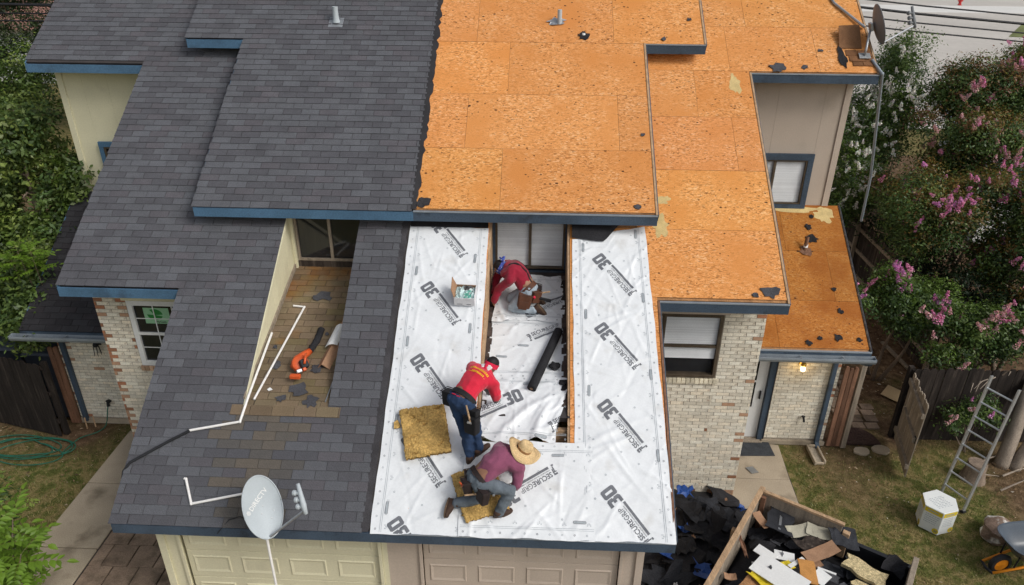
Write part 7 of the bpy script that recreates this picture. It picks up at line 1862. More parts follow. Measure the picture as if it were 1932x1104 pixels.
t = thing('pecan_sapling', 'bright green spray of feathered leaves over the left fence', 'sapling', (-7.9, 5.3, 0)); B = Vector((-7.9, 5.3, 0))
for top in ((-7.55, 5.15, 3.75), (-7.85, 5.2, 3.85), (-8.1, 5.3, 3.5)):
    top = Vector(top); pts = smooth_pts([B.copy(), B.lerp(top, 0.5) + Vector((0.05, 0.1, 0)), top], 4); mb = MB(); mb.tube(pts, [0.02, 0.018, 0.016, 0.014, 0.012, 0.01, 0.008, 0.006, 0.004], 6); mb.build('stem', M['bark'], t)
    for k in range(9): o = bpy.data.objects.new('leaf', cm[k % 4]); C.objects.link(o); o.parent = t; o.location = top - B - Vector((0, 0, 0.05 * k)); o.rotation_euler = (0.1, q.uniform(-0.6, 0.1), k * 2.4); s_ = q.uniform(0.6, 0.9); o.scale = (s_, s_, s_)
tree('leafy_shrub', 'dark leafy shrub under the bright sapling at lower left', (-6.2, 0.6), [(-6.15, 0.7, 0.8, 0.55, 0.6, 0.55), (-5.7, 0.1, 0.9, 0.5, 0.4, 0.5), (-6.6, 1.4, 0.9, 0.5, 0.6, 0.6)], 6500, 0.085, DK, 17, (), None, 2, cat='shrub', rtr=0.02, clump=0.2)
# ------------------------------------------------------------------ the three roofers
from mathutils.bvhtree import BVHTree
import mathutils
def VV(*a): return Vector(a)
def frame(up, side):
    """columns: side, up, normal (side x up)"""
    u = Vector(up).normalized(); s_ = Vector(side); s_ = (s_ - u * s_.dot(u)).normalized(); n_ = s_.cross(u)
    return Matrix((s_, u, n_)).transposed()
SPH = None
def hull(bm, parts):
    """convex hull of ellipsoids (centre, radii, frame)"""
    global SPH
    if SPH is None:
        b2 = bmesh.new(); bmesh.ops.create_icosphere(b2, subdivisions=2, radius=1); SPH = [v.co.copy() for v in b2.verts]; b2.free()
    vs = []
    for c, r, fr in parts:
        c = Vector(c); r = (r, r, r) if isinstance(r, (int, float)) else r
        for p in SPH:
            q = Vector((p.x * r[0], p.y * r[1], p.z * r[2])); vs.append(bm.verts.new(c + (fr @ q if fr is not None else q)))
    res = bmesh.ops.convex_hull(bm, input=vs)
    bmesh.ops.delete(bm, geom=list({g for g in res['geom_interior'] + res['geom_unused'] if isinstance(g, bmesh.types.BMVert) and g.is_valid}), context='VERTS')
def skin(name, segs, grow, voxel, m, parent, fold=0.0, fscale=9.0, seed=0, smooth_n=3, stretch=None):
    bm = bmesh.new()
    for s_ in segs:
        parts = [(c, ((r + grow) if isinstance(r, (int, float)) else tuple(x + grow for x in r)), fr) for c, r, fr in s_]
        hull(bm, parts)
    me = bpy.data.meshes.new(name); bm.to_mesh(me); bm.free()
    o = bpy.data.objects.new(name, me); C.objects.link(o)
    md = o.modifiers.new('r', 'REMESH'); md.mode = 'VOXEL'; md.voxel_size = voxel
    sm = o.modifiers.new('s', 'SMOOTH'); sm.factor = 0.5; sm.iterations = smooth_n
    bpy.context.view_layer.update()
    me2 = bpy.data.meshes.new_from_object(o.evaluated_get(bpy.context.evaluated_depsgraph_get()))
    bpy.data.objects.remove(o); bpy.data.meshes.remove(me)
    me2.name = name
    if fold:
        nv = len(me2.vertices); nrm = [v.normal.copy() for v in me2.vertices]
        for v, n_ in zip(me2.vertices, nrm):
            p = v.co * fscale + Vector((seed, 0, 0))
            k = mathutils.noise.turbulence(p, 3, False, noise_basis='PERLIN_ORIGINAL'); r_ = 1 - abs(mathutils.noise.noise(p * 0.8 + Vector((3, 7, 1)))) * 2.2
            v.co += n_ * fold * (k * 0.5 + r_ * 0.75 - 0.35)
    me2.materials.clear(); me2.materials.append(m)
    at = me2.attributes.new('tint', 'FLOAT_COLOR', 'POINT'); at.data.foreach_set('color', np.ones(len(me2.vertices) * 4))
    return link(name, me2, parent, True)
def limb(a, ra, b, rb): return [(a, ra, None), (b, rb, None)]
def hand_segs(wrist, fwd, palm_n, curl=0.5, s=1.0, thumb=1):
    """palm, four fingers and a thumb; palm_n points out of the palm"""
    f = Vector(fwd).normalized(); n_ = Vector(palm_n); n_ = (n_ - f * n_.dot(f)).normalized(); sd_ = f.cross(n_) * thumb; w_ = Vector(wrist); out = []
    fr = Matrix((sd_, f, n_)).transposed()
    out.append([(w_, (0.026 * s, 0.02, 0.02 * s), fr), (w_ + f * 0.075 * s, (0.042 * s, 0.02, 0.016 * s), fr)])
    for k, ln in enumerate((0.074, 0.082, 0.077, 0.06)):
        b0 = w_ + f * 0.088 * s + sd_ * (0.031 - 0.0207 * k) * s; d1 = (f * math.cos(curl) + n_ * math.sin(curl)); d2 = (f * math.cos(curl * 2.1) + n_ * math.sin(curl * 2.1))
        k1 = b0 + d1 * ln * 0.5 * s; k2 = k1 + d2 * ln * 0.5 * s; out += [limb(b0 - f * 0.02, 0.0095 * s, k1, 0.009 * s), limb(k1, 0.009 * s, k2, 0.0078 * s)]
    t0 = w_ + f * 0.025 * s + sd_ * 0.03 * s; t1 = t0 + (sd_ * 0.7 + f * 0.6 + n_ * 0.35).normalized() * 0.042 * s; t2 = t1 + (f * 0.85 + n_ * 0.5).normalized() * 0.03 * s
    out += [limb(t0, 0.013 * s, t1, 0.011 * s), limb(t1, 0.0105 * s, t2, 0.0085 * s)]
    return out
def head_segs(c, fwd, up, s=1.0):
    f = Vector(fwd).normalized(); u = Vector(up); u = (u - f * u.dot(f)).normalized(); r_ = f.cross(u); fr = Matrix((r_, u, f)).transposed(); c = Vector(c)
    P = lambda x, y, z: c + fr @ Vector((x * s, y * s, z * s))
    out = [[(P(0, 0.02, -0.012), (0.074 * s, 0.088 * s, 0.094 * s), fr)], [(P(0, -0.01, 0.03), (0.062 * s, 0.075 * s, 0.062 * s), fr), (P(0, -0.088, 0.052), (0.034 * s, 0.022 * s, 0.03 * s), fr)],
           [(P(0, 0.012, 0.088), 0.011 * s, None), (P(0, -0.028, 0.108), 0.014 * s, None)], [(P(-0.02, -0.058, 0.086), 0.010 * s, None), (P(0.02, -0.058, 0.086), 0.010 * s, None)],
           [(P(-0.045, 0.03, 0.078), 0.012 * s, None), (P(0.045, 0.03, 0.078), 0.012 * s, None)]]
    for x in (-1, 1): out.append([(P(0.076 * x, 0.012, -0.012), (0.009 * s, 0.026 * s, 0.017 * s), fr), (P(0.074 * x, -0.02, -0.004), (0.008 * s, 0.012 * s, 0.010 * s), fr)])
    return out, fr, P
def boot(name, parent, ankle, toe, up, m, sole_m, s=1.0):
    a = Vector(ankle); tdir = Vector(toe).normalized(); u = Vector(up); u = (u - tdir * u.dot(tdir)).normalized(); sd_ = tdir.cross(u); fr = Matrix((sd_, tdir, u)).transposed()
    P = lambda x, y, z: a + fr @ Vector((x * s, y * s, z * s))
    segs = [[(P(0, -0.01, 0.05), (0.05, 0.055, 0.03), fr), (P(0, -0.02, -0.045), (0.042, 0.052, 0.035), fr)], [(P(0, -0.03, -0.055), (0.04, 0.045, 0.028), fr), (P(0, 0.09, -0.055), (0.046, 0.05, 0.03), fr)], [(P(0, 0.02, -0.01), (0.04, 0.045, 0.03), fr), (P(0, 0.10, -0.05), (0.044, 0.05, 0.034), fr)], [(P(0, 0.09, -0.055), (0.046, 0.05, 0.03), fr), (P(0, 0.155, -0.06), (0.038, 0.035, 0.026), fr)]]
    o = skin(name, segs, 0.0, 0.009, m, parent)
    pts = [P(0.045 * math.cos(t) * (1.0 if math.sin(t) > -0.2 else 0.85), 0.055 + 0.135 * math.sin(t), -0.094) for t in np.linspace(0, 2 * math.pi, 18, endpoint=False)]
    mb = MB(); mb.prism(pts, fr @ Vector((0, 0, 0.022))); so_ = mb.build('sole', sole_m, None, bevel=0.003, recalc=True); so_.parent = o; return o
def belt(parent, name, c, fr, rx, rz, h, m, th=0.012, sup=1.0):
    n = 28; v = []; f = []; c = Vector(c)
    for (o_, y_) in ((0, -h), (th, -h), (th, h), (0, h)):
        for k in range(n): a = 2 * math.pi * k / n; v.append(c + fr @ Vector(((rx + o_) * math.cos(a), y_, (rz + o_) * math.sin(a))))
    for r_ in range(4):
        for k in range(n): j = (k + 1) % n; f.append((r_ * n + k, ((r_ + 1) % 4) * n + k, ((r_ + 1) % 4) * n + j, r_ * n + j))
    mb = MB(); mb.add(v, f); return mb.build(name, m, parent, recalc=True)
def pouch(parent, c, fr, size, m, name='tool_pouch', flare=1.15, label=None):
    sx, sy, sz = size; c = Vector(c); k = flare
    p = [(-sx / 2, -sy, -sz / 2), (sx / 2, -sy, -sz / 2), (sx / 2, -sy, sz / 2), (-sx / 2, -sy, sz / 2), (-sx / 2 * k, 0, -sz / 2), (sx / 2 * k, 0, -sz / 2), (sx / 2 * k, 0, sz / 2 * k), (-sx / 2 * k, 0, sz / 2 * k)]
    mb = MB(); mb.hexa([c + fr @ Vector(q_) for q_ in p]); o = mb.build(name, m, parent, bevel=min(sx, sz) * 0.16, recalc=True)
    mb = MB(); rim = [(-sx / 2 * k, 0.004, sz / 2 * k), (sx / 2 * k, 0.004, sz / 2 * k), (sx / 2 * k, 0.004, -sz / 2), (-sx / 2 * k, 0.004, -sz / 2), (-sx / 2 * k, 0.004, sz / 2 * k)]
    mb.tube([c + fr @ Vector(q_) for q_ in rim], 0.006, 5); r_ = mb.build('pouch_rim', m, None); r_.parent = o; return o
def decal(parent, target, quads, org, ux, uy, m, name, lift=0.004):
    """lays flat marks on a garment by projecting along the normal of (ux, uy)"""
    t_ = BVHTree.FromPolygons([v.co.copy() for v in target.data.vertices], [tuple(p.vertices) for p in target.data.polygons]); ux = Vector(ux).normalized(); uy = Vector(uy); uy = (uy - ux * uy.dot(ux)).normalized(); n_ = ux.cross(uy); org = Vector(org); mb = MB()
    for q_ in quads:
        out = []
        for a, b in q_:
            p = org + ux * a + uy * b; h = t_.ray_cast(p + n_ * 0.4, -n_)
            if h[0] is None: out = None; break
            out.append(h[0] + h[1] * lift)
        if out: mb.add(out, [tuple(range(len(out)))])
    if mb.v: return mb.build(name, m, parent)
def strap(parent, target, pts, wdt, m, name='strap', lift=0.008):
    t_ = BVHTree.FromPolygons([v.co.copy() for v in target.data.vertices], [tuple(p.vertices) for p in target.data.polygons]); P = smooth_pts([Vector(p) for p in pts], 5); v = []; f = []
    Q = []
    for p in P: h = t_.find_nearest(p); Q.append((h[0] + h[1] * lift, h[1]))
    for i, (p, n_) in enumerate(Q):
        d = (Q[min(i + 1, len(Q) - 1)][0] - Q[max(i - 1, 0)][0]).normalized(); s_ = d.cross(n_).normalized() * wdt / 2; v += [p - s_, p + s_, p + s_ - n_ * 0.006, p - s_ - n_ * 0.006]
    for i in range(len(Q) - 1):
        for k in range(4): f.append((4 * i + k, 4 * i + (k + 1) % 4, 4 * i + 4 + (k + 1) % 4, 4 * i + 4 + k))
    mb = MB(); mb.add(v, f); return mb.build(name, m, parent, recalc=True)
def hammer(parent, a, b, hw=0.05):
    a, b = Vector(a), Vector(b); mb = MB(); mb.tube([a, b], [0.014, 0.011], 7); o = mb.build('hammer', M['wood_raw'], parent)
    return o
def hair_cap(parent, P, fr, s, m, name='hair', zr=1.0, y0=-0.02):
    bm = bmesh.new(); bmesh.ops.create_icosphere(bm, subdivisions=3, radius=1)
    for v in list(bm.verts):
        if v.co.y < y0 / 0.09 and v.co.z > -0.55 or v.co.y < -0.5 or (v.co.z > 0.62 and v.co.y < 0.35): bm.verts.remove(v)
    q = random.Random(3)
    for v in bm.verts: k = 1 + q.uniform(-0.02, 0.03); v.co = P(v.co.x * 0.082 * k, v.co.y * 0.095 * k + 0.022, v.co.z * 0.101 * k - 0.012)
    me = bpy.data.meshes.new(name); bm.to_mesh(me); bm.free(); me.materials.append(m); at = me.attributes.new('tint', 'FLOAT_COLOR', 'POINT'); at.data.foreach_set('color', np.ones(len(me.vertices) * 4)); return link(name, me, parent, True)

M['skin'] = mat('skin', (0.30, 0.155, 0.095), 0.55, 0.08, 6, 50, 0.05, spec=0.35)
M['hair'] = mat('hair', (0.012, 0.010, 0.010), 0.6, 0.3, 20, 80, 0.3)
M['shirt_red'] = mat('shirt_red', (0.60, 0.016, 0.045), 0.85, 0.08, 5, 120, 0.06, 0.15, 200, sheen=0.2)
M['shirt_maroon'] = mat('shirt_maroon', (0.27, 0.010, 0.030), 0.9, 0.12, 5, 120, 0.08, 0.15, 200, sheen=0.2)
M['shirt_mauve'] = mat('shirt_mauve', (0.235, 0.068, 0.125), 0.9, 0.14, 4, 120, 0.10, 0.15, 200, sheen=0.2)
M['denim'] = mat('denim', (0.022, 0.045, 0.10), 0.92, 0.2, 5, 120, 0.15, 0.2, 200)
M['denim_grey'] = mat('denim_grey', (0.125, 0.15, 0.175), 0.92, 0.2, 6, 120, 0.15, 0.2, 200)
M['denim_pale'] = mat('denim_pale', (0.36, 0.43, 0.49), 0.92, 0.2, 6, 120, 0.12, 0.2, 200)
M['boot_brown'] = mat('boot_brown', (0.060, 0.034, 0.024), 0.75, 0.25, 6, 60, 0.15, 0.2, 60)
M['boot_sole'] = mat('boot_sole', (0.13, 0.085, 0.055), 0.85, 0.25, 8, 60, 0.15, 0.2, 60)
M['leather'] = mat('leather', (0.10, 0.040, 0.022), 0.65, 0.25, 6, 60, 0.15, 0.3, 50)
M['leather_dark'] = mat('leather_dark', (0.028, 0.019, 0.018), 0.65, 0.3, 6, 60, 0.15, 0.3, 50)
M['nylon'] = mat('nylon', (0.014, 0.014, 0.016), 0.75, 0.25, 8, 60, 0.15, 0.2, 60)
M['glove'] = mat('glove', (0.13, 0.13, 0.13), 0.85, 0.2, 8, 60, 0.15, 0.2, 60)
M['bandana_red'] = mat('bandana_red', (0.58, 0.02, 0.06), 0.85, 0.15, 14, 60, 0.1)
M['bandana_blue'] = mat('bandana_blue', (0.05, 0.08, 0.32), 0.85, 0.4, 30, 60, 0.2, dirt=((0.6, 0.62, 0.7), 26, 0.58, 0.64))
M['cloth_white'] = mat('cloth_white', (0.62, 0.61, 0.60), 0.9, 0.15, 16, 60, 0.1, 0.3, 40)
M['shirt_yellow'] = mat('shirt_yellow', (0.75, 0.42, 0.02), 0.8, 0.05)
M['straw_hat'] = mat('straw_hat', (0.62, 0.45, 0.24), 0.85, 0.1, 8, 60, 0.18, 0.5, 90)
M['straw_band'] = mat('straw_band', (0.33, 0.17, 0.07), 0.8, 0.4, 40, 90, 0.2)

def person(label, base, J, shirt, pants, sleeve, group='roofers at work on the roof', glove=False, pant_len=0.93, bootm='boot_brown', face_m='skin'):
    t = thing('person', label, 'person', base, group); bk_ = J.get('bulk', 1.0)
    sp = J['neck'] - J['pelvis']; shl = J['rsh'] - J['lsh']; fr = frame(sp, shl); hipside = Vector(J.get('hips', shl)); hf = frame(sp, hipside)
    mid = J['pelvis'].lerp(J['neck'], 0.45) + Vector(J.get('arch', (0, 0, 0))); chest = J['pelvis'].lerp(J['neck'], 0.78) + Vector(J.get('arch', (0, 0, 0))) * 0.6
    pel = (J['pelvis'], (0.155, 0.10, 0.115), hf); wa = (mid, (0.145 * bk_, 0.09, 0.105 * bk_), fr); ch = (chest, (0.175 * bk_, 0.10, 0.118 * bk_), fr); up_ = ((J['lsh'] + J['rsh']) / 2, (0.14 * bk_, 0.07, 0.085 * bk_), fr)
    torso = [[pel, wa], [wa, ch], [ch, up_], [(J['lsh'], 0.066, None), ch], [(J['rsh'], 0.066, None), ch], [(J['lsh'], 0.06, None), (J['neck'], 0.062, None)], [(J['rsh'], 0.06, None), (J['neck'], 0.062, None)]]
    hl = J['pelvis'] - hf.col[0] * 0.085; hr = J['pelvis'] + hf.col[0] * 0.085
    legs = []; sleeves = []; arms = []
    for s_, h in (('l', hl), ('r', hr)):
        legs += [limb(h, 0.098, J[s_ + 'knee'], 0.062), limb(J[s_ + 'knee'], 0.061, J[s_ + 'knee'].lerp(J[s_ + 'ank'], 0.35), 0.060), limb(J[s_ + 'knee'].lerp(J[s_ + 'ank'], 0.35), 0.06, J[s_ + 'ank'], 0.041)]
        arms += [limb(J[s_ + 'sh'], 0.056, J[s_ + 'elb'], 0.042), limb(J[s_ + 'elb'], 0.041, J[s_ + 'wr'], 0.028)]
    hs, hfr, HP = head_segs(J['head'], J['face'], J['headup'])
    neckseg = [limb(J['neck'], 0.058, J['head'] - Vector(J['headup']).normalized() * 0.04 - Vector(J['face']).normalized() * 0.02, 0.054)]
    hands = hand_segs(J['lwr'], J['lhand'], J['lpalm'], J.get('curl', 0.55), 1.0, -1) + hand_segs(J['rwr'], J['rhand'], J['rpalm'], J.get('curl', 0.55), 1.0, 1)
    body = skin('body', torso + legs + arms + neckseg + hs + hands, 0.0, 0.0085, M[face_m], t, smooth_n=2)
    # clothes follow the same skeleton a little further out
    ss = [[(J['pelvis'] + fr.col[1] * 0.075, (0.15, 0.05, 0.11), hf), wa]] + torso[1:]
    for s_ in 'lr':
        e, w_ = J[s_ + 'elb'], J[s_ + 'wr']
        if sleeve >= 1: ss += [limb(J[s_ + 'sh'], 0.06, e, 0.047), limb(e, 0.046, e.lerp(w_, min(1, sleeve - 1 + 0.001)), 0.036)]
        else: ss += [limb(J[s_ + 'sh'], 0.064, J[s_ + 'sh'].lerp(e, sleeve), 0.056)]
    sh = skin('shirt', ss, 0.017, 0.0105, M[shirt], t, 0.016, 8.0, J.get('seed', 0))
    low = [[(J['pelvis'] - fr.col[1] * 0.02, (0.158, 0.10, 0.118), hf), (J['pelvis'] + fr.col[1] * 0.0, (0.14, 0.04, 0.10), fr)]]
    for s_, h in (('l', hl), ('r', hr)):
        k_, a_ = J[s_ + 'knee'], J[s_ + 'ank']; low += [limb(h, 0.105, k_, 0.07), limb(k_, 0.07, k_.lerp(a_, 0.35), 0.066), limb(k_.lerp(a_, 0.35), 0.066, k_.lerp(a_, pant_len), 0.057)]
    pa = skin('trousers', low, 0.008, 0.0105, M[pants], t, 0.015, 11.0, J.get('seed', 0) + 5)
    boots = [boot('boot', t, J[s_ + 'ank'], J[s_ + 'toe'], J[s_ + 'bup'], M[bootm], M['boot_sole']) for s_ in 'lr']
    if glove:
        for s_, th in (('l', -1), ('r', 1)):
            g = hand_segs(J[s_ + 'wr'], J[s_ + 'hand'], J[s_ + 'palm'], J.get('curl', 0.55), 1.0, th) + [limb(J[s_ + 'wr'], 0.032, J[s_ + 'wr'].lerp(J[s_ + 'elb'], 0.42), 0.042)]
            skin('glove', g, 0.004, 0.008, M['glove'], t, smooth_n=1)
    return t, fr, hf, HP, hfr, sh, pa
# bent man in the bright red shirt, standing at the edge of the well
J = dict(seed=1, pelvis=VV(0.845, 0.84, 3.83), neck=VV(1.125, 1.25, 4.02), lsh=VV(0.955, 1.34, 4.0), rsh=VV(1.235, 1.10, 3.92), arch=(-0.01, -0.01, 0.045), hips=(0.9, -0.45, -0.05),
         lknee=VV(0.90, 0.80, 3.38), lank=VV(0.955, 0.735, 3.0), rknee=VV(1.02, 0.88, 3.40), rank=VV(1.06, 0.82, 3.05), lelb=VV(0.90, 1.46, 3.75), lwr=VV(1.06, 1.56, 3.55), relb=VV(1.285, 1.14, 3.66), rwr=VV(1.27, 1.36, 3.52),
         lhand=(0.5, 0.2, -0.5), lpalm=(0.3, -0.5, -0.6), rhand=(0.0, 0.6, -0.6), rpalm=(-0.5, 0.0, -0.5), head=VV(1.205, 1.375, 4.03), face=(0.45, 0.55, -0.75), headup=(0.45, 0.5, 0.62),
         ltoe=(0.55, 0.75, 0.42), lbup=(0, -0.5, 0.8), rtoe=(0.75, 0.55, 0.35), rbup=(0, -0.5, 0.8))
t, fr, hf, HP, hfr, sh, pa = person('bent man in red shirt and blue jeans standing over the roof well', (1.0, 0.76, 2.9), J, 'shirt_red', 'denim', 0.82, glove=True)
hair_cap(t, HP, hfr, 1, M['hair'])
n = 24; mb = MB(); v = []; f = []
for (y_, k_) in ((-0.035, 1.0), (0.03, 1.03), (0.03, 1.09), (-0.035, 1.06)):
    for k in range(n): a = 2 * math.pi * k / n; v.append(HP(0.082 * k_ * math.cos(a), y_ + 0.02 * math.sin(a), 0.103 * k_ * math.sin(a) - 0.012))
for r_ in range(4):
    for k in range(n): j = (k + 1) % n; f.append((r_ * n + k, r_ * n + j, ((r_ + 1) % 4) * n + j, ((r_ + 1) % 4) * n + k))
mb.add(v, f); mb.build('bandana', M['bandana_red'], t, recalc=True)
mb = MB(); mb.tube([HP(0.0, -0.02, -0.115), HP(0.03, -0.06, -0.14), HP(0.05, -0.10, -0.15)], [0.02, 0.03, 0.012], 6); mb.build('bandana_knot', M['bandana_red'], t, smooth=True)
skin('neck_cloth', [[(J['neck'] + VV(0.0, 0.0, 0.045), (0.085, 0.05, 0.035), fr), (J['neck'] + VV(0.045, 0.06, 0.04), (0.06, 0.05, 0.035), fr)]], 0, 0.01, M['cloth_white'], t, 0.012, 20, 2)
qd = []
for row, (y0, y1) in enumerate(((0.0, 0.032), (-0.052, -0.026))):
    for k in range(15):
        a0 = -0.135 + k * 0.0182; a1 = a0 + 0.012; bow = lambda a: -0.9 * a * a
        if row == 0 or 2 < k < 13: qd.append([(a0, y0 + bow(a0)), (a1, y0 + bow(a1)), (a1 + 0.003, y1 + bow(a1)), (a0 + 0.003, y1 + bow(a0))])
    qd.append([(-0.12, y0 - 0.012), (0.0, y0 - 0.0), (0.0, y0 + 0.006), (-0.12, y0 - 0.006)]); qd.append([(0.0, y0 - 0.0), (0.12, y0 - 0.012), (0.12, y0 - 0.006), (0.0, y0 + 0.006)])
decal(t, sh, qd, J['neck'].lerp(J['pelvis'], 0.20), fr.col[0], fr.col[1], M['shirt_yellow'], 'shirt_print')
bc = J['pelvis'] + (J['neck'] - J['pelvis']) * 0.10; belt(t, 'tool_belt', bc, fr, 0.172, 0.132, 0.035, M['nylon'])
bk = hf.col[2]
pouch(t, bc - hf.col[0] * 0.215 + VV(0, -0.03, 0.03), frame((0, 0.15, 1), hf.col[0]), (0.15, 0.2, 0.13), M['nylon'])
pouch(t, bc + hf.col[0] * 0.15 + VV(0.0, -0.12, -0.12), frame((0, 0.1, 1), hf.col[0]), (0.17, 0.24, 0.12), M['nylon'])
pouch(t, bc + hf.col[0] * 0.19 + VV(0.0, -0.06, -0.04), frame((0, 0.1, 1), hf.col[0]), (0.10, 0.15, 0.10), M['nylon'])
for k, d in enumerate((-0.11, -0.04)):
    mb = MB(); mb.obox(bc + hf.col[0] * d + VV(-0.015, -0.105, 0.075), (0.05, 0.012, 0.05), frame((0.3, 0.6, 0.6), hf.col[0])); mb.build('belt_patch', M['bandana_red'], t, bevel=0.004)
p = bc + hf.col[0] * 0.12 + VV(-0.01, -0.19, -0.02); hammer(t, p + VV(0.02, -0.02, -0.13), p + VV(-0.03, 0.03, 0.08))
mb = MB(); mb.obox(p + VV(0.03, -0.02, -0.15), (0.11, 0.025, 0.028), roteul(0, 0.4, 0.3)); mb.build('hammer_head', M['metal'], t, bevel=0.004)
# kneeling man in the straw hat
J = dict(seed=2, pelvis=VV(1.09, 0.30, 3.03), neck=VV(1.505, 0.53, 3.30), lsh=VV(1.345, 0.67, 3.24), rsh=VV(1.60, 0.36, 3.19), arch=(-0.02, -0.03, 0.05), hips=(0.62, -0.75, 0.0),
         lknee=VV(1.17, 0.30, 2.74), lank=VV(0.79, 0.25, 2.665), rknee=VV(1.50, 0.20, 2.97), rank=VV(1.36, 0.15, 2.63), lelb=VV(1.44, 0.77, 3.02), lwr=VV(1.56, 0.62, 2.88), relb=VV(1.58, 0.28, 2.99), rwr=VV(1.53, 0.43, 2.80),
         lhand=(0.5, -0.2, -0.5), lpalm=(-0.3, -0.5, -0.6), rhand=(0.1, 0.6, -0.5), rpalm=(-0.6, 0.2, -0.4), head=VV(1.635, 0.555, 3.285), face=(0.75, 0.15, -0.6), headup=(0.48, 0.05, 0.87),
         ltoe=(-0.10, -0.62, -0.30), lbup=(0.95, -0.2, 0.25), rtoe=(0.93, 0.30, 0.18), rbup=(0, -0.5, 0.85))
t, fr, hf, HP, hfr, sh, pa = person('kneeling man in mauve shirt, grey jeans and a straw hat', (1.15, 0.25, 2.6), J, 'shirt_mauve', 'denim_grey', 1.97)
hair_cap(t, HP, hfr, 1, M['hair'])
ha = VV(0.48, 0.0, 0.875).normalized(); rm = ha.to_track_quat('Z', 'Y').to_matrix(); hc = J['head'] + ha * 0.035
H_ = thing('straw_hat', 'wide straw hat on the head of the kneeling man', 'hat', hc)
n = 40; mb = MB(); v = []; f = []
prof = [(0.215, -0.004), (0.218, 0.002), (0.17, 0.0), (0.125, 0.006), (0.098, 0.016), (0.094, 0.05), (0.088, 0.09), (0.075, 0.118), (0.045, 0.122), (0.02, 0.112), (0.001, 0.108)]
for (r, z) in prof:
    for k in range(n):
        a = 2 * math.pi * k / n; e = max(0, (r - 0.10) / 0.118); roll = e * e * (0.055 * abs(math.cos(a)) ** 2 * (1 if True else 0) - 0.045 * abs(math.sin(a)) ** 2) + 0.006 * e * math.sin(5 * a + 1); pinch = 1 - (0.14 * abs(math.cos(a)) if z > 0.08 else 0)
        v.append(hc + rm @ Vector((r * pinch * math.cos(a) * 0.97, r * math.sin(a) * 1.04, z - roll * 0.9)))
for i in range(len(prof) - 1):
    for k in range(n): j = (k + 1) % n; f.append((i * n + k, i * n + j, (i + 1) * n + j, (i + 1) * n + k))
mb.add(v, f); mb.build('hat_body', M['straw_hat'], H_, smooth=True)
for r_ in (0.128, 0.15, 0.172, 0.195):               # rows of plaited straw on the brim
    ring = []
    for k in range(n + 1):
        a = 2 * math.pi * k / n; e = max(0, (r_ - 0.10) / 0.118); roll = e * e * (0.055 * abs(math.cos(a)) ** 2 - 0.045 * abs(math.sin(a)) ** 2) + 0.006 * e * math.sin(5 * a + 1); ring.append(hc + rm @ Vector((r_ * math.cos(a) * 0.97, r_ * math.sin(a) * 1.04, 0.003 + 0.02 * max(0, 0.13 - r_) - roll * 0.9)))
    mb = MB(); mb.tube(ring, 0.0028, 4); mb.build('brim_plait', M['straw_hat'], H_)
mb = MB(); mb.lathe([(0.101, 0.014), (0.0995, 0.045), (0.097, 0.045), (0.097, 0.014)], n, hc, rm); mb.build('hat_band', M['straw_band'], H_)
bc = J['pelvis'] + (J['neck'] - J['pelvis']) * 0.08; belt(t, 'tool_belt', bc, fr, 0.172, 0.134, 0.03, M['leather_dark'])
pouch(t, bc + hf.col[0] * 0.16 + VV(-0.03, -0.06, 0.0), frame((0.1, 0.1, 1), hf.col[0]), (0.17, 0.19, 0.10), M['leather_dark'])
pouch(t, bc + VV(-0.17, -0.06, 0.0), frame((-0.1, 0.1, 1), (0.3, -0.9, 0)), (0.15, 0.17, 0.11), M['leather_dark'])
pouch(t, bc + VV(-0.15, 0.07, 0.02), frame((0, 0.1, 1), (0.3, -0.9, 0)), (0.11, 0.15, 0.09), M['leather_dark'])
mb = MB(); mb.tube([bc + VV(-0.235, -0.10, -0.02), bc + VV(-0.245, -0.12, 0.02), bc + VV(-0.20, -0.15, 0.0), bc + VV(-0.22, -0.12, -0.05), bc + VV(-0.235, -0.10, -0.02)], 0.008, 6); mb.build('tape_loop', M['orange'], t)
p = bc + VV(-0.02, -0.17, -0.12); hammer(t, p + VV(0.18, 0.02, 0.02), p + VV(-0.16, -0.02, -0.005))
mb = MB(); mb.obox(p + VV(0.19, 0.02, 0.02), (0.03, 0.11, 0.03), roteul(0, 0, 0.2)); mb.build('hammer_head', M['metal'], t, bevel=0.004)
# kneeling man in the maroon shirt in the well
J = dict(seed=3, bulk=1.16, pelvis=VV(1.66, 3.25, 4.19), neck=VV(1.325, 3.40, 4.50), lsh=VV(1.36, 3.16, 4.40), rsh=VV(1.27, 3.60, 4.45), arch=(0.02, 0.01, 0.06), hips=(0.15, 1, 0),
         lknee=VV(1.40, 3.16, 3.925), lank=VV(1.76, 3.12, 3.92), rknee=VV(1.37, 3.36, 3.985), rank=VV(1.74, 3.33, 3.99), lelb=VV(1.185, 3.22, 4.20), lwr=VV(1.115, 3.22, 4.00), relb=VV(1.13, 3.60, 4.21), rwr=VV(1.11, 3.42, 4.05),
         lhand=(-0.1, 0.25, -0.6), lpalm=(0.3, 0.3, -0.3), rhand=(0.0, -0.5, -0.5), rpalm=(0.2, -0.4, -0.5), head=VV(1.195, 3.455, 4.47), face=(-0.62, -0.05, -0.72), headup=(-0.62, 0.05, 0.6),
         ltoe=(0.28, 0.02, -0.36), lbup=(-0.75, 0.0, -0.4), rtoe=(0.28, 0.02, -0.36), rbup=(-0.75, 0.0, -0.4))
t, fr, hf, HP, hfr, sh, pa = person('kneeling man in maroon shirt and blue headscarf inside the roof well', (1.6, 3.2, 3.86), J, 'shirt_maroon', 'denim_pale', 1.97)
hair_cap(t, HP, hfr, 1, M['hair'])
mb = MB(); v = []; f = []; n = 24
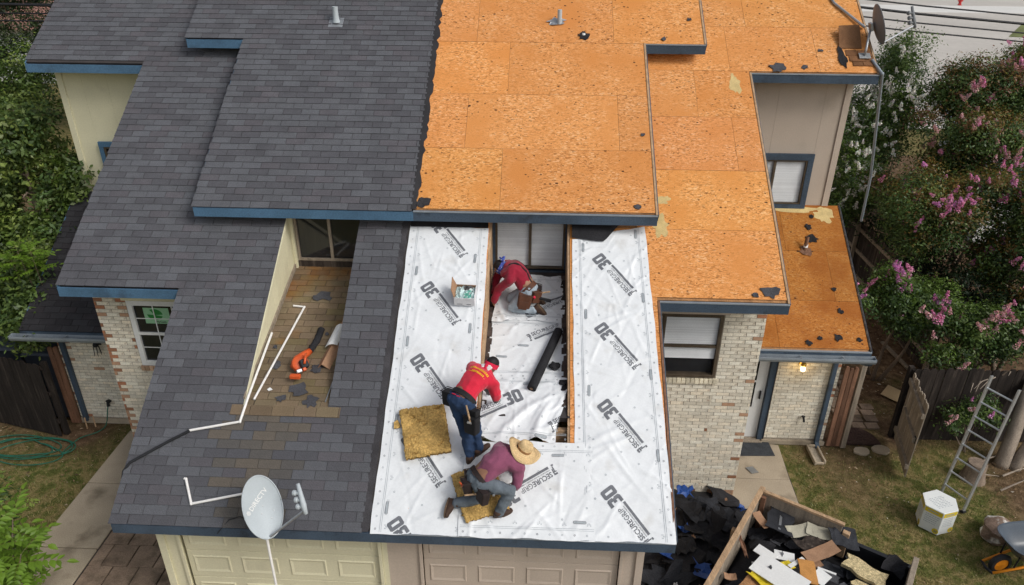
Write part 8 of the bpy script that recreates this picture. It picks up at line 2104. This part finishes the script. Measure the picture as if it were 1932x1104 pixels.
for (y_, k_) in ((-0.045, 1.0), (0.03, 1.03), (0.03, 1.09), (-0.045, 1.06)):
    for k in range(n): a = 2 * math.pi * k / n; v.append(HP(0.082 * k_ * math.cos(a), y_ - 0.02 * math.sin(a), 0.103 * k_ * math.sin(a) - 0.012))
for r_ in range(4):
    for k in range(n): j = (k + 1) % n; f.append((r_ * n + k, r_ * n + j, ((r_ + 1) % 4) * n + j, ((r_ + 1) % 4) * n + k))
mb.add(v, f); mb.build('headscarf', M['bandana_blue'], t, recalc=True)
mb = MB(); mb.tube([HP(-0.02, 0.03, -0.11), HP(-0.05, 0.07, -0.13), HP(-0.03, 0.12, -0.13)], [0.018, 0.026, 0.008], 6); mb.tube([HP(-0.02, 0.03, -0.11), HP(0.03, 0.06, -0.15), HP(0.06, 0.05, -0.17)], [0.018, 0.022, 0.008], 6); mb.build('scarf_knot', M['bandana_blue'], t, smooth=True)
bp0 = J['pelvis']; bkv = fr.col[2] if fr.col[2].z > 0 else -fr.col[2]
for s_ in (-0.07, 0.07):
    pts = [J['neck'].lerp(bp0, 0.98) + bkv * 0.14 + fr.col[0] * s_, J['neck'].lerp(bp0, 0.5) + bkv * 0.17 + fr.col[0] * s_ * 0.9, J['neck'].lerp(bp0, 0.1) + bkv * 0.14 + fr.col[0] * s_ * 1.2, J['neck'] + bkv * 0.06 + fr.col[0] * s_ * 1.6 - fr.col[1] * 0.0]
    strap(t, sh, pts, 0.035, M['nylon'], 'suspender')
bc = J['pelvis'] + (J['neck'] - J['pelvis']) * 0.06; belt(t, 'tool_belt', bc, fr, 0.172, 0.134, 0.04, M['leather'])
pouch(t, bc + VV(-0.03, -0.19, -0.0), frame((0.2, 0.1, 1), (1, 0.1, 0)), (0.19, 0.22, 0.10), M['leather'])
pouch(t, bc + VV(0.13, -0.13, 0.02), frame((0.2, 0.1, 1), (0.8, 0.6, 0)), (0.14, 0.18, 0.10), M['leather'])
pouch(t, bc + VV(-0.06, -0.235, -0.10), frame((0.2, 0.1, 1), (1, 0.1, 0)), (0.13, 0.13, 0.05), M['leather'])
pouch(t, bc + VV(0.15, 0.08, 0.0), frame((0.3, 0.0, 1), (0, 1, 0)), (0.16, 0.18, 0.10), M['leather_dark'])
p = bc + VV(0.18, -0.12, -0.02); hammer(t, p + VV(-0.05, 0, 0.0), p + VV(0.15, -0.02, 0.05))
mb = MB(); mb.tube([p + VV(-0.02, -0.02, -0.06), p + VV(0.17, -0.04, -0.10)], [0.022, 0.028], 8); mb.build('tool_grip', M['nylon'], t, smooth='auto')
mb = MB(); mb.tube([bc + VV(0.08, -0.22, -0.02), bc + VV(0.11, -0.225, -0.04)], 0.02, 8); mb.build('tape_measure', M['bandana_red'], t, smooth='auto')
